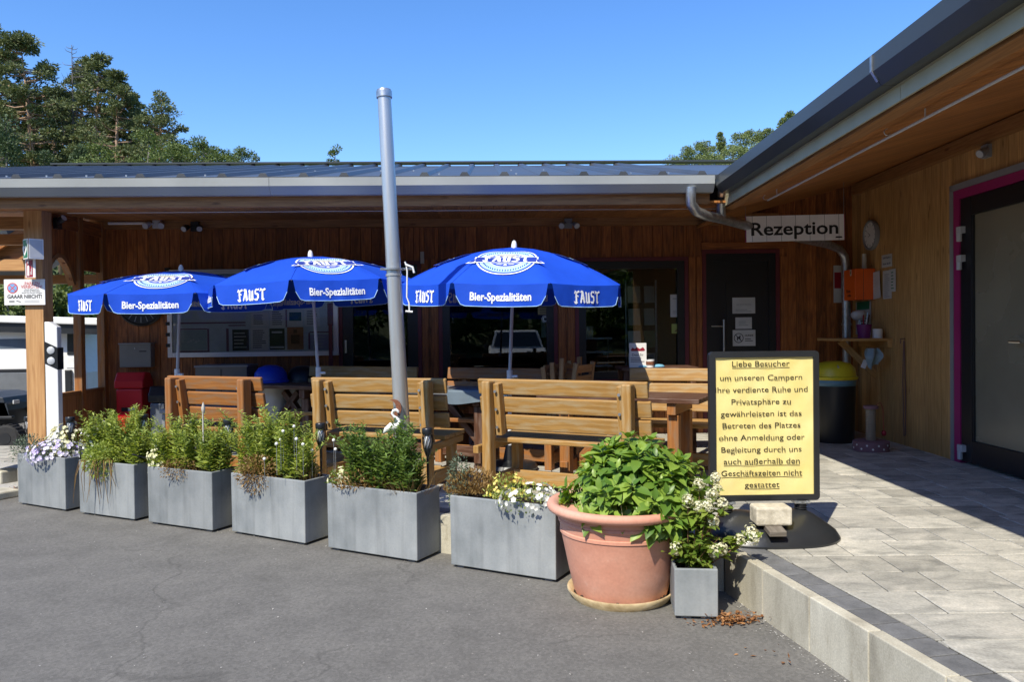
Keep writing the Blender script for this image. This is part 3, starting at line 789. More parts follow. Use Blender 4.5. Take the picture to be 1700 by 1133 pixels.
    for a, c in ((-2.2, 4.05), (4.05, 7.22)):
        g.prism(prof, c-a-.004, Matrix(((1, 0, 0, 0), (0, 0, -1, c), (0, 1, 0, 0), (0, 0, 0, 1))))
    bpart(g, 'wing_gutter', K['gutter'])
    g = MB(WING); g.beam((ex-.004, 4.05, 2.90), (ex-.004, 4.05, 2.815), .02, .006, (1, 0, 0)); g.beam((ex-.004, 4.05, 2.82), (ex+.03, 4.05, 2.765), .02, .006, (1, 0, 0))
    bpart(g, 'gutter_joint', K['galv'])
    g = MB(WING); y = -2.2
    while y < 7.6:
        g.bx(ex+.128, ex+.14, y+.002, min(y+1.55, 7.6), 2.655, 2.735); y += 1.552
    g.bx(ex+.128, ex+.16, -2.2, 7.6, 2.737, 2.90)
    bpart(g, 'wing_fascia', plain('sand_fascia', (.40, .37, .25), .5))
    g = MB(WING); g.bx(ex+.162, ex+.26, -2.2, 3.1, 2.645, 2.80); g.bx(ex+.162, ex+.26, 3.103, 6.15, 2.645, 2.80); g.bx(ex+.162, ex+.26, 6.153, 8.0, 2.648, 2.80)
    bpart(g, 'eave_beam', K['wood_beam'])
    s = MB(WING); y = -2.2
    xa, za_, xb, zb_ = ex+.26, 2.66, WALL_X, 3.16
    while y < WALL_Y+.16:
        y2 = y+.118; s.beam((xa, (y+y2)/2, za_+.02), (xb, (y+y2)/2, zb_+.02), y2-y-.004, .02); y = y2
    bpart(s, 'wing_soffit', K['wood_soffit'])
    g = MB(WING); g.bx(WALL_X-.09, WALL_X-.014, -2.2, WALL_Y, 3.02, 3.135); bpart(g, 'wing_wall_beam', K['wood_beam'])
    g = MB(WING); g.tube([(2.32, -1, 2.665), (2.32, 7.15, 2.665)], .009, 8)
    for y in (2.0, 4.4, 6.9): g.tube([(2.32, y, 2.67), (2.32, y, 2.72)], .005, 6)
    bpart(g, 'light_rail', K['lightgrey'])
    for y in (2.9, 4.7, 7.0):
        g = MB(WING); g.tube([(2.25+.02*math.cos(a), y, 2.665+.02*math.sin(a)) for a in [math.pi*(.5+i/6) for i in range(9)]], .003, 5)
        bpart(g, 'ceiling_hook', K['galv'])
    g = MB(WING); y0, y1, x0, z0, x1, z1 = -2.3, 11.9, ex+.08, 2.93, 7.4, 4.45
    g.add([(x0, y0, z0), (x1, y0, z1), (x1, y1, z1), (x0, y1, z0), (x0, y0, z0-.03), (x1, y0, z1-.03), (x1, y1, z1-.03), (x0, y1, z0-.03)],
          [(3, 2, 1, 0), (4, 5, 6, 7), (0, 1, 5, 4), (2, 3, 7, 6), (1, 2, 6, 5), (3, 0, 4, 7)])
    bpart(g, 'wing_roof', K['roof'])
    # rainwater pipes
    g = MB()
    a = aty(1147, 322, 7.18); c1 = aty(1147, 338, 7.2)
    pts = [a+Vector((0, 0, .06)), a, c1, aty(1156, 351, 7.25), aty(1172, 358, 7.35), aty(1205, 365, 7.6), aty(1240, 375, 7.9), aty(1310, 392, 8.45), aty(1375, 406, 8.88), aty(1394, 414, 8.97), aty(1402, 426, 9.0), aty(1404.5, 445, 9.0)]
    end = aty(1406, 445, 9.0); pts.append(Vector((pts[-1].x, 9.0, TZ+.02)))
    g.tube(pts, .048, 14)
    for i in (5, 6): pass
    for t in (.9, 1.5, 2.0): g.tube([Vector((pts[-1].x, 9.0, t)), Vector((pts[-1].x, 9.0, t+.03))], .053, 14)
    bpart(g, 'downpipe', K['galv'], auto=40)
    g = MB(); q = aty(1197, 330, 7.45); q2 = aty(1197, 366, 7.55)
    g.tube([q+Vector((0, -.1, .13)), q+Vector((0, 0, .02)), q2], .045, 14); bpart(g, 'inlet_pipe', K['galv'], auto=40)
    g = MB(); g.tube([q+Vector((0, 0, .1)), q+Vector((0, 0, -.04))], .048, 14); bpart(g, 'inlet_sleeve', K['anthracite'], auto=40)
make_building()
# ---------------------------------------------------------------- benches and tables on the terrace
def make_bench(x0, x1, mat, label, Hh=.88, seat=True, rnd=random.Random(1), group='timber benches with slatted backs', boards_n=3, face=1):
    """bench from the top-left to the top-right corner of its back; face 1: seat on the far side, -1: towards the camera"""
    a, c = Vector((x0.x, x0.y, TZ)), Vector((x1.x, x1.y, TZ))
    L = (c-a).length; mid = (a+c)/2
    root = empty('bench', mid, math.atan2((c-a).y, (c-a).x) + (0 if face > 0 else math.pi), label, 'bench', group)
    px = L/2-.13
    lean = .17
    yb = lambda z: .03+(Hh-z)*lean
    for s in (-1, 1):
        b = MB(); b.bx(s*px-.035, s*px+.035, -.075, .025, 0, Hh-.012); b.build('rear_leg', mat, root, bevel=.012)
        b = MB(); xi = s*(px-.062); b.beam((xi, .0+.012, Hh-.03), (xi, yb(.46)-.045, .46), .048, .075, (0, 1, 0)); b.build('back_support', mat, root, bevel=.006)
        b = MB(); b.bx(s*px-.034, s*px+.034, .40, .475, .0, .385); b.build('front_leg', mat, root, bevel=.005)
        b = MB(); xo = s*(px+.060); b.bx(xo-.022, xo+.022, -.12, .50, .335, .392); b.build('seat_bearer', mat, root, bevel=.005)
        b = MB(); b.bx(s*px-.034, s*px+.034, .028, .397, .05, .15); b.build('runner', mat, root, bevel=.005)
    for k in range(boards_n):
        z = Hh-.06-k*.134
        b = MB(); b.box((rnd.uniform(-.008, .008), yb(z)+.018, z), (L-rnd.uniform(0, .02), .032, .117), Matrix.Rotation(lean, 3, 'X'))
        b.build('back_board', mat, root, bevel=.009)
    for k in range(4):
        y = .10+k*.108+.055
        b = MB(); b.box((rnd.uniform(-.008, .008), y, .413), (L-.08-rnd.uniform(0, .02), .098, .036)); b.build('seat_board', mat, root, bevel=.007)
    b = MB(); b.bx(-px+.036, px-.036, .30, .335, .045, .155); b.build('stretcher', mat, root, bevel=.006)
    b = MB()
    for s in (-1, 1):
        for k in range(boards_n):
            z = Hh-.06-k*.134
            b.tube([(s*(px-.062), -.0-.036+.17*(Hh-z)*.6, z-.03), (s*(px-.062), -.046+.17*(Hh-z)*.6, z-.03)], .011, 8)
    b.build('bolt', K['galv'], root)
    return root
def make_table(corner, u, L, Wd, mat, label, Hh=.70, legmat=None):
    """table whose near right top corner stands at corner; u runs along it to the right"""
    u = Vector(u).normalized(); n = Vector((-u.y, u.x, 0)); legmat = legmat or mat
    c = Vector((corner.x, corner.y, 0)) - u*(L/2) + n*(Wd/2)
    root = empty('table', (c.x, c.y, TZ), math.atan2(u.y, u.x), label, 'table', 'timber tables on the terrace')
    nb = 5; w = Wd/nb
    for k in range(nb):
        b = MB(); b.box((0, -Wd/2+w*(k+.5), Hh-.019), (L, w-.008, .038)); b.build('top_board', mat, root, bevel=.005)
    for s in (-1, 1):
        x = s*(L/2-.22)
        b = MB(); b.bx(x-.035, x+.035, -Wd/2+.03, Wd/2-.03, Hh-.13, Hh-.04); b.build('cross_bar', legmat, root, bevel=.005)
        b = MB(); b.bx(x-.035, x+.035, -Wd/2+.05, Wd/2-.05, .05, .15); b.build('runner', legmat, root, bevel=.005)
        for t in (-1, 1):
            y = t*(Wd/2-.12)
            b = MB(); b.bx(x-.045, x+.045, y-.045, y+.045, 0, Hh-.135) ; b.build('leg', legmat, root, bevel=.006)
        b = MB(); b.beam((x-s*.05, 0, .14), (x-s*.48, 0, Hh-.09), .06, .07, (0, 1, 0)); b.build('brace', legmat, root, bevel=.004)
    b = MB(); b.bx(-L/2+.26, L/2-.26, -.035, .035, .07, .16); b.build('stretcher', legmat, root, bevel=.005)
    return root
def topz(px, py, h=.88): return atz(px, py, TZ+h)
b1 = make_bench(topz(788, 629), topz(1075, 635), K['wood_olive'], 'weathered olive timber bench seen from behind, directly behind the potted hydrangea')
b2 = make_bench(topz(508.5, 627), topz(737, 629), K['wood_olive'], 'olive timber bench seen from behind, crossed by the leaning metal pole', rnd=random.Random(2))
b3 = make_bench(topz(271, 624), topz(428.5, 627), K['wood_orange'], 'orange brown timber bench seen from behind, leftmost on the terrace', rnd=random.Random(3))
f1 = make_bench(topz(519.5, 607), topz(698, 609), K['wood_olive'], 'far timber bench with sunlit left half, before the glass door left of the pole', rnd=random.Random(4), face=-1)
f2 = make_bench(topz(748, 609.5), topz(963, 612), K['wood_orange'], 'far reddish timber bench mostly shaded, below the middle window', rnd=random.Random(5), face=-1)
q = topz(1046, 611)
f3 = make_bench(q, q+Vector((1.22, -.36, 0)), K['wood_olive'], 'far sunlit timber bench partly hidden behind the yellow sign', rnd=random.Random(6), face=-1)
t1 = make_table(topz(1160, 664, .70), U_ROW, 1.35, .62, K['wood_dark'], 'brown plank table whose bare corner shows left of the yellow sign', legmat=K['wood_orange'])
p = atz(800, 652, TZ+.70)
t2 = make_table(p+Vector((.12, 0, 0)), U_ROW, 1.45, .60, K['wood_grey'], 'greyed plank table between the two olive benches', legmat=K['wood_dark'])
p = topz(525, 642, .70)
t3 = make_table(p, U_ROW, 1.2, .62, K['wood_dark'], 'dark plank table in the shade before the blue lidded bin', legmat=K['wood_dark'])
def hang_cloth():
    u = U_ROW; n = N_ROW
    a = atz(742, 649, TZ+.702); L = .62
    vs, fs = [], []
    nx, nz = 20, 8
    for j in range(nz+1):
        for i in range(nx+1):
            t = i/nx; d = j/nz
            sag = .018*math.sin(t*9)*d
            drop = (.0 if d < .25 else (d-.25)/.75*(.105+.02*math.sin(t*5+1)+(.02 if t > .9 else 0)))
            back = (.25-d)/.25*.22 if d < .25 else -.006
            p = a + u*(t*L) + n*(back) + Vector((0, 0, -drop+.004)) - n*abs(sag)
            vs.append(p - a)
    for j in range(nz):
        for i in range(nx):
            k = j*(nx+1)+i; fs.append((k, k+1, k+nx+2, k+nx+1))
    b = MB(); b.add(vs, fs); o = b.build('tablecloth', fabric('slate_cloth', (.13, .17, .20), trans=0), smooth=True, loc=a)
    tag(o, 'slate grey cloth hanging over the table edge between two olive benches', 'tablecloth')
hang_cloth()
def folding_chair():
    q = atz(945, 594, TZ+.98)
    c = (q.x, q.y+.05, TZ)
    root = empty('folding_chair', c, R(62), 'folded wooden slat chair leaning behind the shaded far bench', 'chair')
    for k, (y, tilt) in enumerate(((-.10, .14), (.0, .05), (.06, -.04), (.12, -.13))):
        b = MB(); rot = Matrix.Rotation(tilt, 3, 'X')
        for s in (-.2, .2): b.box(Vector((s, y, .5)), (.035, .045, .96-.08*abs(k-1)), rot)
        nm = 'back_frame' if k == 1 else 'seat_frame' if k == 2 else 'leg_frame'
        b.build(nm, K['wood_post'], root, bevel=.005)
        b = MB()
        for z in (.60, .70, .80, .90): b.box(Vector((0, y, .5))+rot @ Vector((0, 0, z-.52)), (.36, .018, .07), rot)
        b.build('slats', K['wood_post'], root)
folding_chair()

# ---------------------------------------------------------------- blue parasols
BL = {'F': [[(.16, -.05), (.36, .05), (.34, .80), (.14, .72)], [(-.04, .72), (.10, .98), (.30, .86), (.62, .98), (.74, .84), (.40, .74), (.22, .80), (.06, .70)],
            [(.02, .40), (.30, .52), (.56, .44), (.52, .56), (.28, .62)], [(-.06, .10), (.06, -.06), (.26, -.12), (.46, .02), (.34, .04), (.22, .0), (.10, .12)]],
      'A': [[(-.02, .02), (.10, -.05), (.20, .06), (.42, .88), (.28, .90)], [(.26, .90), (.44, .98), (.52, .84), (.72, .04), (.56, -.06), (.44, .04)], [(.14, .28), (.54, .28), (.52, .40), (.18, .40)], [(.06, .80), (.20, 1.0), (.40, .92), (.30, .82)]],
      'U': [[(.08, .08), (.24, -.06), (.32, .0), (.30, .80), (.10, .72)], [(.42, .02), (.60, -.06), (.70, .06), (.64, .86), (.44, .76)], [(.0, .70), (.12, .92), (.30, .80), (.24, .74)], [(.18, .04), (.40, -.08), (.46, .06), (.28, .12)]],
      'S': [[(.12, .50), (.10, .78), (.30, .96), (.52, .90), (.72, .98), (.60, .76), (.40, .82), (.28, .74), (.30, .58)], [(.12, .52), (.34, .42), (.62, .44), (.56, .56), (.30, .60)], [(.44, .44), (.64, .50), (.68, .20), (.46, -.06), (.18, -.04), (.0, .10), (.22, .12), (.44, .14)]],
      'T': [[(.26, .02), (.44, -.10), (.62, .06), (.48, .08), (.46, .80), (.28, .76)], [(.0, .74), (.14, .98), (.40, .84), (.66, .96), (.80, .82), (.50, .72), (.20, .80), (.06, .68)]]}
def blackletter(word, h, wd):
    """angular gothic capitals as flat polygons centred on the origin"""
    vs, fs = [], []
    x = 0
    for ch in word:
        for pl in BL[ch]:
            b = len(vs); vs += [(x+p[0], p[1]-.43, 0) for p in pl]; fs.append(tuple(range(b, b+len(pl))))
        x += .74
    kx = wd/x
    return [((v[0]-x/2)*kx, v[1]*h, 0) for v in vs], fs
def make_parasol(base, head, rot, label, Rr=1.0, tilt=(0, 0), AP=.335):
    """parasol: foot at base, rim disc centred on head"""
    root = empty('parasol', base, 0, label, 'parasol', 'blue canvas parasols with white lettering')
    hd = Vector(head)-Vector(base)
    ax = (Matrix.Rotation(tilt[0], 4, 'X') @ Matrix.Rotation(tilt[1], 4, 'Y'))
    T = Matrix.Translation(hd) @ ax
    prof = lambda r: AP*(1-min(1, r/Rr)**1.75)
    n8 = 8; st = math.pi/4
    # pole: lower tube, clamp with knob, upper tube
    j = hd*.52
    top = T @ Vector((0, 0, AP+.02))
    kj = Vector((0, 0, j.z)) + Vector((hd.x*.12, hd.y*.12, 0))
    b = MB(); b.tube([(0, 0, .03), kj], .0185, 12); b.build('lower_pole', K['white'], root, smooth=False, auto=40)
    b = MB(); b.tube([kj-Vector((0, 0, .05)), top], .015, 12); b.build('upper_pole', K['lightgrey'], root, auto=40)
    b = MB(); b.tube([kj-Vector((0, 0, .07)), kj+Vector((0, 0, .035))], .026, 12); b.tube([kj+Vector((.02, -.01, -.02)), kj+Vector((.07, -.03, -.02))], .012, 8); b.build('clamp', K['white'], root, auto=40)
    b = MB(); b.lathe([(.0, .0), (.24, .0), (.25, .03), (.23, .06), (.06, .09), (.035, .22), (.0, .22)]); b.build('foot', K['black'], root, auto=40)
    b = MB(T); b.lathe([(.026, AP-.005), (.024, AP+.03), (.017, AP+.055), (.008, AP+.066), (.0, AP+.067)], n=16); b.build('finial', K['white'], root, auto=40)
    # canopy
    vs, fs = [], []; nr, nc = 12, 8
    uv = []
    idx = {}
    for i in range(nr+1):
        r = Rr*i/nr
        for k in range(n8):
            for c in range(nc):
                t = c/nc
                a0, a1 = rot+k*st-st/2, rot+(k+1)*st-st/2
                p = Vector((r*math.cos(a0)*(1-t)+r*math.cos(a1)*t, r*math.sin(a0)*(1-t)+r*math.sin(a1)*t, prof(r)))
                p.z -= .026*math.sin(math.pi*t)*(r/Rr)*(1 if i < nr else .6) + .0035*math.sin(k*3+t*11+r*17)*(r/Rr)**2*math.sin(math.pi*t)
                vs.append(p)
    m = n8*nc
    for i in range(nr):
        for k in range(m):
            k2 = (k+1) % m; fs.append((i*m+k, (i+1)*m+k, (i+1)*m+k2, i*m+k2))
    b = MB(T); b.add(vs, fs); cv = b.build('canopy', K['canopy'], root, smooth=True)
    rb = MB(T)
    for k in range(n8):
        a = rot+k*st-st/2
        sm_ = MB(T); sm_.tube([(Rr*t*math.cos(a), Rr*t*math.sin(a), prof(Rr*t)+.001) for t in (.03, .2, .35, .5, .65, .8, .9, 1.0)], .0028, 5); sm_.build('seam', K['canopy'], cv)
        rb = MB(T); rb.tube([(Rr*t*math.cos(a), Rr*t*math.sin(a), prof(Rr*t)-.012) for t in (.05, .35, .65, .85, .98)], .005, 6); rb.build('rib', K['steel'], root)
    ca = math.cos(st/2)
    half = Rr*math.sin(st/2)
    DROP = .172
    for k in range(n8):
        am = rot+k*st; er = Vector((math.cos(am), math.sin(am), 0)); et = Vector((-math.sin(am), math.cos(am), 0))
        def P(a, z, o=0.0):
            """flap surface: a along the rim, z below it"""
            f = (1-math.cos(2*math.pi*(a/(2*half))*1.0))*.0
            out = Rr*ca + .012*(z/DROP) + .007*math.sin(a*21+k*2)*(z/DROP)+.005*math.sin(a*47+k*5)*(z/DROP)**2 + o
            return er*out + et*a + Vector((0, 0, -z-.011*math.cos(a/half*math.pi/2)))
        vs, fs = [], []; na, nz = 20, 6
        for j in range(nz+1):
            z = DROP*j/nz
            for i in range(na+1):
                s = -1+2*i/na
                hw = half-.018-.016*(z/DROP)
                zz = z
                rc = .075; e = abs(s)*hw-(hw-rc)
                if e > 0: zz = z*(1-(rc-math.sqrt(max(0, rc*rc-e*e)))/DROP)
                vs.append(P(s*hw, zz))
        for j in range(nz):
            for i in range(na): q = j*(na+1)+i; fs.append((q, q+1, q+na+2, q+na+1))
        b = MB(T); b.add(vs, fs); fl = b.build('valance_flap', K['canopy'], root, smooth=True)
        b = MB(T)
        # the print shows on both faces: one skin each side of the cloth
        tx = text('Bier-Spezialitäten', .088, bold=.028, width=.475) if k % 2 == 0 else blackletter('FAUST', .100, .275)
        sgn = -1
        for o in (.0045,): b.text(tx, None, wmap=lambda x, y: P(x, .095-y, o))
        b.build('lettering', K['canvas_white'], fl)
        b = MB(T); b.text(tx, None, wmap=lambda x, y: P(x, .095-y, -.0045)); b.build('show_through', K['lightgrey'], fl)
        hem = MB(T); hem.tube([vs[nz*(na+1)+i] for i in range(na+1)], .0028, 5); hem.build('hem', K['skyblue'], fl)
        if k % 2 == 0:
            t0 = .55*Rr
            def E(x, y, o):
                x *= 1.17; y *= 1.08
                t = t0-y; r = t/ca
                z = prof(r); dz = (prof(r+.01)-prof(r-.01))/.02
                nrm = (er*(-dz)+Vector((0, 0, 1))).normalized()
                wloc = max(.01, t*math.tan(st/2)); q = min(1, abs(x)/wloc)
                sag = .026*math.cos(q*math.pi/2)*(r/Rr)-.002
                return er*t + et*x + Vector((0, 0, z-sag)) + nrm*o
            e = MB(T)
            def disc(rx, ry, o, mi, n=40, m=5, cy=0, c0=0.0):
                vs = []; fs = []
                for i in range(m+1):
                    q = c0+(1-c0)*i/m
                    for j in range(n):
                        a = 2*math.pi*j/n; vs.append(E(rx*q*math.copysign(abs(math.cos(a))**.85, math.cos(a)), cy+ry*q*math.sin(a), o))
                for i in range(m):
                    for j in range(n):
                        j2 = (j+1) % n; fs.append((i*n+j, (i+1)*n+j, (i+1)*n+j2, i*n+j2))
                e.m = mi; e.add(vs, fs)
            disc(.215, .212, .005, 0); disc(.203, .200, .007, 2, c0=.94); disc(.188, .186, .008, 1); disc(.128, .118, .009, 2, cy=.006); disc(.128, .118, .0105, 0, c0=.95, cy=.006)
            def strip(pts_lo, pts_hi, o, mi):
                n = len(pts_lo); vs = [E(*p, o) for p in pts_lo]+[E(*p, o) for p in pts_hi]
                e.m = mi; e.add(vs, [(i, i+1, n+i+1, n+i) for i in range(n-1)])
            for (hw, hh, o, mi) in ((.222, .062, .012, 0), (.212, .050, .0135, 3)):
                xs = [-hw+2*hw*i/16 for i in range(17)]
                strip([(x, -.028-hh*.8+.05*(1-(x/.22)**2)*.5) for x in xs], [(x, -.028+hh*.8+.05*(1-(x/.22)**2)*.5) for x in xs], o, mi)
            for s in (-1, 1):
                for (g, o, mi) in ((0, .012, 0), (.011, .0135, 3)):
                    e.m = mi; e.add([E(s*(.200+g), .0-g, o), E(s*(.275-g*1.6), -.098+g, o), E(s*(.208+g), -.082+g, o)], [(0, 1, 2)])
            e.m = 0; e.text(blackletter('FAUST', .108, .325), None, wmap=lambda x, y: E(x, y-.006+.018*(1-(x/.2)**2), .0155))
            for kk in range(22):                              # small lettering round the oval, read only as strokes
                for sy in (-1, 1):
                    a = (R(24)+R(132)*kk/21); x, y = .168*math.cos(a)*1.0, .162*math.sin(a)*sy
                    dx = .0035; e.m = 3; e.add([E(x-dx, y-.011, .010), E(x+dx, y-.011, .010), E(x+dx, y+.011, .010), E(x-dx, y+.011, .010)], [(0, 1, 2, 3)])
            e.m = 4
            for cx_, cy_, rx_, ry_ in ((0, .085, .034, .030), (-.045, .088, .016, .022), (.045, .088, .016, .022), (-.02, .060, .02, .014), (.022, .060, .02, .014)):
                e.add([E(cx_+rx_*math.cos(a), cy_+ry_*math.sin(a), .0145) for a in [2*math.pi*i/12 for i in range(12)]], [tuple(range(12))])
            e.m = 0
            for cx_, cy_, rx_, ry_ in ((0, -.086, .013, .012), (-.04, -.080, .024, .005), (.04, -.080, .024, .005)):
                e.add([E(cx_+rx_*math.cos(a), cy_+ry_*math.sin(a), .0145) for a in [2*math.pi*i/10 for i in range(10)]], [tuple(range(10))])
            e.build('emblem', [K['canvas_white'], K['skyblue'], K['canopy'], K['canopy_dark'], K['beige']], cv, smooth=False)
    return root
def parasol_at(tip_px, tip_py, rim_dx, base_px, d, rot, label, tilt, AP):
    Rr = 1.0
    head = aty(tip_px, tip_py, d)-Vector((0, 0, AP+.065)) + Vector((rim_dx, 0, 0))
    base = aty(base_px, 640, d); base.z = TZ
    return make_parasol(base, head, rot, label, Rr, tilt, AP)
parasol_at(301, 440, 0, 293, 7.75, R(-83), 'blue parasol leftmost of three, overlapped by its neighbour', (R(2.5), R(0)), .225)
parasol_at(512, 416, .03, 530, 7.35, R(-62.8), 'blue parasol between two others, its canopy tilted, left of the metal pole', (R(.5), R(-2)), .275)
parasol_at(848.5, 400, .02, 845, 6.85, R(-90-6.5), 'blue parasol right of the metal pole, before the middle window', (R(2), R(1)), .335)

# ---------------------------------------------------------------- steel pole leaning in front of the benches
def steel_pole():
    d0, d1 = 5.42, 5.52
    base = aty(673.5, 745, d0); top = aty(637.5, 152, d1)
    base.z = TZ
    d = top-base
    root = empty('steel_pole', base, 0, 'tall leaning silver metal pole with a clamp collar', 'pole')
    b = MB(); b.tube([(0, 0, 0), d*.5, d], [.057, .053, .0475], 24); b.build('shaft', K['steel'], root, auto=50)
    b = MB(); u = d.normalized(); b.tube([d-u*.045, d-u*.002], .056, 24); b.tube([d-u*.002, d+u*.012], [.056, .05], 24); b.build('cap', K['galv'], root, auto=40)
    t = .5
    k = (aty(655, 447, 5.46)-base); t = k.z/d.z; c = d*t
    b = MB(); b.lathe([(.0, -.006), (.072, -.006), (.072, .006), (.0, .006)], c, 24); b.tube([c+Vector((-.09, -.03, 0)), c+Vector((.13, .02, .002))], .008, 6); b.build('collar', K['galv'], root, auto=40)
    b = MB(); b.tube([c-u*.05, c-u*.035], .0585, 24); b.build('clamp_band', K['steel'], root, auto=40)
    b = MB(); b.tube([c+Vector((.085, -.03, .05)), c+Vector((.095, -.03, .02)), c+Vector((.10, -.03, -.02)), c+Vector((.095, -.03, -.20)), c+Vector((.11, -.03, -.24)), c+Vector((.112, -.03, -.30))], .006, 6)
    b.tube([c+Vector((.09, -.035, .03)), c+Vector((.14, -.04, .01)), c+Vector((.15, -.04, -.03))], .008, 6)
    b.tube([c+Vector((.085, -.03, -.30)), c+Vector((.135, -.03, -.305))], .007, 6); b.build('halyard_hook', K['white'], root, auto=60)
    b = MB(); b.lathe([(.0, 0), (.11, 0), (.11, .02), (.065, .022), (.062, .06), (.0, .06)]); b.build('foot_plate', K['galv'], root, auto=40)
steel_pole()

# ---------------------------------------------------------------- yellow notice on its black stand
def notice_stand():
    y = 4.55
    c = aty(1269, 832, y); zt = aty(1269, 583.5, y).z; zb = c.z
    base = Vector((c.x, y, TZ))
    xl, xr = aty(1177.5, 705, y).x-base.x, aty(1361, 705, y).x-base.x
    root = empty('notice_stand', base, R(1.0), 'yellow German notice in a rounded black frame on a moulded black foot', 'sign stand')
    z0, z1 = zb-TZ, zt-TZ
    fw = .036
    M = face_M((0, 0, 0), (1, 0, 0), (0, -1, 0))
    def rr(x0, x1, y0, y1, r, n=5):
        out = []
        for cx, cy, a0 in ((x1-r, y0+r, -90), (x1-r, y1-r, 0), (x0+r, y1-r, 90), (x0+r, y0+r, 180)):
            out += [(cx+r*math.cos(R(a0+90*i/n)), cy+r*math.sin(R(a0+90*i/n))) for i in range(n+1)]
        return out
    o = rr(xl, xr, z0, z1, .024); i_ = rr(xl+fw, xr-fw, z0+fw, z1-fw, .003)
    n = len(o); b = MB(M)
    rings = [(o, -.034), (o, .0), ([(p[0]*.994+.0, p[1]) for p in o], .006), (i_, .008), (i_, -.004)]
    vs = []
    for pl, z in rings: vs += [Vector((p[0], p[1], z)) for p in pl]
    fs = []
    for k in range(len(rings)-1):
        for j in range(n):
            j2 = (j+1) % n; fs.append((k*n+j, k*n+j2, (k+1)*n+j2, (k+1)*n+j))
    fs.append(tuple(reversed(range(n))))
    b.add(vs, fs); b.build('frame', plain('black_frame', (.02, .022, .025), .33), root)
    pw, ph = xr-xl-2*fw, z1-z0-2*fw
    vs, fs = [], []; nx, nz = 24, 34
    rr_ = random.Random(4)
    for j in range(nz+1):
        for i in range(nx+1):
            x = xl+fw+pw*i/nx; z = z0+fw+ph*j/nz
            e = min(i, nx-i, j, nz-j)
            vs.append((x, z, -.003+(.0016*math.sin(x*23+z*17)+.0012*math.sin(x*41-z*29+1) if e > 0 else 0)))
    for j in range(nz):
        for i in range(nx): k = j*(nx+1)+i; fs.append((k, k+1, k+nx+2, k+nx+1))
    b = MB(M); b.add(vs, fs); po = b.build('poster', K['poster'], root, smooth=True)
    b = MB()
    X = lambda px, py: aty(px, py, y).x-base.x
    Z = lambda px, py: aty(px, py, y).z-TZ
    for s, a, c_, py, ul in (('Liebe Besucher', 1215, 1311, 604, 1), ('um unseren Campern', 1195, 1332, 627, 0), ('Ihre verdiente Ruhe und', 1187, 1341, 647, 0), ('Privatsphäre zu', 1214, 1313, 667, 0),
                             ('gewährleisten ist das', 1196, 1331, 687, 0), ('Betreten des Platzes', 1199, 1329, 706.5, 0), ('ohne Anmeldung oder', 1193, 1336, 726.5, 0), ('Begleitung durch uns', 1197, 1331, 746.5, 0),
                             ('auch außerhalb den', 1201, 1328, 766, 1), ('Geschäftszeiten nicht', 1197, 1332, 785.5, 1), ('gestattet', 1236, 1294, 805, 1)):
        w_ = X(c_, py)-X(a, py); cx = (X(a, py)+X(c_, py))/2; cz = Z((a+c_)/2, py)
        b.text(text(s, .047, bold=.0, width=w_), M @ Matrix.Translation((cx, cz, 0)), z=.0015)
        if ul: b.flat([rect(cx-w_/2, cx+w_/2, cz-.0265, cz-.0235)], M, .0015)
    b.build('printed_text', plain('brown_ink', (.035, .028, .012), .6), po)
    # foot: moulded, with raised shoulders under the two springs
    fx, fy = .40, .27; cx = .03
    vs, fs = [], []; na, nr = 64, 16
    for i in range(nr+1):
        q = i/nr
        for k in range(na):
            a = 2*math.pi*k/na
            ce, se = math.cos(a), math.sin(a)
            x = fx*q*math.copysign(abs(ce)**.8, ce); yy = fy*q*math.copysign(abs(se)**.75, se)*(1-.22*abs(ce)**3)
            h = .105*(1-q**3.2)+.03*(1 if q < 1 else 0)
            h += .035*math.exp(-((abs(x)-.20)/.10)**2-(yy/.13)**2)
            h -= .02*math.exp(-(x/.10)**2-((yy+.13)/.10)**2)
            vs.append((x, yy, max(.012 if q == 1 else .02, h)))
    for i in range(nr):
        for k in range(na):
            k2 = (k+1) % na; fs.append((i*na+k, (i+1)*na+k, (i+1)*na+k2, i*na+k2))
    b = MB(Matrix.Translation((cx, .0, 0))); b.add(vs, fs); b.add([(v[0], v[1], 0) for v in vs[-na:]]+vs[-na:], [(k, (k+1) % na, na+(k+1) % na, na+k) for k in range(na)])
    b.build('foot', plain('foot_plastic', (.022, .024, .027), .3), root, auto=60)
    for px in (1207, 1331):
        x = aty(px, 845, y).x-base.x
        b = MB(Matrix.Translation((x, .015, 0)))
        prof = [(.0, .12)]+[(.03+(.008 if k % 2 else 0), .12+.0065*k) for k in range(16)]+[(.0, .222)]
        b.lathe(prof, n=20); b.build('spring', K['black'], root)
        b = MB(); b.bx(x-.045, x+.045, -.02, .045, z0-.016, z0-.001); b.tube([(x-.03, -.022, z0-.008), (x-.03, -.028, z0-.008)], .006, 6); b.tube([(x+.03, -.022, z0-.008), (x+.03, -.028, z0-.008)], .006, 6); b.build('bracket', K['galv'], root)
    # ballast stone and wedge resting on the foot
    s = aty(1277, 850, y-.13)
    st = MB(); rnd = random.Random(2)
    g = 6
    stone = empty
    b = MB(); b.box((0, 0, .052), (.205, .13, .104))
    o = b.build('stone_block', noisy('pale_stone', [(.3, (.38, .34, .26)), (.6, (.62, .57, .46)), (.8, (.72, .68, .58))], scale=16, rough=.9, bump=.8, bdist=.012), loc=(s.x, y-.155, TZ+.118), bevel=.012)
    tag(o, 'rough pale stone block weighing down the foot of the yellow notice', 'stone')
    b = MB(); b.box((0, 0, .0), (.095, .16, .03), Matrix.Rotation(.14, 3, 'X'))
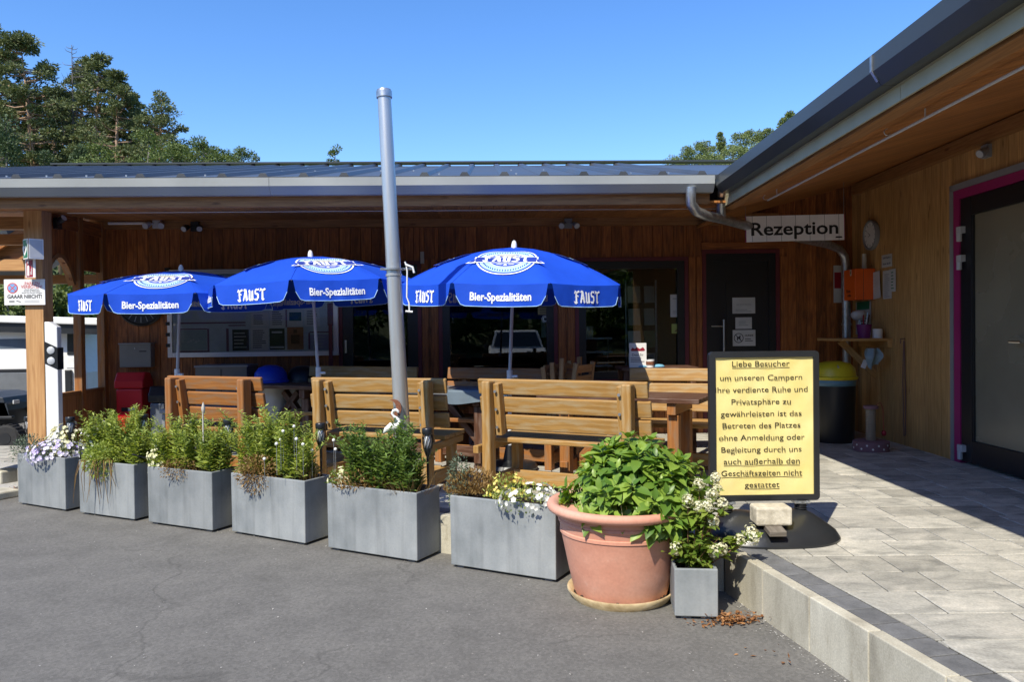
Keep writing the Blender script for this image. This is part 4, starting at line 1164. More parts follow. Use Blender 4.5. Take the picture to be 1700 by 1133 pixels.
    o = b.build('wooden_wedge', wood('grey_wedge', (.12, .10, .08), (.26, .23, .19)), loc=(s.x-.005, y-.215, TZ+.103), bevel=.003)
    tag(o, 'small grey wooden wedge under the stone block', 'wedge')
notice_stand()
# ---------------------------------------------------------------- planters along the kerb wall
PL = [((30, 835), (109, 847.5)), ((132, 851), (223.5, 863.5)), ((246, 867), (353, 882)), ((384.6, 882.7), (507, 903.5)), ((544, 909.6), (693, 933)), ((748, 938), (923.6, 965))]
TROUGH = []
def trough(a, c, depth, h, label, group, name='planter'):
    a = Vector((a.x, a.y, 0)); c = Vector((c.x, c.y, 0)); L = (c-a).length
    u = (c-a)/L; n = Vector((-u.y, u.x, 0)); mid = (a+c)/2+n*depth/2
    root = empty(name, mid, math.atan2(u.y, u.x), label, 'planter', group)
    t = .018; z0 = .016; r = random.Random(int(L*1000))
    b = MB(); x, y = L/2, depth/2
    o = [(-x, -y), (x, -y), (x, y), (-x, y)]; i = [(-x+t, -y+t), (x-t, -y+t), (x-t, y-t), (-x+t, y-t)]
    tp = .992
    vs = [Vector((p[0]*tp, p[1]*tp, z0)) for p in o]+[Vector((*p, h)) for p in o]+[Vector((*p, h)) for p in i]+[Vector((*p, h-.05)) for p in i]
    fs = [(3, 2, 1, 0)]
    for lvl in range(3):
        for k in range(4): k2 = (k+1) % 4; fs.append((lvl*4+k, lvl*4+k2, lvl*4+4+k2, lvl*4+4+k))
    b.add(vs, fs); b.build('trough', K['planter'], root, bevel=.006)
    b = MB(); nx = 14; vs = []; fs = []
    for j in range(4):
        for k in range(nx+1): vs.append((-x+t+(2*x-2*t)*k/nx, -y+t+(2*y-2*t)*j/3, h-.035+r.uniform(-.012, .014)))
    for j in range(3):
        for k in range(nx): q = j*(nx+1)+k; fs.append((q, q+1, q+nx+2, q+nx+1))
    b.add(vs, fs); b.build('soil', K['soil'], root)
    for sx in (-1, 1):
        for sy in (-1, 1):
            b = MB(); b.box((sx*(x-.06), sy*(y-.045), z0/2), (.05, .05, z0)); b.build('foot', K['paver_dark'], root)
    return (root, mid, u, n, L, depth, h)
names = ['grey trough planter of lilac flowers, leftmost of the row', 'grey trough planter with a trailing grassy tuft, beside the lilac flower trough', 'grey trough planter holding a bushy shrub, third along the row from the left',
         'grey trough planter with dry trailing herb and white bead picks, fourth from the left', 'grey trough planter in front of the leaning metal pole', 'grey trough planter with white flowers, next to the big terracotta pot']
for (a, c), nm in zip(PL, names):
    TROUGH.append(trough(atz(*a, .016), atz(*c, .016), .27, .455, nm, 'grey fibre cement trough planters'))
def on(k, s, t, z=0.0):
    """point over planter k: s along it (-1..1), t across it (-1 front .. 1 back), z above its rim"""
    _, m, u, n, L, d, h = TROUGH[k]
    return m + u*(s*L/2) + n*(t*d/2) + Vector((0, 0, h-.03+z))
def A3(v): return np.array([v.x, v.y, v.z])

def shrub(k, s0, s1, hmax, label, stems=46, mat='leaf_shrub', seed=1, tall=None):
    stems = int(stems*1.2)
    """upright willow-leaved shrub: many thin stems, narrow leaves all the way up"""
    rs = np.random.default_rng(seed)
    base = on(k, (s0+s1)/2, 0)
    root = empty('leafy_shrub', base, 0, label, 'shrub', 'green shrubs in the trough planters')
    st = MB(); P = []; D = []; Nn = []; Ln = []
    _, m, u, n, L, d, h = TROUGH[k]
    for i in range(stems):
        s = rs.uniform(s0, s1); t = rs.uniform(-.7, .7)
        b = A3(on(k, s, t)-base)
        prof = 1-abs((s-(s0+s1)/2)/((s1-s0)/2))**2.4*.45
        H = hmax*prof*rs.uniform(.6, 1.08)
        lean = A3(u)*rs.normal(0, .20)+A3(n)*rs.normal(-.08, .20)+A3(u)*((s-(s0+s1)/2)*.30)
        pts = [b+(np.array([0, 0, 1.0])*H+lean*H*f)*f for f in (0, .35, .7, 1.0)]
        st.tube(pts, [.0026, .0022, .0016, .0008], 4, cap=False)
        nl = int(64*H/.5)+8
        for j in range(nl):
            f = .08+.92*(j/nl)**.9
            p = b+(np.array([0, 0, 1.0])*H+lean*H*f)*f
            a = j*2.4+i; up = rs.uniform(.05, .9)
            dr = np.array([math.cos(a), math.sin(a), up])
            P.append(p); D.append(dr); Nn.append([-math.cos(a)*.4+rs.normal(0, .3), -math.sin(a)*.4+rs.normal(0, .3), 1.0])
            Ln.append(rs.uniform(.048, .098)*(1-.50*f))
        if rs.random() < .6:
            for q in range(3):                            # side twigs near the top
                f = rs.uniform(.45, .85); p0 = b+(np.array([0, 0, 1.0])*H+lean*H*f)*f
                a = rs.uniform(0, 6.28); dv = np.array([math.cos(a)*.5, math.sin(a)*.5, 1.0]); l = rs.uniform(.05, .12)
                st.tube([p0, p0+dv*l], [.0014, .0007], 3, cap=False)
                for j in range(10):
                    aa = j*2.4; P.append(p0+dv*l*(j/10)); D.append([math.cos(aa), math.sin(aa), 1.0]); Nn.append([0, 0, 1.0]); Ln.append(rs.uniform(.02, .035))
    st.build('stems', K['stem'], root)
    P, D, Nn, Ln = map(np.array, (P, D, Nn, Ln))
    leaves('foliage', P, D, Nn, Ln, Ln*.36, K[mat], root, 'lance')
    return root
def cushion(name, label, cat, k, s, t, r, z, leafmat, flowermat=None, nl=500, nf=60, leafL=.02, fl=.03, group=None, seed=1, drop=0.0, flat=.7, shape='lance', pos=None, up=.6, fz=.0):
    """low mound of small leaves with blossoms on its outside"""
    rs = np.random.default_rng(seed); p = pos if pos is not None else on(k, s, t)
    root = empty(name, p, 0, label, cat, group)
    d = unit(rs.normal(size=(nl, 3))*np.array([1, 1, .8])+np.array([0, 0, .25])); q = rs.random((nl, 1))**.4
    P = d*q*np.array([r[0], r[1], z]); P[:, 2] = np.maximum(P[:, 2], -drop) + z*.25
    leaves('foliage', P, unit(d+rs.normal(0, .5, (nl, 3))+np.array([0, 0, up])), rdir(nl)+np.array([0, 0, .8]), rs.uniform(.7, 1.3, nl)*leafL, rs.uniform(.7, 1.3, nl)*leafL*.4, K[leafmat], root, shape)
    if flowermat:
        d = unit(rs.normal(size=(nf, 3))*np.array([1, 1, .6])+np.array([0, -.35, .45]))
        P = d*np.array([r[0], r[1], z])*rs.uniform(.88, 1.08, (nf, 1)); P[:, 2] += z*.25+fz
        side = unit(np.cross(d, rdir(nf)))
        s_ = rs.uniform(.8, 1.2, nf)*fl
        leaves('blossoms', P-side*0, side, d, s_, s_, K[flowermat], root, 'petal5')
    return root
# leftmost trough: lilac, cream and small dark tufts
cushion('lilac_flowers', 'white and lilac flowers spilling over the leftmost trough planter', 'flowers', 0, .25, -.35, (.27, .16), .13, 'greyleaf', 'f_lilac', 500, 150, .022, .036, seed=3)
cushion('cream_flowers', 'cream flower clump behind the lilac flowers, leftmost trough planter', 'flowers', 0, .25, .45, (.19, .12), .21, 'leaf_fresh', 'f_cream', 350, 140, .022, .030, seed=4, fz=.05)
cushion('grey_herb', 'grey green herb tuft hanging over the left end of the leftmost trough', 'herb', 0, -.95, -.2, (.17, .14), .15, 'greyleaf', None, 900, 0, .024, seed=5, drop=.10)
# second trough
shrub(1, -.85, .95, .46, 'green shrub behind white flowers, second trough planter from the left', 60, seed=21)
cushion('white_flowers', 'white flowers among the shrub in the second trough planter', 'flowers', 1, -.75, -.2, (.14, .10), .30, 'leaf_shrub', 'f_white', 260, 60, .025, .030, seed=6)
cushion('trailing_tuft', 'round grassy tuft with straw blades hanging over the second trough planter', 'herb', 1, -.12, -1.02, (.155, .08), .16, 'leaf_shrub', None, 1500, 0, .028, seed=7, drop=.2, up=-.2)
def blades(name, label, k, s, t, n, hgt, mat, cat='grass tuft', spread=.6, seed=1, r=(.1, .05), pos=None, w_=.004):
    rs = np.random.default_rng(seed); p = pos if pos is not None else on(k, s, t)
    root = None
    vs, fs = [], []; b = MB()
    for i in range(n):
        a = rs.uniform(0, 6.28); q = rs.uniform(0, 1)**.5; base = np.array([math.cos(a)*r[0]*q, math.sin(a)*r[1]*q, 0])
        dv = np.array([math.cos(a)*spread*q+rs.normal(0, .15), math.sin(a)*spread*q+rs.normal(0, .15), 1.0]); dv /= np.linalg.norm(dv)
        H = hgt*rs.uniform(.5, 1.1); sd = np.array([-dv[1], dv[0], 0])+1e-6; sd /= np.linalg.norm(sd)
        p1 = base+dv*H*.55; p2 = base+dv*H+np.array([dv[0], dv[1], -.4])*H*.25*spread
        b.add([base-sd*w_/2, base+sd*w_/2, p1+sd*w_*.35, p1-sd*w_*.35, p2], [(0, 1, 2, 3), (3, 2, 4)])
    o = b.build(name, K[mat], None, loc=p)
    return tag(o, label, cat)
def strands():
    p = on(1, -.1, -1.1); b = MB(); rs = random.Random(5)
    for i in range(13):
        x = rs.uniform(-.12, .12); d = rs.uniform(-.05, .05)
        pts = [Vector((x, .05, .06)), Vector((x+d, -.06, .05)), Vector((x+d*1.6, -.09, -.06)), Vector((x+d*2+rs.uniform(-.03, .03), -.085, -.14-rs.random()*.16))]
        b.tube(pts, [.004, .004, .0032, .0012], 4)
    tag(b.build('straw_blades', K['f_cream'] if False else K['dry'], loc=p), 'long straw coloured blades draped over the second trough planter', 'grass blades')
strands()
# third, fourth, fifth trough
shrub(2, -.92, .95, .43, 'bushy green shrub filling the third trough planter from the left', 62, seed=22)
cushion('pale_green_flowers', 'pale yellow green flowers at the left end of the third trough', 'flowers', 2, -.92, -.3, (.10, .10), .20, 'leaf_fresh', 'f_cream', 240, 60, .026, .028, seed=8)
cushion('dry_trailer', 'brown dry trailing herb over the third trough planter', 'herb', 2, .0, -1.0, (.15, .06), .10, 'dry', None, 420, 0, .020, seed=9, drop=.13, up=-.3)
shrub(3, -.95, .80, .52, 'tall green shrub with white bead picks, fourth trough planter', 64, seed=23)
cushion('dry_trailer', 'greyish straw herb mound hanging over the fourth trough planter', 'herb', 3, -.25, -1.0, (.16, .075), .15, 'dry', None, 1100, 0, .024, seed=10, drop=.18, up=-.2)
blades('dry_stalks', 'dry upright stalks at the right end of the fourth trough planter', 3, .75, .0, 70, .20, 'dry', seed=2, r=(.09, .08))
shrub(4, -.65, .80, .46, 'green shrub in front of the leaning metal pole', 66, mat='leaf_dark', seed=24)
cushion('white_pansies', 'white pansies at the left corner of the trough below the metal pole', 'flowers', 4, -.85, -.2, (.11, .08), .11, 'leaf_fresh', 'f_cream', 200, 16, .03, .040, seed=11)
cushion('low_herb', 'low yellowing herb under the shrub before the metal pole', 'herb', 4, -.25, -.5, (.22, .08), .10, 'dry', None, 500, 0, .03, seed=12)
blades('dry_stalks', 'tan dry stalks at the right end of the trough below the metal pole', 4, .7, -.35, 120, .19, 'dry', seed=3, r=(.14, .08), spread=.8)
# sixth trough
cushion('brown_heather', 'brown faded heather cushion, sixth trough planter', 'heather', 5, -.78, .2, (.19, .13), .14, 'dry', None, 1700, 0, .026, seed=13, up=1.2)
cushion('yellow_flowers', 'small yellow flowers right of the brown heather', 'flowers', 5, -.05, .0, (.15, .11), .14, 'leaf_shrub', 'f_yellow', 420, 70, .024, .024, seed=14)
cushion('white_petunias', 'white petunias hanging over the rim beside the terracotta pot', 'flowers', 5, .55, -.6, (.23, .12), .12, 'leaf_shrub', 'f_white', 320, 60, .024, .036, seed=15, drop=.05)
cushion('silver_trailer', 'silvery green herb trailing down between two troughs', 'herb', 5, -1.08, .2, (.08, .12), .22, 'greyleaf', None, 1000, 0, .024, seed=16, drop=.3, up=-.5)
# solar torches
def torch(px, py, d, label):
    q = aty(px, py, d); z = q.z-.36
    root = empty('solar_torch', (q.x, q.y, z), 0, label, 'garden torch', 'black solar torches in the planters')
    b = MB(); b.tube([(0, 0, 0), (0, 0, .30)], [.006, .010], 8); b.lathe([(.008, .29), (.016, .305), (.026, .335), (.029, .35)], n=12); b.build('stake', K['black'], root, auto=40)
    b = MB()
    prof = [(.027, .345), (.033, .38), (.034, .42), (.030, .445)]
    for k in range(9):
        a0 = 2*math.pi*k/9
        b.tube([(r*math.cos(a0+.9*i/3), r*math.sin(a0+.9*i/3), z) for i, (r, z) in enumerate(prof)], .0032, 4)
    b.build('lattice', K['black'], root)
    b = MB(); b.lathe([(.0, .345), (.022, .345), (.026, .40), (.022, .445), (.0, .445)], n=14); b.build('diffuser', K['lightgrey'], root, smooth=True)
    b = MB(); b.lathe([(.0, .442), (.034, .442), (.037, .45), (.037, .478), (.033, .484), (.0, .484)], n=18); b.build('solar_cap', K['anthracite'], root, auto=40)
    return root
torch(117, 716, 6.75, 'black solar torch between the cream flowers and the second shrub')
torch(239, 713, 6.35, 'black solar torch at the right end of the second trough planter')
torch(379, 722, 5.98, 'black solar torch right of the third shrub, before the leftmost bench')
torch(532.5, 731, 5.58, 'black solar torch between the fourth shrub and the pole shrub')
torch(710, 742, 5.12, 'black solar torch right of the steel pole, before a bench leg')
torch(47, 712, 7.9, 'small black solar lantern left of the porch post')
def panel_pick(px, py, d, label):
    q = aty(px, py, d)
    root = empty('solar_charger', (q.x, q.y, q.z-.14), .3, label, 'solar panel')
    b = MB(); b.box((0, 0, .14), (.11, .06, .012), Matrix.Rotation(.35, 3, 'Y')); b.build('panel', K['black'], root, bevel=.003)
    b = MB(); b.tube([(0, 0, -.05), (0, 0, .135)], .006, 6); b.build('stake', K['black'], root)
panel_pick(497, 772, 5.64, 'small black solar panel on a stake in the fourth trough planter')
panel_pick(232, 757, 6.2, 'small black solar panel lying at the end of the second trough')
panel_pick(133, 748, 6.5, 'small black solar panel above the leftmost trough corner')
def bead(px, py, d):
    q = aty(px, py, d); root = empty('bead_pick', (q.x, q.y, q.z-.22), 0, 'thin stem with a white bead above the fourth trough', 'garden pick', 'white bead picks')
    b = MB(); b.tube([(0, 0, 0), (.0, 0, .21)], .0018, 5); b.build('stem', K['galv'], root)
    b = MB(); b.lathe([(.0, .205), (.009, .21), (.0125, .218), (.009, .227), (.0, .231)], n=10); b.build('bead', K['white'], root, smooth=True)
for px, py in ((470, 716), (466, 730), (459, 737), (492, 729), (503, 738), (518, 748), (439, 762), (554, 731), (557, 746), (488, 708)): bead(px, py, 5.45+random.uniform(-.08, .06))
# flamingo and rusty crescent on sticks
def flamingo():
    q = aty(654, 712, 5.30); root = empty('flamingo_ornament', (q.x, q.y, q.z-.3), 0, 'small white flamingo garden ornament left of the steel pole', 'ornament')
    b = MB()
    b.tube([(-.075, 0, .265), (-.055, 0, .29), (-.02, 0, .312), (.015, 0, .31), (.035, 0, .33), (.040, 0, .355), (.02, 0, .372), (.0, 0, .385), (-.012, 0, .405), (-.002, 0, .424), (.018, 0, .428), (.030, 0, .418), (.034, 0, .400)],
           [.004, .018, .030, .026, .015, .0105, .0095, .009, .009, .0095, .011, .010, .004], 12)
    b.build('body', K['white'], root, smooth=True)
    b = MB(); b.tube([(.030, 0, .408), (.038, 0, .392), (.036, 0, .380)], [.007, .006, .001], 8); b.build('beak', K['black'], root)
    b = MB(); b.tube([(-.005, .01, .29), (.0, .01, -.1)], .003, 6); b.build('leg', K['grey'], root)
    b = MB(); b.tube([(.012, -.01, .29), (.016, -.01, -.1)], .003, 6); b.build('leg', K['grey'], root)
flamingo()
def crescent():
    q = aty(653, 678, 5.36); root = empty('rusty_ornament', (q.x, q.y, q.z-.3), 0, 'rusty crescent shaped ornament on a thin rod above the flamingo', 'ornament')
    b = MB(); o = []; n = 12
    for i in range(n+1):
        a = R(120-220*i/n); o.append((.058*math.cos(a), .30+.062*math.sin(a)))
    for i in range(n, -1, -1):
        a = R(120-220*i/n); o.append((.040*math.cos(a)-.020, .304+.050*math.sin(a)))
    b.prism(o, .02, Matrix(((1, 0, 0, 0), (0, 0, -1, .01), (0, 1, 0, 0), (0, 0, 0, 1)))); b.build('crescent', K['rust'], root)
    b = MB(); b.tube([(.01, 0, -.15), (.004, 0, .25)], .003, 6); b.build('rod', K['galv'], root)
crescent()
def stick():
    q = aty(337, 700, 5.85); b = MB(); b.tube([(0, 0, -.16), (.0, 0, .07)], .006, 6); b.lathe([(.0, .05), (.012, .07), (.016, .10), (.008, .13), (.0, .15)], (.004, 0, 0), n=8)
    tag(b.build('plant_marker', K['beige'], loc=q, auto=60), 'pale plant marker stick with dried head above the third trough', 'plant marker')
stick()

# ---------------------------------------------------------------- terracotta pot with its hydrangea, small planter beside it
def pot():
    c = atz(1028, 1001, .03); c = Vector((c.x, c.y+.02, 0)); c.y = 4.30; c.x = (1026-850)/1280*4.30
    root = empty('saucer', c, 0, 'stained pale saucer under the big terracotta pot', 'saucer')
    b = MB(); b.lathe([(.0, .012), (.255, .012), (.285, .05), (.297, .052), (.299, .042), (.27, .0), (.0, .0)], n=56); b.build('dish', K['saucer'], root, auto=50)
    root = empty('terracotta_pot', c+Vector((0, 0, .0125)), 0, 'big terracotta coloured round pot on a saucer, holding the hydrangea', 'plant pot')
    prof = [(.0, .0), (.245, .0), (.258, .02), (.290, .16), (.318, .30), (.330, .352), (.336, .356), (.336, .372), (.331, .376), (.338, .412), (.345, .418), (.345, .432), (.340, .436), (.348, .468), (.352, .482)]
    b = MB(); b.lathe(prof+[(.33, .482), (.32, .44), (.0, .44)], n=64); b.build('body', K['terracotta'], root, auto=35)
    b = MB(); b.lathe([(.335, .470), (.352, .466), (.385, .470), (.402, .482), (.408, .498), (.402, .515), (.385, .524), (.365, .520), (.345, .508), (.335, .490)], n=64)
    b.v = b.v; n = 64; b.add([(0, 0, -5)], []); b.v.pop()
    b.build('rim', K['terracotta'], root, auto=60)
    b = MB(); b.lathe([(.0, .46), (.15, .47), (.33, .452)], n=32); b.build('soil', K['soil'], root)
    b = MB(); rnd = random.Random(3)                       # crust of soil where the foot meets the saucer
    for k in range(90):
        a = rnd.uniform(0, 6.283); r = rnd.uniform(.252, .268); s = rnd.uniform(.006, .016)
        b.box((r*math.cos(a), r*math.sin(a), rnd.uniform(.005, .025)), (s, s, s*1.4), Matrix.Rotation(a, 3, 'Z'))
    b.build('soil_crust', K['soil'], root)
    return c
POT = pot()
def hydrangea():
    rs = np.random.default_rng(31)
    base = POT+Vector((.06, 0, .46))
    root = empty('hydrangea', base, 0, 'dense dome of large fresh green hydrangea leaves in the terracotta pot', 'hydrangea')
    P, D, Nn, Ln = [], [], [], []
    st = MB()
    tips = []
    for i in range(235):
        d = unit((rs.normal(size=(1, 3))*np.array([1, 1, .8])+np.array([.04, -.15, .35])))[0]
        if d[2] < -.12: continue
        q = rs.uniform(.80, 1.0) if i < 185 else rs.uniform(.45, .8)
        p = d*np.array([.40, .37, .39])*q+np.array([.03, 0, .03])
        if p[0] < -.2: p[2] = min(p[2], .36+.9*(p[0]+.2))
        p[2] = max(p[2], -.0)
        tips.append((p, d))
    for p, d in tips:
        st.tube([np.array([p[0]*.15, p[1]*.15, -.03]), p*np.array([.7, .7, .55]), p-d*.01], [.004, .0035, .003], 4, cap=False)
        ax = unit((d+np.array([0, -.1, .55]))[None])[0]; x = unit(np.cross(ax, rs.normal(size=3))[None])[0]; y = np.cross(ax, x)
        for ring_, (nl, el, ln) in enumerate(((4, .80, .062), (4, .32, .100), (4, -.02, .118))):
            for j in range(nl):
                a = 2*math.pi*(j+.5*(ring_ % 2))/nl+rs.normal(0, .2)
                dv = (x*math.cos(a)+y*math.sin(a))*math.cos(el)+ax*math.sin(el)
                P.append(p-ax*.022*ring_+dv*.01); D.append(dv+rs.normal(0, .12, 3)-np.array([0, 0, .05*ring_])); Nn.append(ax+np.array([0, 0, .4])+rs.normal(0, .12, 3)); Ln.append(ln*rs.uniform(.72, 1.15))
    P, D, Nn, Ln = map(np.array, (P, D, Nn, Ln))
    st.build('stems', K['stem'], root)
    leaves('foliage', P, D, Nn, Ln, Ln*.62, K['leaf_hyd'], root, 'ovate')
    b = MB()
    for i in range(16):
        a = rs.uniform(2.0, 4.6); r = rs.uniform(.24, .34)
        b.tube([(r*math.cos(a), r*math.sin(a), -.02), (r*math.cos(a)*1.1-.02, r*math.sin(a)*1.1, rs.uniform(.06, .2))], [.0025, .001], 4)
    b.build('dry_stalks', K['f_cream'], root)
hydrangea()
SM = trough(atz(1120, 1029.5, .0), atz(1193, 1031.5, .0), .235, .262, 'small square grey planter beside the terracotta pot', None, 'planter')
def panicles():
    rs = np.random.default_rng(41)
    base = SM[1]+Vector((0, 0, .24))
    root = empty('white_hydrangea', base, 0, 'leggy hydrangea with cream white flower heads in the small planter', 'hydrangea')
    W = lambda px, py, y: (aty(px, py, y)-base)
    d = base.y
    heads = [W(1160, 805, d+.02), W(1188, 795, d+.06), W(1182, 822, d-.02), W(1142, 832, d-.06), W(1160, 842, d-.06), W(1176, 840, d-.08), W(1200, 838, d-.02), W(1184, 867, d-.06), W(1190, 814, d+.05), W(1122, 912, d-.08), W(1186, 916, d-.1), W(1198, 912, d-.08), W(1246, 884, d), W(1229, 898, d-.02), W(1251, 892, d-.03)]
    st = MB(); P, D, Nn, Ln = [], [], [], []
    fP, fD, fN, fL = [], [], [], []
    def leafing(a, c, n, l=.06):
        for j in range(n):
            f = rs.uniform(.12, .98); p = a+(c-a)*f; an = rs.uniform(0, 6.28)
            P.append(p); D.append([math.cos(an), math.sin(an), rs.uniform(-.2, .5)]); Nn.append([rs.normal(0, .3), rs.normal(0, .3)-.3, 1]); Ln.append(l*rs.uniform(.6, 1.15))
    for i, h in enumerate(heads):
        h = A3(h); a = np.array([rs.uniform(-.06, .06), rs.uniform(-.05, .05), 0])
        mid = a*.4+h*.55+np.array([0, 0, .06 if h[2] < .15 else 0])
        st.tube([a, mid, h], [.0035, .003, .002], 5, cap=False)
        leafing(a, mid, 9); leafing(mid, h, 16)
        m = 110; dd = rdir(m); q = rs.random((m, 1))**.33
        r = .033 if i not in (12, 14) else .042
        pt = h+dd*q*np.array([r, r, r*1.15]); side = unit(np.cross(dd, rdir(m)))
        fP.append(pt); fD.append(side); fN.append(dd); fL.append(rs.uniform(.010, .017, m))
    for i in range(46):
        an = rs.uniform(0, 6.28); h = np.array([math.cos(an)*rs.uniform(.05, .17), math.sin(an)*rs.uniform(.04, .15), rs.uniform(.05, .20)])
        st.tube([np.zeros(3), h], [.003, .0015], 4, cap=False); leafing(np.zeros(3), h, 9, .052)
    leafing(A3(W(1160, 760, d+.12)), A3(W(1150, 850, d+.1)), 26, .055)
    P, D, Nn, Ln = map(np.array, (P, D, Nn, Ln))
    st.build('stems', plain('reddish_stem', (.16, .08, .04), .6), root)
    leaves('foliage', P, D, Nn, Ln, Ln*.55, K['leaf_fresh'], root, 'ovate')
    fP, fD, fN, fL = map(np.concatenate, (fP, fD, fN, fL))
    leaves('flower_heads', fP, fD, fN, fL, fL, K['f_panicle'], root, 'petal5')
panicles()
def dry_leaves():
    rs = np.random.default_rng(51)
    P = []
    for (px, py, n, sx, sy) in ((1222, 1034, 210, .11, .05), (1180, 1038, 40, .14, .03), (1300, 1085, 14, .2, .2), (20, 815, 40, .3, .2), (1112, 965, 40, .03, .12)):
        c = atz(px, py, 0); pts = np.stack([rs.normal(c.x, sx/2, n), rs.normal(c.y, sy/2, n), rs.uniform(.004, .02, n)+.03*np.exp(-rs.random(n)*3)*(n > 100)], 1)
        for p in pts:
            v = Vector((p[0], p[1], 0))
            if (v-CORNER).dot(Vector((-LINE2.y, LINE2.x, 0)))*(1 if -LINE2.y > 0 else -1) < -.01: P.append(p)
    P = np.array(P); n = len(P)
    o = leaves('fallen_leaves', P, rdir(n)*np.array([1, 1, .35]), rdir(n)*.5+np.array([0, 0, 1]), rs.uniform(.014, .036, n), rs.uniform(.009, .02, n), K['dryleaf'], None, 'quad')
    tag(o, 'dry brown leaves swept against the kerb wall', 'leaves', kind='stuff')
dry_leaves()

def grit():
    rs = np.random.default_rng(61); P = []
    for (a, c) in PL:
        a, c = atz(*a, 0), atz(*c, 0)
        u = (c-a); n = Vector((-u.y, u.x, 0)).normalized()
        for i in range(60):
            p = a+u*rs.uniform(-.05, 1.05)-n*(abs(rs.normal(0, .035))-.03); P.append((p.x, p.y, .003))
    for i in range(260):
        p = CORNER+LINE2*rs.uniform(0, 2.4)-Vector((.981, .192, 0))*abs(rs.normal(0, .04)); P.append((p.x, p.y, .003))
    for i in range(420):
        p = Vector((rs.uniform(-4, 2), rs.uniform(2.2, 6.5), .002)); P.append(tuple(p))
    P = np.array([p for p in P if (Vector((p[0], p[1], 0))-CORNER).dot(Vector((.981, .192, 0))) < -.005 or (Vector((p[0], p[1], 0))-CORNER).dot(N_ROW) < -.01]); n = len(P)
    L = rs.uniform(.004, .013, n)
    tag(leaves('grit', P, rdir(n)*np.array([1, 1, .2]), rdir(n)*.3+np.array([0, 0, 1]), L, L*.8, K['gravel']), 'pale grit scattered along the planters and the kerb wall', kind='stuff')
grit()
# ---------------------------------------------------------------- things on and along the long wing's wall
FM = lambda p: MAIN @ Vector(p)
def mframe(p, y=None):                                   # frame on the facade: x to the right, y up, z out of the wall
    return MAIN @ face_M(p, (1, 0, 0), (0, -1, 0))
def wframe(p):                                           # the same on the right wing's wall: x towards the camera
    return WING @ face_M(p, (0, -1, 0), (-1, 0, 0))
def sheet(name, M, w_, h, label, cat, col=None, group=None, th=.0015, draw=None, mats=None):
    """thin printed sheet or plate whose lower layers carry the print"""
    b = MB(); b.prism(rect(-w_/2, w_/2, -h/2, h/2), th)
    o = b.build(name, col or K['paper']); o.matrix_world = M
    tag(o, label, cat, group)
    if draw:
        d = MB(); draw(d, th+.0012); d.build('print', mats or K['ink'], o)
    return o
I4 = Matrix.Identity(4)
def lines(b, x0, x1, y0, y1, n, z, hh=.35, ragged=True, seed=1):
    r = random.Random(seed); st = (y1-y0)/n
    for k in range(n):
        y = y0+st*(k+.5); e = x1-(x1-x0)*(r.uniform(0, .35) if ragged else 0)
        b.flat([rect(x0, e, y-st*hh/2, y+st*hh/2)], I4, z)
def at_main(px, py, y=WALL_Y-.03): return onmain(px, py, y)
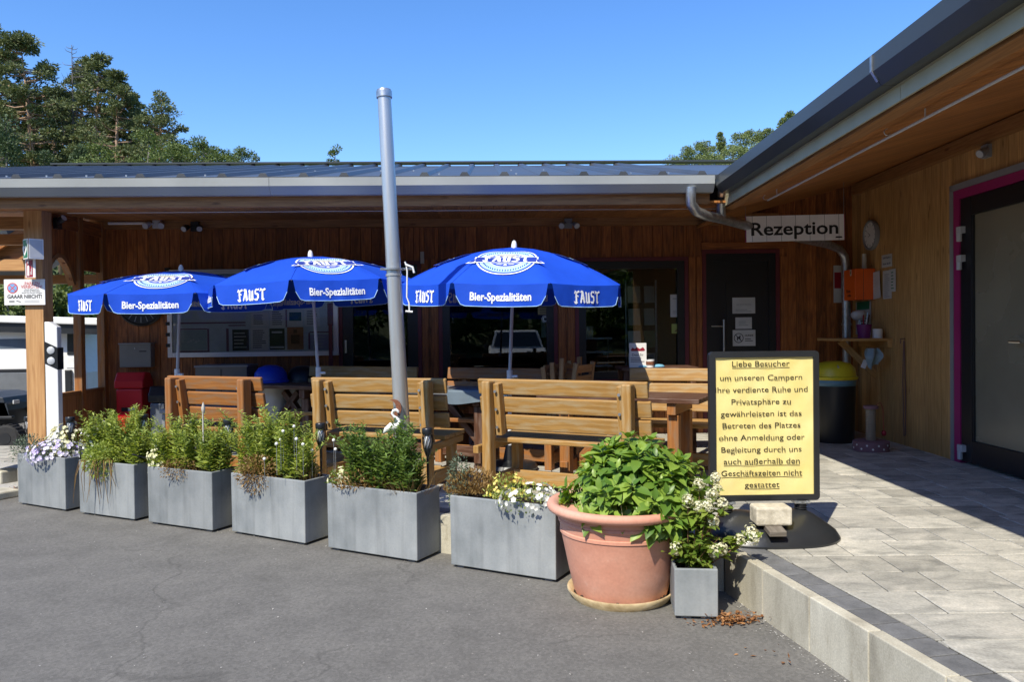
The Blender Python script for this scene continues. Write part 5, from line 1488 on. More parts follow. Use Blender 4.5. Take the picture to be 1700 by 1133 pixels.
def notice_board():
    y = WALL_Y-.02
    a, c = onmain(281, 594, y), onmain(561, 446, y)
    x0, x1, z0, z1 = a.x, c.x, a.z, c.z; W, Hh = x1-x0, z1-z0
    M = mframe(((x0+x1)/2, y, (z0+z1)/2))
    root = empty('notice_board', (0, 0, 0), 0, 'white framed glazed notice board full of sheets on the long wall', 'notice board', M=M)
    b = MB(); b.prism(rect(-W/2, W/2, -Hh/2, Hh/2), .02); b.build('back_panel', plain('board_back', (.60, .66, .68), .5), root)
    b = MB(); f = .055
    for r_ in (rect(-W/2, -W/2+f, -Hh/2, Hh/2), rect(W/2-f, W/2, -Hh/2, Hh/2), rect(-W/2+f, W/2-f, -Hh/2, -Hh/2+f), rect(-W/2+f, W/2-f, Hh/2-f, Hh/2)): b.prism(r_, .045)
    b.build('frame', K['white'], root, bevel=.004)
    for k in range(8):
        b = MB(); z = -Hh/2+.14+k*.125; b.prism(rect(-W/2-.016, -W/2+.03, z-.02, z+.02), .05); b.build('hinge', K['black'], root)
    def lx(px): return (px-281)/(561-281)*W-W/2
    def lz(py): return Hh/2-(py-446)/(594-446)*Hh
    b = MB()
    for (p0, q0, p1, q1) in ((296, 545.5, 345, 547.5), (345, 546, 348, 585), (376, 546, 380, 585), (380, 540, 408, 542), (511, 555, 514, 583), (513, 553, 546, 555), (296, 583, 348, 585.5), (296, 535, 408, 537.5), (543, 505, 553, 543), (474, 515, 476, 545)):
        b.prism(rect(lx(p0), lx(p1), lz(q1), lz(q0)), .0235)
    b.build('tape_strip', plain('pink_tape', (.26, .12, .17), .6), root)
    b = MB(); b.prism(rect(-W/2+f, W/2-f, -Hh/2+f, Hh/2-f), .003, Matrix.Translation((0, 0, .04))); b.build('pane', K['acrylic'], root)
    g = 'sheets in the notice board'
    def put(p0, q0, p1, q1, col, label, draw=None, mats=None):
        w_, h = lx(p1)-lx(p0), lz(q0)-lz(q1)
        sheet('poster', M @ Matrix.Translation(((lx(p0)+lx(p1))/2, (lz(q0)+lz(q1))/2, .0205)), w_, h, label, 'poster', col, g, draw=draw, mats=mats)
    dk = plain('dark_poster', (.025, .024, .018), .5); og = plain('orange_poster', (.46, .2, .09), .6); olv = plain('olive_poster', (.06, .07, .03), .5)
    lr = lambda w_, h, n, s: (lambda b, z: lines(b, -w_*.4, w_*.4, -h*.42, h*.42, n, z, seed=s))
    put(298, 548, 344, 582, plain('map_sheet', (.38, .45, .45), .4), 'large pale map sheet at the left of the notice board', lambda b, z: [b.flat([circ(-.05+.03*k, -.02+.012*(k % 3), .012+.004*(k % 2), 8)], I4, z) for k in range(5)], K['lightgrey'])
    put(386, 548, 413, 584, dk, 'black poster with light lettering in the notice board', lr(.19, .24, 5, 1), K['beige'])
    put(416, 545, 445, 584, K['paper'], 'white price list sheet right of the black poster', lr(.19, .26, 9, 2))
    put(447, 547, 472, 583, olv, 'dark landscape poster between price list and orange poster', lambda b, z: b.flat([rect(-.08, .08, -.105, -.085), rect(-.06, .06, .07, .09)], I4, z), K['paper'])
    def orange(b, z): b.flat([rect(-.05, .05, -.06, .04)], I4, z); b.flat([rect(-.02, .02, .06, .10)], I4, z)
    put(476, 545, 503, 583, og, 'orange poster with brown emblem in the notice board', orange, plain('brown_print', (.16, .06, .02), .6))
    put(478, 516, 502, 544, K['paper'], 'white sheet with a teal picture above the orange poster', lambda b, z: b.flat([rect(-.07, .07, -.03, .07)], I4, z), plain('teal_print', (.03, .12, .14), .6))
    put(505, 514, 530, 544, K['paper'], 'white list with black lines right of the teal picture', lr(.15, .2, 9, 3))
    put(448, 514, 473, 545, K['paper'], 'white sheet with pictograms above the landscape poster', lr(.15, .2, 7, 4))
    put(417, 520, 446, 543, K['paper'], 'white sheet above the price list in the notice board', lr(.18, .14, 5, 5))
    put(514, 558, 545, 584, plain('lilac_sheet', (.42, .4, .55), .6), 'lilac lettered sheet at the lower right of the notice board', lr(.2, .18, 4, 6), K['lightgrey'])
    b = MB(); b.prism(rect(-.02, .02, -.35, .15), .02); o = b.build('umbrella_stick', K['maroon']); p = onmain(549, 560, WALL_Y-.11); o.matrix_world = mframe(p)
    tag(o, 'dark maroon stick standing at the right end of the notice board', 'stick')
notice_board()
def wall_box(px0, py0, px1, py1, depth, name, label, cat, mat, lid=None):
    y = WALL_Y-.015; a, c = onmain(px0, py1, y), onmain(px1, py0, y)
    root = empty(name, (0, 0, 0), 0, label, cat, M=MAIN @ Matrix.Translation(((a.x+c.x)/2, y, a.z)))
    w_, h = c.x-a.x, c.z-a.z
    b = MB(); b.bx(-w_/2, w_/2, -depth, 0, 0, h); b.build('body', mat, root, bevel=.008)
    return root, w_, h
r, w_, h = wall_box(206, 571, 257, 610, .11, 'letter_box', 'grey metal letter box on the wall left of the notice board', 'letter box', plain('letterbox_grey', (.20, .20, .185), .5))
b = MB(); b.bx(-w_/2-.006, w_/2+.006, -.125, 0, h-.002, h+.012); b.build('lid', K['grey'], r, bevel=.003)
b = MB(); b.bx(w_/2-.13, w_/2-.05, -.1125, -.1095, h-.09, h-.078); b.build('name_plate', K['black'], r)
b = MB(); b.tube([(0, -.108, h-.05), (0, -.116, h-.05)], .008, 8); b.build('lock', K['galv'], r)
def round_dial():
    p = onmain(235, 502, WALL_Y-.03); o = empty('wall_disc', (0, 0, 0), 0, 'dark round metal disc on the wall, mostly hidden by the leftmost parasol', 'wall disc', M=mframe(p))
    b = MB(); b.lathe([(.0, 0), (.27, 0), (.28, .015), (.26, .03), (.25, .02), (.0, .02)], n=40); b.build('plate', K['black'], o, auto=40)
    b = MB()
    for k in range(20):
        a = 2*math.pi*k/20; b.prism([(.17*math.cos(a-.02), .17*math.sin(a-.02)), (.235*math.cos(a-.02), .235*math.sin(a-.02)), (.235*math.cos(a+.02), .235*math.sin(a+.02)), (.17*math.cos(a+.02), .17*math.sin(a+.02))], .024)
    b.build('spokes', K['grey'], o)
round_dial()
def bin_body(name, label, px, pytop, y, w_, d, h, bodymat, lidmat, cat='bin', dome=False, group=None):
    p = onmain(px, pytop, y); base = MAIN @ Vector((p.x, y, TZ)); h = p.z-TZ
    root = empty(name, base, .0336, label, cat, group)
    if not dome:
        b = MB(); b.box((0, 0, (h-.2)/2+.01), (w_, d, h-.2)); b.build('body', bodymat, root, bevel=.02)
        b = MB(); b.prism([(-d/2-.01, 0), (d/2+.01, 0), (d/2+.01, .06), (d/2-.06, .17), (-d/2+.06, .18), (-d/2-.01, .08)], w_+.03, Matrix(((0, 0, 1, -(w_+.03)/2), (1, 0, 0, 0), (0, 1, 0, h-.185), (0, 0, 0, 1)))); b.build('lid', lidmat, root, bevel=.015)
    else:
        r = w_/2
        b = MB(); b.lathe([(.0, 0), (r*.82, 0), (r*.9, .05), (r*.98, h-.20), (r*1.02, h-.19), (r*1.02, h-.175), (.0, h-.175)], n=32); b.build('body', bodymat, root, auto=40)
        b = MB(); b.lathe([(r*1.1, h-.185), (r*1.12, h-.175), (r*1.1, h-.16), (r, h-.155), (r*.93, h-.08), (r*.7, h-.025), (r*.35, h), (.0, h)], n=32); b.build('lid', lidmat, root, auto=50)
    return root, h
r, h = bin_body('red_bin', 'red plastic grit bin against the wall under the letter box', 222, 617, 8.88, .29, .26, 1, K['red'], K['red'])
b = MB(); b.box((0, -.131, h-.42), (.17, .004, .045)); b.build('slot_label', K['black'], r)
b = MB(); b.box((.03, -.1345, h-.42), (.08, .003, .035)); b.build('sticker', K['lightgrey'], r)
bin_body('slim_bin', 'slim slate grey bin with a black lid right of the red grit bin', 266, 640, 8.7, .16, .2, 1, plain('slate', (.12, .14, .17), .5), K['black'])
bin_body('waste_bin', 'grey waste bin with a bright blue domed lid', 449, 607, 8.55, .36, .36, 1, K['lightgrey'], K['blue'], dome=True, group='domed waste bins')
bin_body('waste_bin', 'grey waste bin with a black domed lid beside the blue lidded bin', 503, 608, 8.7, .36, .36, 1, K['lightgrey'], K['black'], dome=True, group='domed waste bins')
def deck_box():
    p = onmain(338, 676, 8.35); base = MAIN @ Vector((p.x, 8.35, TZ)); h = p.z-TZ
    root = empty('storage_chest', base, .0336, 'grey ribbed storage chest seen below the leftmost bench back', 'storage chest')
    b = MB(); b.bx(-.36, .36, -.2, .2, .0, h-.05); b.build('body', K['grey'], root, bevel=.01)
    b = MB()
    for k in range(17): x = -.34+k*.0425; b.bx(x-.014, x+.014, -.212, -.199, .03, h-.06)
    b.build('ribs', K['grey'], root)
    b = MB(); b.bx(-.38, .38, -.22, .21, h-.048, h); b.build('lid', K['grey'], root, bevel=.012)
    p = onmain(376, 606, 8.75); base = MAIN @ Vector((p.x, 8.75, TZ)); h = p.z-TZ
    root = empty('wall_cabinet', base, .0336, 'plain beige cabinet under the notice board, left of the blue lidded bin', 'cabinet')
    b = MB(); b.bx(-.28, .28, -.18, .2, 0, h-.02); b.build('body', plain('taupe_sheet', (.20, .185, .16), .6), root, bevel=.004)
    b = MB(); b.bx(-.29, .29, -.19, .2, h-.02, h); b.build('top', K['grey'], root)
    b = MB(); b.bx(-.004, .004, -.184, -.179, .04, h-.04); b.build('door_gap', K['black'], root)
deck_box()
def spot_light(M, label, mat, twin=True, tube=0):
    root = empty('spotlight', (0, 0, 0), 0, label, 'spotlight', 'twin spotlights under the eaves', M=M)
    b = MB(); b.prism(rect(-.045, .045, -.06, .05), .045); b.build('housing', mat, root, bevel=.004)
    for s in ((-1, 1) if twin else (1,)):
        b = MB(); b.tube([(s*.02, -.0, .045), (s*.05, -.02, .07), (s*.06, -.02, .08)], .008, 6)
        d = Vector((s*.25, -.45, .8)).normalized(); c = Vector((s*.075, -.025, .09))
        b.tube([c-d*.04, c-d*.01, c+d*.05], [.022, .032, .036], 14); b.build('lamp_head', mat if mat is not K['white'] else K['black'], root, auto=40)
        b = MB(); b.tube([c+d*.0505, c+d*.052], .031, 14); b.build('lens', K['lightgrey'], root)
    if tube:
        b = MB(); b.tube([(-.08, 0, .03), (-.08-tube, 0, .03)], .016, 10); b.build('fluorescent_tube', K['white'], root, auto=40)
    return root
spot_light(mframe(onmain(262, 371, WALL_Y-.10)), 'white twin spotlight with a fluorescent tube on its left', K['lightgrey'], tube=.46)
spot_light(mframe(onmain(325, 376, WALL_Y-.10)), 'black twin spotlight on the beam above the leftmost parasol', K['black'])
spot_light(mframe(onmain(943, 371, WALL_Y-.10)), 'twin spotlight on the beam above the right parasol', K['grey'])
spot_light(MAIN @ face_M((-4.33, 7.95, onmain(92, 372, 7.95).z), (0, -1, 0), (1, 0, 0)), 'dark spotlight with a white base on the porch side screen', K['black'], twin=False)
spot_light(wframe(onwing(1642, 250, WALL_X-.014)), 'spotlight with motion sensor on the right wing wall above the door', K['grey'], twin=False)
# papers stuck to panes and door
G = 'papers stuck on panes'
yp = WALL_Y+.012
def stick_on(px0, py0, px1, py1, label, draw=None, mats=None, col=None, y=None):
    y = y or yp; a, c = onmain(px0, py1, y), onmain(px1, py0, y)
    return sheet('paper_notice', mframe(((a.x+c.x)/2, y, (a.z+c.z)/2)), c.x-a.x, c.z-a.z, label, 'paper', col, G, draw=draw, mats=mats)
dim = plain('dull_paper', (.52, .52, .51), .7)
stick_on(1113, 489, 1140, 527, 'portrait white sheet on the right window pane', lambda b, z: (lines(b, -.07, .07, -.10, -.05, 3, z), lines(b, -.07, .07, .07, .1, 1, z)), K['grey'], dim)
stick_on(1120, 434, 1139, 448, 'small green picture card at the top right of the right window', lambda b, z: b.flat([circ(.03, 0, .03, 12)], I4, z), K['beige'], plain('card_green', (.22, .26, .10), .6))
stick_on(1125, 459, 1140, 469, 'tiny white label under the green picture card', lambda b, z: b.flat([circ(-.02, 0, .012, 8), rect(.0, .04, -.01, .0)], I4, z), None, dim)
stick_on(1115, 538, 1139, 554, 'green and brown leaflet low on the right window', lambda b, z: b.flat([[(-.06, -.04), (.07, -.01), (.06, .02), (-.02, .0)]], I4, z), plain('print_brown', (.16, .07, .02), .6), plain('card_lime', (.33, .38, .10), .6))
D_ = WALL_Y-.008
stick_on(1216, 494, 1253.5, 521, 'landscape white notice, topmost of three on the dark door', lambda b, z: (b.text(text('REZEPTION', .03, bold=.0, width=.17), Matrix.Translation((0, .01, 0)), z), lines(b, -.1, .1, -.08, -.04, 2, z)), K['grey'], dim, D_)
stick_on(1221, 527, 1248, 546.5, 'smaller white notice, middle of three on the dark door', lambda b, z: lines(b, -.06, .06, -.035, .03, 3, z), K['grey'], dim, D_)
def dog(b, z):
    b.flat(ring(-.065, .0, .05, .058, 24), I4, z); b.flat([[(-.105, .035), (-.100, .042), (-.025, -.035), (-.03, -.042)]], I4, z+.0008)
    b.flat([[(-.085, -.03), (-.075, -.03), (-.07, -.005), (-.055, -.005), (-.05, -.03), (-.042, -.03), (-.045, .01), (-.04, .03), (-.055, .03), (-.06, .015), (-.085, .012)]], I4, z)
    b.text(text('HUNDE', .030, bold=.02, width=.10), Matrix.Translation((.06, .03, 0)), z); lines(b, .01, .11, -.045, .0, 2, z)
stick_on(1216.5, 548, 1254, 575, 'white notice with a crossed out dog, lowest on the dark door', dog, K['ink'], dim, D_)
stick_on(698, 418, 704, 438, 'narrow pale strip beside the glass door above the parasols', None, None, K['beige'], WALL_Y-.045)
stick_on(893, 510, 916, 523, 'golden emblem transfer at the top right of the middle window', lambda b, z: lines(b, -.06, .06, -.04, .04, 4, z), K['ink'], plain('gold_print', (.25, .2, .10), .6))
def logo(b, z): b.flat(ring(0, 0, .03, .036, 16), I4, z); b.flat([circ(0, 0, .018, 8)], I4, z)
a = onmain(905, 530, yp); o = MB(); o.flat([circ(0, 0, .042, 20)], I4, .001); q = o.build('round_sticker', dim); q.matrix_world = mframe(a); tag(q, 'round grey sticker under the golden emblem transfer', 'sticker', G)
o = MB(); logo(o, .0022); o.build('print', K['ink'], q)
# standing price card on the far bench with cup and cloth
def table_card():
    p = aty(1058, 590, 7.45); z = atz(1058, 607, TZ+.88).z
    M = face_M((p.x, 7.42, p.z), (1, 0, 0), (0, -1, .0))
    def dr(b, z):
        b.m = 1; b.flat([[(-.07, .05), (-.05, .075), (-.03, .06), (-.01, .08), (.02, .06), (.05, .078), (.07, .05), (.06, .04), (-.06, .04)]], I4, z)
        b.m = 0; b.text(text('Dear Sir', .034, width=.11), Matrix.Translation((0, .005, 0)), z); lines(b, -.07, .07, -.07, -.02, 3, z, ragged=True)
    c = sheet('menu_card', M, .165, .235, 'white standing card with a red picture above the sunlit far bench', 'card', th=.004, draw=dr, mats=[K['ink'], K['darkred']])
    root = empty('side_table', (p.x+.15, 7.52, TZ), 0, 'small dark table behind the sunlit far bench, carrying card and cup', 'table')
    zt = M.translation.z-.1185-TZ
    b = MB(); b.bx(-.32, .42, -.18, .3, zt-.03, zt); b.build('top', K['wood_dark'], root, bevel=.004)
    for sx in (-.27, .37):
        for sy in (-.13, .25): b = MB(); b.bx(sx-.025, sx+.025, sy-.025, sy+.025, 0, zt-.03); b.build('leg', K['wood_dark'], root)
    q = aty(1080, 604, 7.40); cup = empty('coffee_cup', (q.x, 7.42, TZ+zt), 0, 'white and brown cup right of the standing card', 'cup')
    b = MB(); b.lathe([(.0, 0), (.035, 0), (.043, .075), (.040, .075), (.033, .008), (.0, .008)], n=20); b.build('body', K['white'], cup, auto=50)
    b = MB(); b.lathe([(.0405, .025), (.0435, .058), (.0425, .058), (.0395, .025)], n=20); b.build('band', K['rust'], cup)
    for s, w__ in ((-.075, .09), (.085, .1)):
        b = MB(); b.lathe([(.0, 0), (w__/2, .0), (w__/2, .012), (w__*.3, .026), (.0, .03)], (0, 0, 0), 14, 1.2, .8)
        tag(b.build('blue_cloth', plain('pale_blue_cloth', (.16, .38, .52), .8), loc=(q.x+s, 7.44, TZ+zt), smooth=True), 'crumpled pale blue cloth %s the cup' % ('left of' if s < 0 else 'right of'), 'cloth', 'crumpled blue cloths beside the cup')
table_card()
# behind the panes
def indoors():
    p = onmain(1064, 500, 9.6)
    root = empty('leaflet_rack', MAIN @ Vector((p.x, 9.6, TZ)), .0336, 'leaflet rack with brochures behind the right window', 'leaflet rack')
    b = MB()
    for x in (-.19, .19): b.tube([(x, 0, 0), (x, 0, 1.85)], .012, 8)
    b.build('frame', K['galv'], root)
    rnd = random.Random(9)
    cols = [K['paper'], K['lightgrey'], K['skyblue'], K['beige'], plain('moss_print', (.2, .24, .1), .6)]
    for r_ in range(5):
        for c_ in range(2):
            b = MB(); b.box((-.09+.19*c_, -.02, .55+.28*r_), (.14+rnd.uniform(-.02, .02), .02, .21), Matrix.Rotation(-.15, 3, 'X')); b.build('brochure', rnd.choice(cols), root)
    q = onmain(978, 560, 9.45); root = empty('indoor_shelf', MAIN @ Vector((q.x+.06, 9.55, TZ)), .0336, 'shelf with a white pot behind the left part of the right window', 'shelf')
    for k, z in enumerate((.95, 1.12, .78, .6)):
        b = MB(); b.bx(-.22, .22, -.15, .15, z, z+.02); b.build('board', K['lightgrey'], root)
    b = MB()
    for x in (-.21, .21): b.tube([(x, .13, 0), (x, .13, 1.13)], .01, 6)
    b.build('upright', K['grey'], root)
    b = MB(); b.lathe([(.0, 0), (.055, 0), (.065, .14), (.06, .14), (.05, .01), (.0, .01)], n=20)
    tag(b.build('white_pot', K['paper'], loc=MAIN @ Vector((q.x+.0, 9.52, TZ+1.141)), auto=50), 'white flower pot on the indoor shelf behind the window', 'pot')
    q = onmain(905, 555, 9.4); b = MB(); b.lathe([(.0, 0), (.05, 0), (.055, .2), (.05, .21), (.0, .21)], n=18); 
    tag(b.build('indoor_lantern', K['beige'], loc=MAIN @ Vector((q.x, 9.35, 1.4)), auto=50), 'pale lantern behind the right edge of the middle window', 'lantern')
indoors()

# ---------------------------------------------------------------- hanging sign, corner of the right wing
def rezeption():
    y = 7.9
    a, c = aty(1238, 381, y), aty(1401, 377, y)
    mid = (a+c)/2; w_ = (c-a).length; h = .262
    root = empty('hanging_sign', mid, math.atan2(c.y-a.y, c.x-a.x), 'white plank look sign reading Rezeption hanging under the soffit', 'sign')
    tiltM = Matrix.Rotation(math.atan2(c.z-a.z, w_), 3, 'Y').inverted()
    th = math.atan2(c.z-a.z, w_)
    M = face_M((0, -.009, 0), (math.cos(th), 0, math.sin(th)), (0, -1, 0))
    b = MB(M); b.prism(rect(-w_/2, w_/2, -h/2, h/2), .018, Matrix.Translation((0, 0, -.018))); bd = b.build('board', plain('sign_board', (.86, .85, .85), .5), root)
    b = MB(M)
    for x in (-w_/2-.003, w_/2-.002): b.prism(rect(x, x+.005, -h/2, h/2), .019, Matrix.Translation((0, 0, -.0185)))
    b.build('edge_trim', K['magenta'], root)
    b = MB(M); b.flat([rect(x-.0022, x+.0022, -h/2, h/2) for x in [-w_/2+w_*t for t in (.065, .21, .36, .505, .65, .80, .945)]], I4, .001); b.build('plank_joint', K['grey'], bd)
    b = MB(); b.text(text('Rezeption', .185, bold=.018, width=w_*.885), M @ Matrix.Translation((-.005, .0, 0)), .0022); b.build('lettering', K['ink'], bd)
    b = MB(); b.flat([[(w_*.405, -h*.42), (w_*.415, -h*.36), (w_*.47, -h*.36), (w_*.48, -h*.42)]], M, .0022); b.build('emblem', K['ink'], bd)
    for s in (-.5, .5):
        b = MB(); b.tube([(s*w_, 0, h/2-.02+s*w_*math.tan(th)), (s*w_, 0, h/2+.34)], .0018, 4); b.build('wire', K['grey'], root)
rezeption()
def wall_clock():
    p = onwing(1449.5, 390.5, WALL_X-.014); root = empty('wall_clock', (0, 0, 0), 0, 'round grey rimmed wall clock on the right wing', 'clock', M=wframe(p))
    b = MB(); b.lathe([(.0, .0), (.165, .0), (.172, .02), (.165, .045), (.148, .048), (.142, .03), (.0, .03)], n=40); b.build('rim', K['grey'], root, auto=40)
    b = MB(); b.flat([circ(0, 0, .143, 32)], I4, .0325); b.build('face', K['white'], root)
    b = MB()
    for k in range(12):
        a = 2*math.pi*k/12; b.flat([[(.10*math.cos(a-.03), .10*math.sin(a-.03)), (.135*math.cos(a-.03), .135*math.sin(a-.03)), (.135*math.cos(a+.03), .135*math.sin(a+.03)), (.11*math.cos(a+.03), .11*math.sin(a+.03))]], I4, .034)
    b.build('hour_marks', K['ink'], root)
    for a, l in ((R(200), .07), (R(150), .11)):
        b = MB(); b.flat([[(-.004*math.sin(a), .004*math.cos(a)), (l*math.cos(a), l*math.sin(a)), (.004*math.sin(a), -.004*math.cos(a))]], I4, .0352); b.build('hand', K['ink'], root)
wall_clock()
def first_aid():
    za, zb = onwing(1420, 498, 3.76).z, onwing(1420, 446, 3.76).z
    y0, y1, x0 = 8.62, 8.92, 3.76
    root = empty('first_aid_box', WING @ Vector((x0, y0, za)), -.0078, 'orange first aid box on the corner of the right wing', 'first aid box')
    h = zb-za; W, Dp = WALL_X-.014-x0, y1-y0
    b = MB(); b.bx(0, W, 0, Dp, 0, h); b.build('body', K['orange'], root, bevel=.008)
    b = MB(); b.bx(.09, .095, -.002, Dp, .0, h); b.build('lid_seam', K['rust'], root)
    b = MB(); M = face_M((-.0, Dp/2, h/2), (0, -1, 0), (-1, 0, 0))
    b.flat([rect(.02, .06, .10, .17)], M, .0015); b.build('label', K['paper'], root)
    b = MB(); b.flat([rect(.034, .046, .11, .16), rect(.026, .054, .128, .142)], M, .003); b.build('cross', K['green'], root)
    b = MB(); b.text(text('Erste', .05, bold=.02, width=.10), M @ Matrix.Translation((-.02, -.07, 0)), .002); b.text(text('Hilfe', .035, bold=.02, width=.09), M @ Matrix.Translation((0, -.12, 0)), .002); b.build('lettering', K['ink'], root)
    b = MB(); b.lathe([(.0, h), (.025, h), (.022, h+.17), (.0, h+.17)], (.14, .08, 0), 14)
    b.build('rolled_bandage', K['paper'], root, auto=40) if False else tag(b.build('paper_roll', K['beige'], loc=WING @ Vector((x0, y0, za)), auto=40), 'pale roll standing on the orange first aid box', 'roll')
first_aid()
GW = 'papers on the right wing wall'
def wing_paper(px0, py0, px1, py1, label, draw=None, mats=None, col=None, tilt=0, off=.0):
    x = WALL_X-.018-off; a, c = onwing(px0, py1, x), onwing(px1, py0, x)
    w_, h = a.y-c.y, c.z-a.z
    return sheet('paper_notice', wframe((x, (a.y+c.y)/2, (a.z+c.z)/2)) @ Matrix.Rotation(tilt, 4, 'Z'), w_, h, label, 'paper', col, GW, draw=draw, mats=mats)
wing_paper(1464, 421, 1481, 445, 'small lettered sign right of the clock', lambda b, z: (b.text(text('Self-Check-in', .03, bold=.02, width=.17), Matrix.Translation((0, .035, 0)), z), b.text(text('Rund 20,00', .03, bold=.02, width=.17), Matrix.Translation((0, -.03, 0)), z)), plain('navy_ink', (.02, .025, .09), .6), dim)
wing_paper(1466, 448, 1480, 497, 'tall white leaflet under the lettered sign', lambda b, z: lines(b, -.06, .06, -.14, .12, 12, z), K['grey'], dim)
wing_paper(1477, 446, 1487, 485, 'green tinted leaflet overlapping the tall white leaflet', lambda b, z: lines(b, -.03, .03, -.1, .1, 6, z), K['green'], dim, off=.01)
wing_paper(1441, 451, 1461, 498, 'white paper bag hanging right of the first aid box', lambda b, z: lines(b, -.04, .06, -.05, .1, 4, z), K['lightgrey'], dim, .08, .02)
wing_paper(1421, 500, 1446, 556, 'tall green headed information sheet under the first aid box', lambda b, z: (setattr(b, 'm', 1), b.flat([rect(-.16, .16, .10, .19)], I4, z), setattr(b, 'm', 0), lines(b, -.13, .13, -.17, .07, 8, z)), [K['ink'], K['green']], dim, off=.004)
def corner_poster():
    y = WALL_Y-.02; a, c = onmain(1384, 503, y), onmain(1397, 441, y)
    def dr(b, z): b.flat([rect(-.04, .04, -.05, .14)], I4, z)
    sheet('poster', mframe(((a.x+c.x)/2, y, (a.z+c.z)/2)), c.x-a.x, c.z-a.z, 'narrow poster with a dark red field left of the downpipe', 'poster', dim, None, draw=dr, mats=K['darkred'])
corner_poster()
def wall_shelf():
    za = onwing(1425, 562, 3.7).z
    y0, y1, x0 = 8.25, 8.95, 3.46
    root = empty('wall_shelf', WING @ Vector((x0, y0, za)), -.0078, 'small timber wall shelf on a bracket in the corner', 'shelf')
    W = WALL_X-.014-x0
    b = MB(); b.bx(0, W, 0, y1-y0, -.028, 0); b.build('board', K['wood_wing'], root, bevel=.003)
    b = MB(); b.bx(W-.045, W, -.0, y1-y0, -.10, -.029); b.build('batten', K['wood_wing'], root)
    b = MB(); b.beam((.10, .3, -.03), (W-.03, .3, -.42), .06, .05, (0, 1, 0)); b.build('bracket', K['wood_wing'], root)
    b = MB(); b.bx(W-.04, W, .25, .35, -.75, -.101); b.build('wall_strut', K['wood_wing'], root)
    P = lambda x, y, z=0: WING @ Vector((x0+x, y0+y, za+z))
    t = empty('pencil_pot', P(.31, .18), 0, 'purple pot of pens on the wall shelf', 'pen pot')
    b = MB(); b.lathe([(.0, 0), (.06, 0), (.078, .15), (.073, .15), (.055, .01), (.0, .01)], n=20); b.build('pot', plain('purple_pot', (.16, .015, .14), .5), t, auto=50)
    rnd = random.Random(6)
    for k in range(7):
        b = MB(); a = rnd.uniform(0, 6.28); b.tube([(.02*math.cos(a), .02*math.sin(a), .03), (.055*math.cos(a), .055*math.sin(a), rnd.uniform(.2, .30))], .005, 6); b.build('pen', rnd.choice([K['ink'], K['paper'], K['darkred'], K['skyblue']]), t)
    b = MB(); b.lathe([(.0, 0), (.05, 0), (.052, .10), (.048, .10), (.046, .01), (.0, .01)], n=18)
    tag(b.build('white_mug', K['paper'], loc=P(.43, .12), auto=50), 'white mug right of the purple pen pot', 'mug')
    b = MB(); b.lathe([(.0, .20), (.05, .20), (.075, .23), (.085, .27), (.06, .30), (.0, .31)], (0, 0, 0), 14); b.tube([(0, 0, 0), (0, 0, .22)], .012, 8)
    tag(b.build('glass_jar', K['lightgrey'], loc=P(.36, .42), auto=60), 'pale glass bauble on a stand behind the purple pen pot', 'jar')
    # cloth over the bracket
    vs, fs = [], []; n = 12
    for j in range(n+1):
        for i in range(n+1):
            u, v = i/n, j/n
            vs.append((.14*(u-.5)*(1+.3*math.sin(v*5)), .03*math.sin(u*9+v*3)+.02*math.cos(v*7), -.20*v-.03*math.sin(u*6)*v))
    for j in range(n):
        for i in range(n): k = j*(n+1)+i; fs.append((k, k+1, k+n+2, k+n+1))
    b = MB(); b.add(vs, fs); q = onwing(1450, 588, 3.78)
    tag(b.build('hanging_cloth', fabric('dull_blue_cloth', (.25, .34, .38), trans=0), loc=WING @ Vector((q.x, q.y, q.z+.06)), smooth=True), 'bluish cloth hanging from the wall shelf bracket', 'cloth')
    b = MB(); b.box((0, 0, 0), (.05, .01, .09), Matrix.Rotation(.4, 3, 'Y')); q = onwing(1435, 605, 3.72)
    tag(b.build('paper_tag', K['paper'], loc=WING @ q), 'white paper tag dangling under the wall shelf', 'tag')
wall_shelf()
def yellow_bin():
    y = 8.3; p = aty(1385, 735, y)
    root = empty('large_bin', (p.x+.0, y, TZ), 0, 'tall black bin with a yellow domed lid in the shaded corner', 'bin')
    h = aty(1385, 600, y).z-TZ; r = .225
    b = MB(); b.lathe([(.0, 0), (r*.86, 0), (r*.9, .04), (r*.98, h-.2), (.0, h-.2)], n=36); b.build('body', K['black'], root, auto=40)
    b = MB(); b.lathe([(r*.985, h-.26), (r*1.0, h-.19), (r*.96, h-.185)], n=36); b.build('bag', plain('blue_bag', (.10, .22, .30), .4), root, smooth=True)
    b = MB(); b.lathe([(r*.98, h-.20), (r*1.08, h-.185), (r*1.09, h-.165), (r, h-.155), (r*.95, h-.08), (r*.72, h-.02), (r*.3, h), (.0, h)], n=36); b.build('lid', K['yellow'], root, auto=50)
    b = MB(); b.tube([(-.03, -.15, h-.03), (-.03, -.185, h-.06), (-.03, -.2, h-.1)], .012, 8); b.build('lid_handle', K['galv'], root)
yellow_bin()
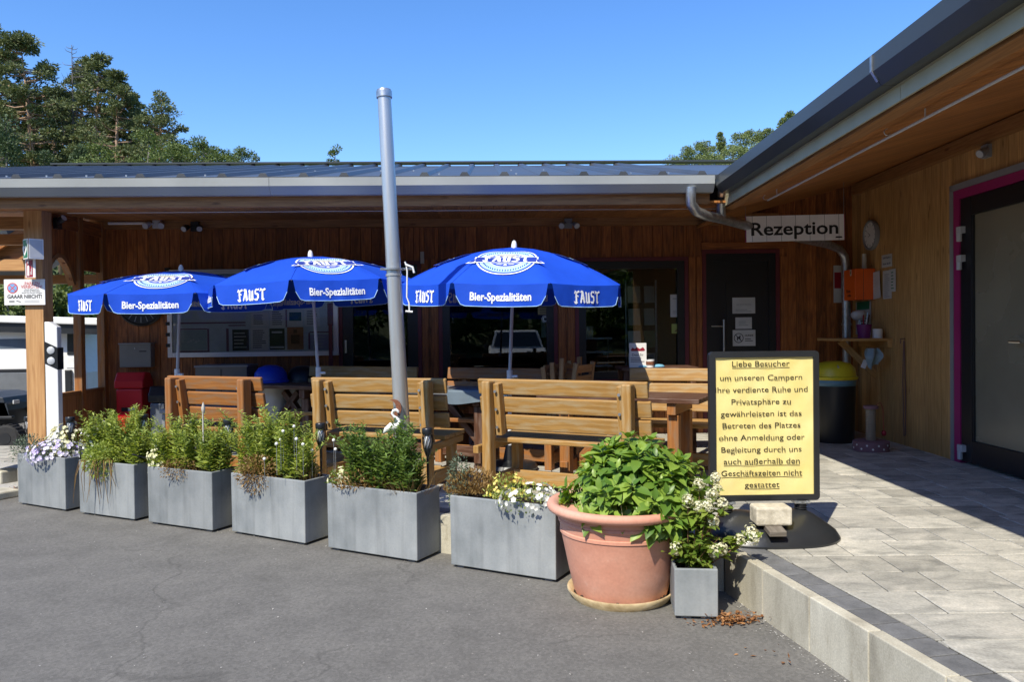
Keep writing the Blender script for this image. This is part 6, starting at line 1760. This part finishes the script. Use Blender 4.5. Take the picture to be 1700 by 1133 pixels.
def cat_post():
    p = atz(1446, 748, TZ); root = empty('cat_scratching_post', (p.x, p.y, TZ), .3, 'sisal cat scratching post on a dotted pink base in the corner', 'scratching post')
    spot = plain('pink_felt', (.22, .12, .14), .8)
    b = MB(); b.lathe([(.0, 0), (.17, 0), (.17, .09), (.15, .10), (.0, .10)], n=30); ba = b.build('base', spot, root, auto=40)
    b = MB()
    for k in range(20):
        a = 2*math.pi*k/20; z = .03 if k % 2 else .065
        b.prism(circ(0, 0, .010, 8), .002, face_M((.1705*math.cos(a), .1705*math.sin(a), z), (-math.sin(a), math.cos(a), 0), (math.cos(a), math.sin(a), 0)))
    b.build('dots', K['paper'], ba)
    b = MB(); h = aty(1443, 674, p.y).z-TZ
    b.lathe([(.0, .1)]+[(.046+.003*(k % 2), .1+(h-.13)*k/40) for k in range(41)]+[(.0, h-.03)], n=20); b.build('sisal_column', plain('sisal', (.26, .22, .16), .9), root)
    b = MB(); b.lathe([(.0, h-.03), (.07, h-.03), (.07, h), (.0, h)], n=24); b.build('top_plate', spot, root, auto=40)
    b = MB(); b.tube([(.06, 0, h), (.10, -.02, h+.03), (.13, -.02, h-.03), (.14, -.02, h-.25)], .003, 5); b.lathe([(.0, -.03), (.02, -.02), (.025, 0), (.02, .02), (.0, .03)], (.14, -.02, h-.28), 10); b.build('toy', K['darkred'], root)
cat_post()
def leash():
    a = onwing(1500, 566, WALL_X-.03); b = MB(); c = WING @ a
    L = a.z-TZ-.1
    b.tube([(0, 0, 0), (-.005, .01, -L*.4), (-.005, 0, -L*.8), (0, 0, -L), (0, -.03, -L*.98), (.0, -.035, -L*.5), (0, -.01, 0)], .006, 6)
    b.tube([(.02, 0, .02), (-.03, 0, .02), (-.03, 0, -.03)], .006, 6)
    tag(b.build('dog_leash', plain('faded_strap', (.16, .09, .075), .7), loc=c), 'faded reddish leash hanging on a hook of the right wing wall', 'leash')
leash()

# ---------------------------------------------------------------- left end: signs on the porch post, delineator, camper, buggy
def post_signs():
    yf = 7.62
    a, c = onmain(37, 430.5, yf-.14), onmain(68, 397, yf-.14)
    root = empty('defibrillator_sign', (0, 0, 0), 0, 'green projecting sign with a white heart on the porch post', 'sign', M=mframe(((a.x+c.x)/2, yf-.11, (a.z+c.z)/2)))
    w_, h = c.x-a.x, c.z-a.z
    # three sided sign: two printed faces meeting in front
    for s in (-1, 1):
        M = face_M((s*w_*.27, 0, .04), (1, 0, -s*.9), (s*.9, 0, 1))
        b = MB(M); ww = w_*.68; b.prism(rect(-ww/2, ww/2, -h/2, h/2), .004); f = b.build('face', K['white'] , root)
        b = MB(M); b.flat([rect(-ww/2+.008, ww/2-.008, -h/2+.01, h/2-.01)], I4, .0052); b.build('green_field', K['green'] if s < 0 else K['lightgrey'], f)
        if s < 0:
            b = MB(M)
            hp = []
            for i in range(25):
                t = 2*math.pi*i/24; hp.append((.0036*16*math.sin(t)**3*.95-.012, .0036*(13*math.cos(t)-5*math.cos(2*t)-2*math.cos(3*t)-math.cos(4*t))-.012))
            b.flat([hp[:-1]], I4, .0066); b.flat([rect(.040, .052, .045, .085), rect(.027, .065, .058, .072)], I4, .0066); b.build('heart', K['white'], f)
            b = MB(M); b.flat([[(-.005, .025), (-.03, -.012), (-.014, -.012), (-.022, -.045), (.006, -.002), (-.010, -.002)]], I4, .008); b.build('bolt_mark', K['ink'], f)
    a, c = onmain(40, 461, yf-.1), onmain(58, 430.5, yf-.1)
    def dr(b, z):
        b.m = 1; b.flat([rect(-.05, .032, -.082, .082)], I4, z); b.m = 0
        b.flat([[(-.038, -.07), (-.012, -.07), (-.012, .02), (-.026, .035), (-.038, .02)], rect(-.032, -.018, .045, .07)], I4, z+.001); b.flat([rect(.002+.008*k, .006+.008*k, -.06, -.06+.03*(k+1)) for k in range(3)], I4, z+.001)
    sheet('extinguisher_sign', mframe(((a.x+c.x)/2, yf-.08, (a.z+c.z)/2)) @ Matrix.Rotation(-.35, 4, 'Y'), c.x-a.x+.02, c.z-a.z, 'dark red fire extinguisher sign under the green heart sign', 'sign', K['white'], th=.004, draw=dr, mats=[K['white'], K['darkred']])
    a, c = onmain(6.5, 507, yf-.02), onmain(73.5, 463.5, yf-.02)
    w_, h = c.x-a.x, c.z-a.z
    def park(b, z):
        cx, cy, r = -w_*.29, h*.16, h*.205
        b.m = 1; b.flat([circ(cx, cy, r, 28)], I4, z); b.m = 2; b.flat([circ(cx, cy, r*.80, 28)], I4, z+.0009)
        b.m = 1
        for s in (-1, 1): b.flat([[(cx-r*.62, cy+s*r*.50), (cx-r*.50, cy+s*r*.62), (cx+r*.62, cy-s*r*.50), (cx+r*.50, cy-s*r*.62)]], I4, z+.0018+.0005*s)
        b.text(text('PARKEN', .042, bold=.012, width=w_*.36), Matrix.Translation((w_*.19, h*.335, 0)), z); b.text(text('VERBOTEN!', .042, bold=.012, width=w_*.52), Matrix.Translation((w_*.175, h*.21, 0)), z)
        b.m = 0
        b.text(text('Auch Besucher', .018, width=w_*.36), Matrix.Translation((w_*.18, h*.10, 0)), z); b.text(text('Auch 5 Minuten', .018, width=w_*.40), Matrix.Translation((w_*.18, h*.035, 0)), z); b.text(text('Auch vor Ihrem Wagen', .018, width=w_*.50), Matrix.Translation((w_*.18, -.03*h, 0)), z)
        b.text(text('GAAAR NIIICHT!', .050, bold=.02, width=w_*.84), Matrix.Translation((0, -h*.17, 0)), z)
        b.flat([rect(-w_*.38, -w_*.25, -h*.38, -h*.34), [(-w_*.2, -h*.32), (-w_*.1, -h*.37), (-w_*.09, -h*.40), (-w_*.2, -h*.35)], rect(.0, w_*.36, -h*.335, -h*.327), rect(.0, w_*.36, -h*.39, -h*.382)], I4, z)
    sheet('parking_sign', mframe(((a.x+c.x)/2, yf-.008, (a.z+c.z)/2)), w_, h, 'white no parking sign reading GAAAR NIIICHT on the porch post', 'sign', K['white'], th=.005, draw=park, mats=[K['ink'], plain('print_red', (.62, .10, .10), .6), K['signblue']])
post_signs()
def delineator():
    y = 7.5; a, c = onmain(79, 697, y), onmain(102, 538, y)
    base = MAIN @ Vector(((a.x+c.x)/2, y, TZ))
    root = empty('delineator_post', base, .0336, 'white roadside delineator post with black band and round reflectors', 'marker post')
    w_ = (c.x-a.x)*.80; z1 = c.z-TZ+.02; z0 = .0
    b = MB(); M = Matrix(((1, 0, 0, 0), (0, 0, -1, .025), (0, 1, 0, 0), (0, 0, 0, 1)))
    b.prism([(-w_/2, z0), (w_/2, z0), (w_/2, z1-.05), (-w_*.15, z1), (-w_/2, z1)], .075, M); b.build('body', K['white'], root, bevel=.006)
    zt, zb = onmain(90, 567, y).z-TZ, onmain(90, 614, y).z-TZ
    M2 = Matrix(((1, 0, 0, 0), (0, 0, -1, -.0515), (0, 1, 0, 0), (0, 0, 0, 1)))
    b = MB(); b.prism([(-w_/2-.001, zb+.06), (w_/2+.001, zb-.0), (w_/2+.001, zt-.06), (-w_/2-.001, zt)], .0015, M2); b.prism([(-.05, zb), (.05, zb), (.05, zt-.06), (-.05, zt-.06)], .0015, Matrix(((0, 0, 1, w_/2), (1, 0, 0, 0), (0, 1, 0, 0), (0, 0, 0, 1)))); bd = b.build('black_band', K['black'], root)
    for z in (zt-.085, zb+.085):
        b = MB(); b.lathe([(.0, 0), (.036, 0), (.036, .006), (.03, .010), (.0, .012)], n=20); o = b.build('reflector', K['lightgrey'], root, auto=40); o.matrix_local = Matrix(((1, 0, 0, 0), (0, 0, -1, -.053), (0, 1, 0, z), (0, 0, 0, 1)))
delineator()
def camper():
    y = 13.2; p = aty(134, 700, y); X1 = p.x
    zt, zb = aty(60, 545, y).z, -.0
    root = empty('camper_van', (X1-2.2, y+1, 0), .05, 'white camper van with dark side windows parked beyond the porch', 'camper van')
    L = 4.4; h = zt+.12
    b = MB(); M = Matrix(((1, 0, 0, 0), (0, 0, -1, 1.0), (0, 1, 0, 0), (0, 0, 0, 1)))
    side = [(-L/2, .14), (L/2-.15, .12), (L/2, .40), (L/2, .85), (L/2-.12, 1.15), (L/2-.32, h-.08), (L/2-.5, h), (-L/2, h)]
    b.prism(side, 2.0, M); b.build('body', K['white'], root, bevel=.04)
    f = -1.003
    Mf = Matrix(((1, 0, 0, 0), (0, 0, -1, f), (0, 1, 0, 0), (0, 0, 0, 1)))
    X = lambda px, py: aty(px, py, y).x-root.location.x
    Z = lambda px, py: aty(px, py, y).z
    def pane(p0, q0, p1, q1, nm, mat, d=.012, rim=0):
        b = MB(); b.prism(rect(X(p0, q1), X(p1, q1), Z(p0, q1), Z(p0, q0)), d, Mf); return b.build(nm, mat, root, bevel=.01)
    win = plain('van_window', (.03, .035, .04), .12); wf = K['black']
    pane(-60, 564, 70, 580, 'stripe', plain('slate_stripe', (.10, .13, .17), .3), .006)
    pane(-50, 614, 56, 674, 'window_frame', wf, .02); pane(-40, 620, 52, 668, 'window', plain('grey_window', (.15, .16, .17), .15), .026)
    b = MB(); b.prism([(X(102, 590), Z(102, 590)), (X(131, 590), Z(131, 590)), (X(131, 566), Z(131, 566)), (X(112, 553), Z(112, 553)), (X(102, 553), Z(102, 553))], .014, Mf); b.build('cab_window', win, root, bevel=.01)
    pane(101, 594, 127, 612, 'door_seam_panel', K['white'], .008)
    pane(116, 594, 119, 606, 'door_handle', wf, .03)
    b = MB(); b.tube([(X(128, 585), -1.06, Z(128, 583)), (X(128, 660), -1.06, Z(128, 662))], .03, 8); b.build('grab_rail', K['white'], root, auto=40)
    pane(101, 615, 111, 670, 'rear_light', K['black'], .05)
    for sx in (-1.3, 1.35):
        b = MB(); b.tube([(sx, -1.02, .31), (sx, -.80, .31)], .31, 24); wl = b.build('wheel', K['rubber'], root, auto=40)
        b = MB(); b.tube([(sx, -1.035, .31), (sx, -1.022, .31)], .19, 20); b.build('rim', K['lightgrey'], wl, auto=40)
    # awning
    y2 = 12.98; q0, q1 = aty(-60, 530, y2), aty(172, 536, y2)
    aw = empty('awning', ((q0.x+q1.x)/2, y2, q1.z), 0, 'white awning roof with black underside in front of the camper', 'awning')
    w_ = q1.x-q0.x; dz = (q0.z-q1.z)/w_
    Ms = Matrix(((1, 0, 0, 0), (0, 1, 0, 0), (-dz, 0, 1, 0), (0, 0, 0, 1)))
    b = MB(Ms); b.bx(-w_/2, w_/2, 0, 1.6, .0, .12); b.build('roof_sheet', K['white'], aw, bevel=.02)
    b = MB(Ms); b.bx(-w_/2+.05, w_/2-.05, .06, .2, -.16, -.002); b.build('valance', K['black'], aw)
    for x in (-w_/2+.1, w_/2-.1): b = MB(); b.tube([(x, .1, -.1), (x, .1, -q1.z)], .02, 8); b.build('leg', K['anthracite'], aw)
camper()
def buggy():
    y = 9.9; p = aty(7, 742, y); q = aty(7, 720, y)
    r = .175
    root = empty('golf_buggy', (p.x-.55, y+.5, 0), 0, 'dark utility buggy with chunky tyres at the left edge', 'buggy')
    tx = p.x+.02-root.location.x
    b = MB()
    for tx_, ty in ((tx, -.42), (tx-1.3, -.42), (tx, .35), (tx-1.3, .35)):
        b = MB(); b.tube([(tx_, ty-.09, r), (tx_, ty-.07, r), (tx_, ty+.07, r), (tx_, ty+.09, r)], [r*.86, r, r, r*.86], 28); wl = b.build('wheel', K['rubber'], root, auto=35)
        b = MB()
        for k in range(22):
            a = 2*math.pi*k/22; b.box((tx_+r*math.cos(a), ty, r+r*math.sin(a)), (.014, .15, .03), Matrix.Rotation(-a, 3, 'Y'))
        b.build('tread', K['rubber'], wl)
        b = MB(); b.tube([(tx_, ty-.095, r), (tx_, ty-.088, r)], r*.42, 20); b.build('rim', K['black'], wl, auto=40)
    zt = aty(14, 655, y).z
    M = Matrix(((1, 0, 0, 0), (0, 0, -1, .38), (0, 1, 0, 0), (0, 0, 0, 1)))
    b = MB(); b.prism([(tx-1.7, .3), (tx-.3, .28), (tx-.25, .5), (tx-.12, .56), (tx-.04, .62), (tx-.02, zt-.22), (tx-.08, zt-.05), (tx-.4, zt), (tx-1.7, zt)], .80, M); b.build('body', plain('slate_body', (.03, .036, .045), .4), root, bevel=.03)
    b = MB(); b.bx(tx-.2, tx+.06, -.46, -.40, .42, .46); b.build('mudguard', K['black'], root, bevel=.01)
    b = MB(); b.box((tx-.016, -.25, zt-.12), (.02, .12, .05)); b.build('headlight', K['lightgrey'], root, bevel=.006)
    b = MB(); b.bx(tx-1.2, tx-.7, -.3, .3, zt, zt+.35); b.build('seat', K['black'], root, bevel=.04)
buggy()
def side_hut():
    # open timber hut beyond the porch: roof edge, plank gable, sunlit beam
    y = 10.2
    W = lambda px, py, yy=y: aty(px, py, yy)
    root = empty('timber_hut', (0, 0, 0), 0, 'open timber hut with dark roof and sunlit beam left of the porch', 'hut')
    a, c = W(-80, 450), W(66, 361)
    b = MB(); d = (c-a); b.beam(a+Vector((0, .75, 0)), c+Vector((0, .75, 0)), 1.8, .09, (0, 0, 1)); b.build('roof', plain('dark_roofing', (.03, .035, .045), .5), root)
    b = MB(); b.beam(a+Vector((0, -.12, -.10)), c+Vector((0, -.12, -.10)), .05, .12, (0, 0, 1)); b.build('barge_board', K['wood_orange'], root)
    b = MB(); zb = W(20, 452).z; zt = 0
    n = 7
    for k in range(n):
        z0 = zb+.17+k*.14
        t0 = (z0-a.z)/(c.z-a.z); x0 = a.x+(c.x-a.x)*max(0, min(1, t0))+.15
        if x0 < c.x+.5: b.bx(x0, c.x+.55, y-.02, y+.02, z0, z0+.136)
    b.build('gable_planks', K['wood_beam'], root)
    b = MB(); p0, p1 = W(-90, 441), W(62, 441); b.beam(p0, p1, .14, .15, (0, 0, 1)); b.build('tie_beam', K['wood_post'], root, bevel=.006)
    b = MB(); b.beam(p0+Vector((0, .5, -.16)), p1+Vector((1.3, .5, -.16)), .10, .12, (0, 0, 1)); b.build('rear_beam', K['wood_beam'], root)
    for x in (p0.x+.1, p1.x+1.2): b = MB(); b.bx(x-.05, x+.05, y+.45, y+.55, 0, p0.z-.22); b.build('hut_post', K['wood_beam'], root)
side_hut()
def kerb_stones():
    for px, py, sx, sz, label in ((19, 796, .13, .13, 'grey concrete kerb stone at the left end of the trough row'), (12, 822, .17, .07, 'rough brown kerb stone at the left edge')):
        p = atz(px, py+8, 0); b = MB(); b.box((0, 0, sz/2), (sx*1.5, .2, sz))
        tag(b.build('kerb_stone', K['concrete'], loc=(p.x-.12, p.y+.1, 0), bevel=.015, rz=-.5), label, 'kerb stone')
kerb_stones()

# ---------------------------------------------------------------- trees
def pine(name, x, y, z, H, cw, label, mat='leaf_pine', bark='bark_pine', seed=1, crown=.55, n_cl=70, per=95, group='pines on the left hillside', leaf=(.20, .42), dense=1.0, kind='pine'):
    rs = np.random.default_rng(seed)
    root = empty(name, (x, y, z), 0, label, 'tree', group)
    t = MB(); bend = rs.normal(0, .02, 2)
    tr = [(bend[0]*H*f*f*2, bend[1]*H*f*f, H*f) for f in (0, .25, .5, .75, .97)]
    t.tube(tr, [H*.015, H*.012, H*.010, H*.006, H*.001], 9)
    C, Rr = [], []
    for i in range(n_cl):
        f = crown_z = (1-crown)+crown*rs.random()**.9
        g = (f-(1-crown))/crown
        if kind == 'pine': wprof = (math.sin(math.pi*min(1, .18+g*.80)))**.7
        elif kind == 'fir': wprof = (1-g)**.85+.06
        else: wprof = math.sqrt(max(.05, 1-(2*g-1)**2))
        a = rs.uniform(0, 6.28); r = cw/2*wprof*rs.uniform(.45, 1.0)
        p0 = np.array([bend[0]*H*f*f*2, bend[1]*H*f*f, H*f-(.02*H if kind != 'fir' else -.01*H)])
        c = p0+np.array([math.cos(a)*r, math.sin(a)*r, rs.uniform(-.01, .04)*H*(1 if kind != 'fir' else -1)])
        t.tube([p0, (p0+c)/2+np.array([0, 0, -.01*H]), c], [H*.0035, H*.0025, H*.0012], 5, cap=False)
        C.append(c); Rr.append(np.array([1.0, 1.0, 1.0])*cw*(rs.uniform(.07, .15) if kind == 'pine' else rs.uniform(.10, .18)))
    for i in range(6):                                     # dead stubs on the bare trunk
        f = rs.uniform(.1, max(.14, 1-crown)); a = rs.uniform(0, 6.28); p = np.array([0, 0, H*f])
        t.tube([p, p+np.array([math.cos(a), math.sin(a), .2])*H*rs.uniform(.03, .08)], [H*.002, H*.0006], 4)
    C.append(np.array([tr[-1][0], tr[-1][1], H*.97])); Rr.append(np.ones(3)*cw*.10)
    t.build('trunk', K[bark], root, smooth=True)
    P = clump_points(C, Rr, per, .38 if kind == 'pine' else .6)
    n = len(P)
    cc = np.repeat(np.array(C), per, axis=0)
    D = unit(P-cc)+rs.normal(0, .5, (n, 3))+np.array([0, 0, .25])
    L = rs.uniform(leaf[0], leaf[1], n)*(H/18)
    leaves('crown', P, D, rdir(n)+np.array([0, 0, .8]), L, L*.42, K[mat], root, 'quad')
    return root
def tree_px(px, top, d, wpx, label, kind='pine', **k):
    p = aty(px, top, d); zb = max(0, hill_z(p.x, d))-.2
    H = p.z-zb; cw = wpx/1280*d*1.22
    return pine({'pine': 'pine_tree', 'fir': 'fir_tree', 'round': 'leafy_tree'}[kind], p.x, d, zb, H, cw, label, kind=kind, **k)
GL = 'trees on the left hillside'
for i, (px, top, d, wpx, lab, crown) in enumerate((
        (6, 52, 62, 95, 'tall pine at the left edge, highest of the hillside', .50),
        (58, 66, 60, 95, 'tall broad pine second from the left edge', .48),
        (122, 100, 64, 80, 'pine right behind the bare dead spire', .62),
        (152, 100, 60, 74, 'slim pine just right of the bare dead spire', .58),
        (186, 118, 58, 80, 'dark pine in the middle of the left hillside', .62),
        (212, 150, 62, 66, 'shorter pine on the falling edge of the left hillside', .7),
        (256, 156, 58, 96, 'rounded pine at the right end of the tall group', .85),
        (28, 150, 78, 70, 'pine half hidden between the two tallest trunks', .6),
        (86, 165, 76, 50, 'slim pine filling the gap below the dead spire', .8),
        (165, 190, 72, 90, 'low dense pine behind the middle of the hillside', .85),
        (228, 178, 66, 70, 'dense low pine left of the rounded pine', .85), (272, 186, 64, 56, 'small pine at the outer right edge of the rounded pine', .85), (96, 140, 68, 60, 'slim pine left of the bare dead spire', .7))):
    tree_px(px, top, d, wpx, lab, 'pine', seed=100+i, crown=crown, group=GL, n_cl=96, per=150, leaf=(.15, .32))
for i, (px, top, d, wpx, lab, kd, mat) in enumerate((
        (8, 205, 48, 100, 'dark fir low at the left edge above the porch roof', 'fir', 'leaf_fir'),
        (55, 248, 50, 60, 'dark fir between the pine trunks and the porch roof', 'fir', 'leaf_fir'),
        (115, 244, 52, 60, 'dark fir low behind the left part of the metal roof', 'fir', 'leaf_fir'),
        (170, 240, 50, 80, 'leafy tree at the foot of the pines', 'round', 'leaf_decid'),
        (235, 222, 50, 90, 'leafy tree below the rounded pine', 'round', 'leaf_decid'),
        (285, 240, 52, 70, 'leafy tree just right of the rounded pine', 'round', 'leaf_decid'),
        (330, 236, 54, 76, 'leafy tree crown in the dip of the hillside', 'round', 'leaf_decid'),
        (362, 246, 56, 60, 'small leafy tree crown further down the hillside', 'round', 'leaf_decid'),
        (406, 250, 58, 62, 'small leafy crown, last of the row above the roof', 'round', 'leaf_decid'),
        (308, 246, 56, 60, 'leafy crown filling the dip right of the rounded pine', 'round', 'leaf_decid'),
        (345, 244, 60, 64, 'darker leafy crown behind the middle of the descending row', 'round', 'leaf_fir'),
        (386, 253, 62, 56, 'low leafy crown between the last two of the descending row', 'round', 'leaf_decid'),
        (432, 258, 62, 36, 'lowest small crown at the right end of the left hillside row', 'round', 'leaf_fir'),
        (555, 246, 60, 40, 'single treetop peeping over the roof left of the steel pole', 'round', 'leaf_decid'))):
    tree_px(px, top, d, wpx, lab, kd, mat=mat, bark='bark_grey', seed=200+i, crown=.85, group=GL, n_cl=70 if wpx > 50 else 44, per=120, leaf=(.16, .34))
def dead_spire():
    p = aty(119, 74, 61); zb = hill_z(p.x, 61)-.2; H = p.z-zb
    root = empty('dead_tree', (p.x, 61, zb), 0, 'bare dead conifer spire rising above the left hillside', 'tree', GL)
    rs = random.Random(5); b = MB(); b.tube([(0, 0, 0), (0, 0, H*.6), (0, 0, H)], [.2, .1, .02], 8); b.build('trunk', K['bark_grey'], root)
    b = MB()
    for k in range(60):
        z = H*(.6+.39*rs.random()); a = rs.uniform(0, 6.28); l = (H-z)*.25+.25; b.tube([(0, 0, z), (math.cos(a)*l, math.sin(a)*l, z+l*.15), (math.cos(a)*l*1.3, math.sin(a)*l*1.3, z+l*.5)], [.03, .02, .008], 4)
    b.build('branches', K['bark_grey'], root)
dead_spire()
GR = 'trees on the right hill'
for i, (px, top, d, wpx, kd) in enumerate(((1118, 262, 130, 40, 'round'), (1140, 246, 125, 40, 'round'), (1160, 238, 130, 34, 'round'), (1178, 234, 128, 34, 'round'), (1200, 219, 128, 26, 'fir'), (1222, 224, 126, 40, 'round'), (1250, 218, 128, 44, 'round'), (1275, 213, 126, 40, 'round'), (1297, 198, 128, 34, 'pine'), (1322, 186, 126, 40, 'fir'), (1215, 245, 118, 60, 'round'), (1262, 240, 118, 60, 'round'), (1170, 256, 118, 50, 'round'), (1300, 225, 118, 60, 'round'))):
    labs = ('leftmost low crown on the right hill', 'second low crown on the right hill', 'third crown on the right hill', 'rounded crown left of the pointed fir on the right hill', 'pointed fir standing out on the right hill', 'crown just right of the pointed fir on the right hill', 'broad crown in the middle of the right hill', 'crown before the pine at the eave on the right hill', 'pine next to the wing gutter on the right hill', 'fir partly behind the wing gutter on the right hill',
            'lower crown under the pointed fir on the right hill', 'lower broad crown near the wing gutter', 'lower crown at the left foot of the right hill', 'lower crown closest to the wing gutter')
    tree_px(px, top, d, wpx, labs[i], kd, mat='leaf_far', bark='bark_grey', seed=300+i, crown=.8, group=GR, n_cl=60, per=110, leaf=(.32, .62))
# bushes beyond the camper, seen under the hut roof and the porch arch
def bush(px, top, d, wpx, label, seed, mat='leaf_decid'):
    p = aty(px, top, d); H = p.z; cw = wpx/1280*d
    rs = np.random.default_rng(seed); root = empty('bush', (p.x, d, -.1), 0, label, 'bush', 'bushes beyond the camper')
    C = [np.array([rs.uniform(-.42, .42)*cw, rs.uniform(-.4, .4)*1.6, H*(.15+.8*rs.random())]) for _ in range(40)]
    P = clump_points(C, [np.ones(3)*rs.uniform(.3, .55) for _ in C], 110, .8); n = len(P)
    b = MB()
    for c in C[:14]: b.tube([(c[0]*.3, 0, 0), c*.6, c], [.05, .03, .01], 5)
    b.build('stems', K['bark_grey'], root)
    L = rs.uniform(.10, .2, n); leaves('foliage', P, unit(rdir(n)+np.array([0, 0, .4])), rdir(n)+np.array([0, -.3, .8]), L, L*.6, K[mat], root, 'quad')
bush(10, 440, 20, 130, 'green bush left of the porch post beyond the camper', 1)
bush(110, 452, 20, 120, 'green bush seen through the arch of the porch', 2)
bush(170, 462, 21, 110, 'dim green bush seen behind the leftmost parasol', 3, 'leaf_dark')
# unseen wood added behind the camera to keep the window reflections dark
proto = None
for i in range(26):
    x, y = -34+(i % 13)*5.4+random.uniform(-2, 2), -27-(i//13)*6-random.uniform(0, 3)
    z = hill_z(x, y)-.2
    if proto is None:
        proto = pine('leafy_tree', x, y, z, 11, 6.5, 'leafy tree of the added unseen wood behind the camera', 'leaf_dark', 'bark_grey', 77, .98, 60, 70, 'added unseen wood behind the camera', (.6, 1.0), kind='round')
    else:
        c = copy_tree(proto); c.location = (x, y, z); c.rotation_euler = (0, 0, random.uniform(0, 6)); s_ = random.uniform(.8, 1.25); c.scale = (s_, s_, s_)

# white car behind the camera, mirrored in the middle window
def parked_car():
    c = MAIN @ Vector((.95, -4.4, 0))
    root = empty('parked_car', c, .0336, 'white parked car behind the camera, mirrored in the middle window', 'car')
    L, W = 4.1, 1.74
    prof = [(.02, .25), (-.04, .45), (.0, .68), (.18, .80), (1.0, .95), (3.9, .98), (4.08, .8), (4.1, .4), (4.0, .25)]
    b = MB(Matrix(((0, 0, 1, -W/2), (1, 0, 0, 0), (0, 1, 0, 0), (0, 0, 0, 1)))); b.prism([(-p[0], p[1]) for p in prof][::-1], W)
    b.build('body', K['white'], root, bevel=.05)
    cab = [(.95, .94), (1.55, 1.46), (3.2, 1.50), (3.95, .96)]
    vs = []
    for s in (-1, 1):
        for x, z in cab: vs.append((s*(W/2-.06-(z-.94)*.28), -x, z))
    b = MB(); b.add(vs, [(0, 1, 2, 3), (7, 6, 5, 4), (0, 4, 5, 1), (1, 5, 6, 2), (2, 6, 7, 3)]); b.build('cabin', K['white'], root)
    g = plain('car_glass', (.03, .04, .05), .08)
    b = MB(); q = lambda s, x, z: (s*(W/2-.06-(z-.94)*.28-.07), -x+.012+.0, z+.012)
    b.add([q(-1, 1.0, .99), q(1, 1.0, .99), q(1, 1.50, 1.42), q(-1, 1.50, 1.42)], [(0, 1, 2, 3)]); b.build('windscreen', g, root)
    for s in (-1, 1):
        b = MB(); x_ = lambda z: s*(W/2-.06-(z-.94)*.28+.004)
        b.add([(x_(1.0), -1.15, 1.0), (x_(1.0), -3.6, 1.0), (x_(1.42), -3.1, 1.42), (x_(1.42), -1.62, 1.42)], [(0, 1, 2, 3)]); b.build('side_window', g, root)
        b = MB(); b.box((s*(W/2+.08), -1.2, 1.0), (.18, .08, .13)); b.build('wing_mirror', K['black'], root, bevel=.02)
        b = MB(); b.box((s*(W/2-.26), .0, .66), (.34, .06, .12)); b.build('headlight', K['chrome'], root, bevel=.02)
        for y in (-.75, -3.3):
            b = MB(); b.tube([(s*(W/2-.2), y, .31), (s*(W/2+.005), y, .31)], .31, 20); wl = b.build('wheel', K['rubber'], root, auto=40)
            b = MB(); b.tube([(s*(W/2+.006), y, .31), (s*(W/2+.012), y, .31)], .2, 16); b.build('rim', K['lightgrey'], wl, auto=40)
    b = MB(); b.box((0, .045, .52), (.9, .03, .16)); b.build('grille', K['black'], root, bevel=.01)
parked_car()
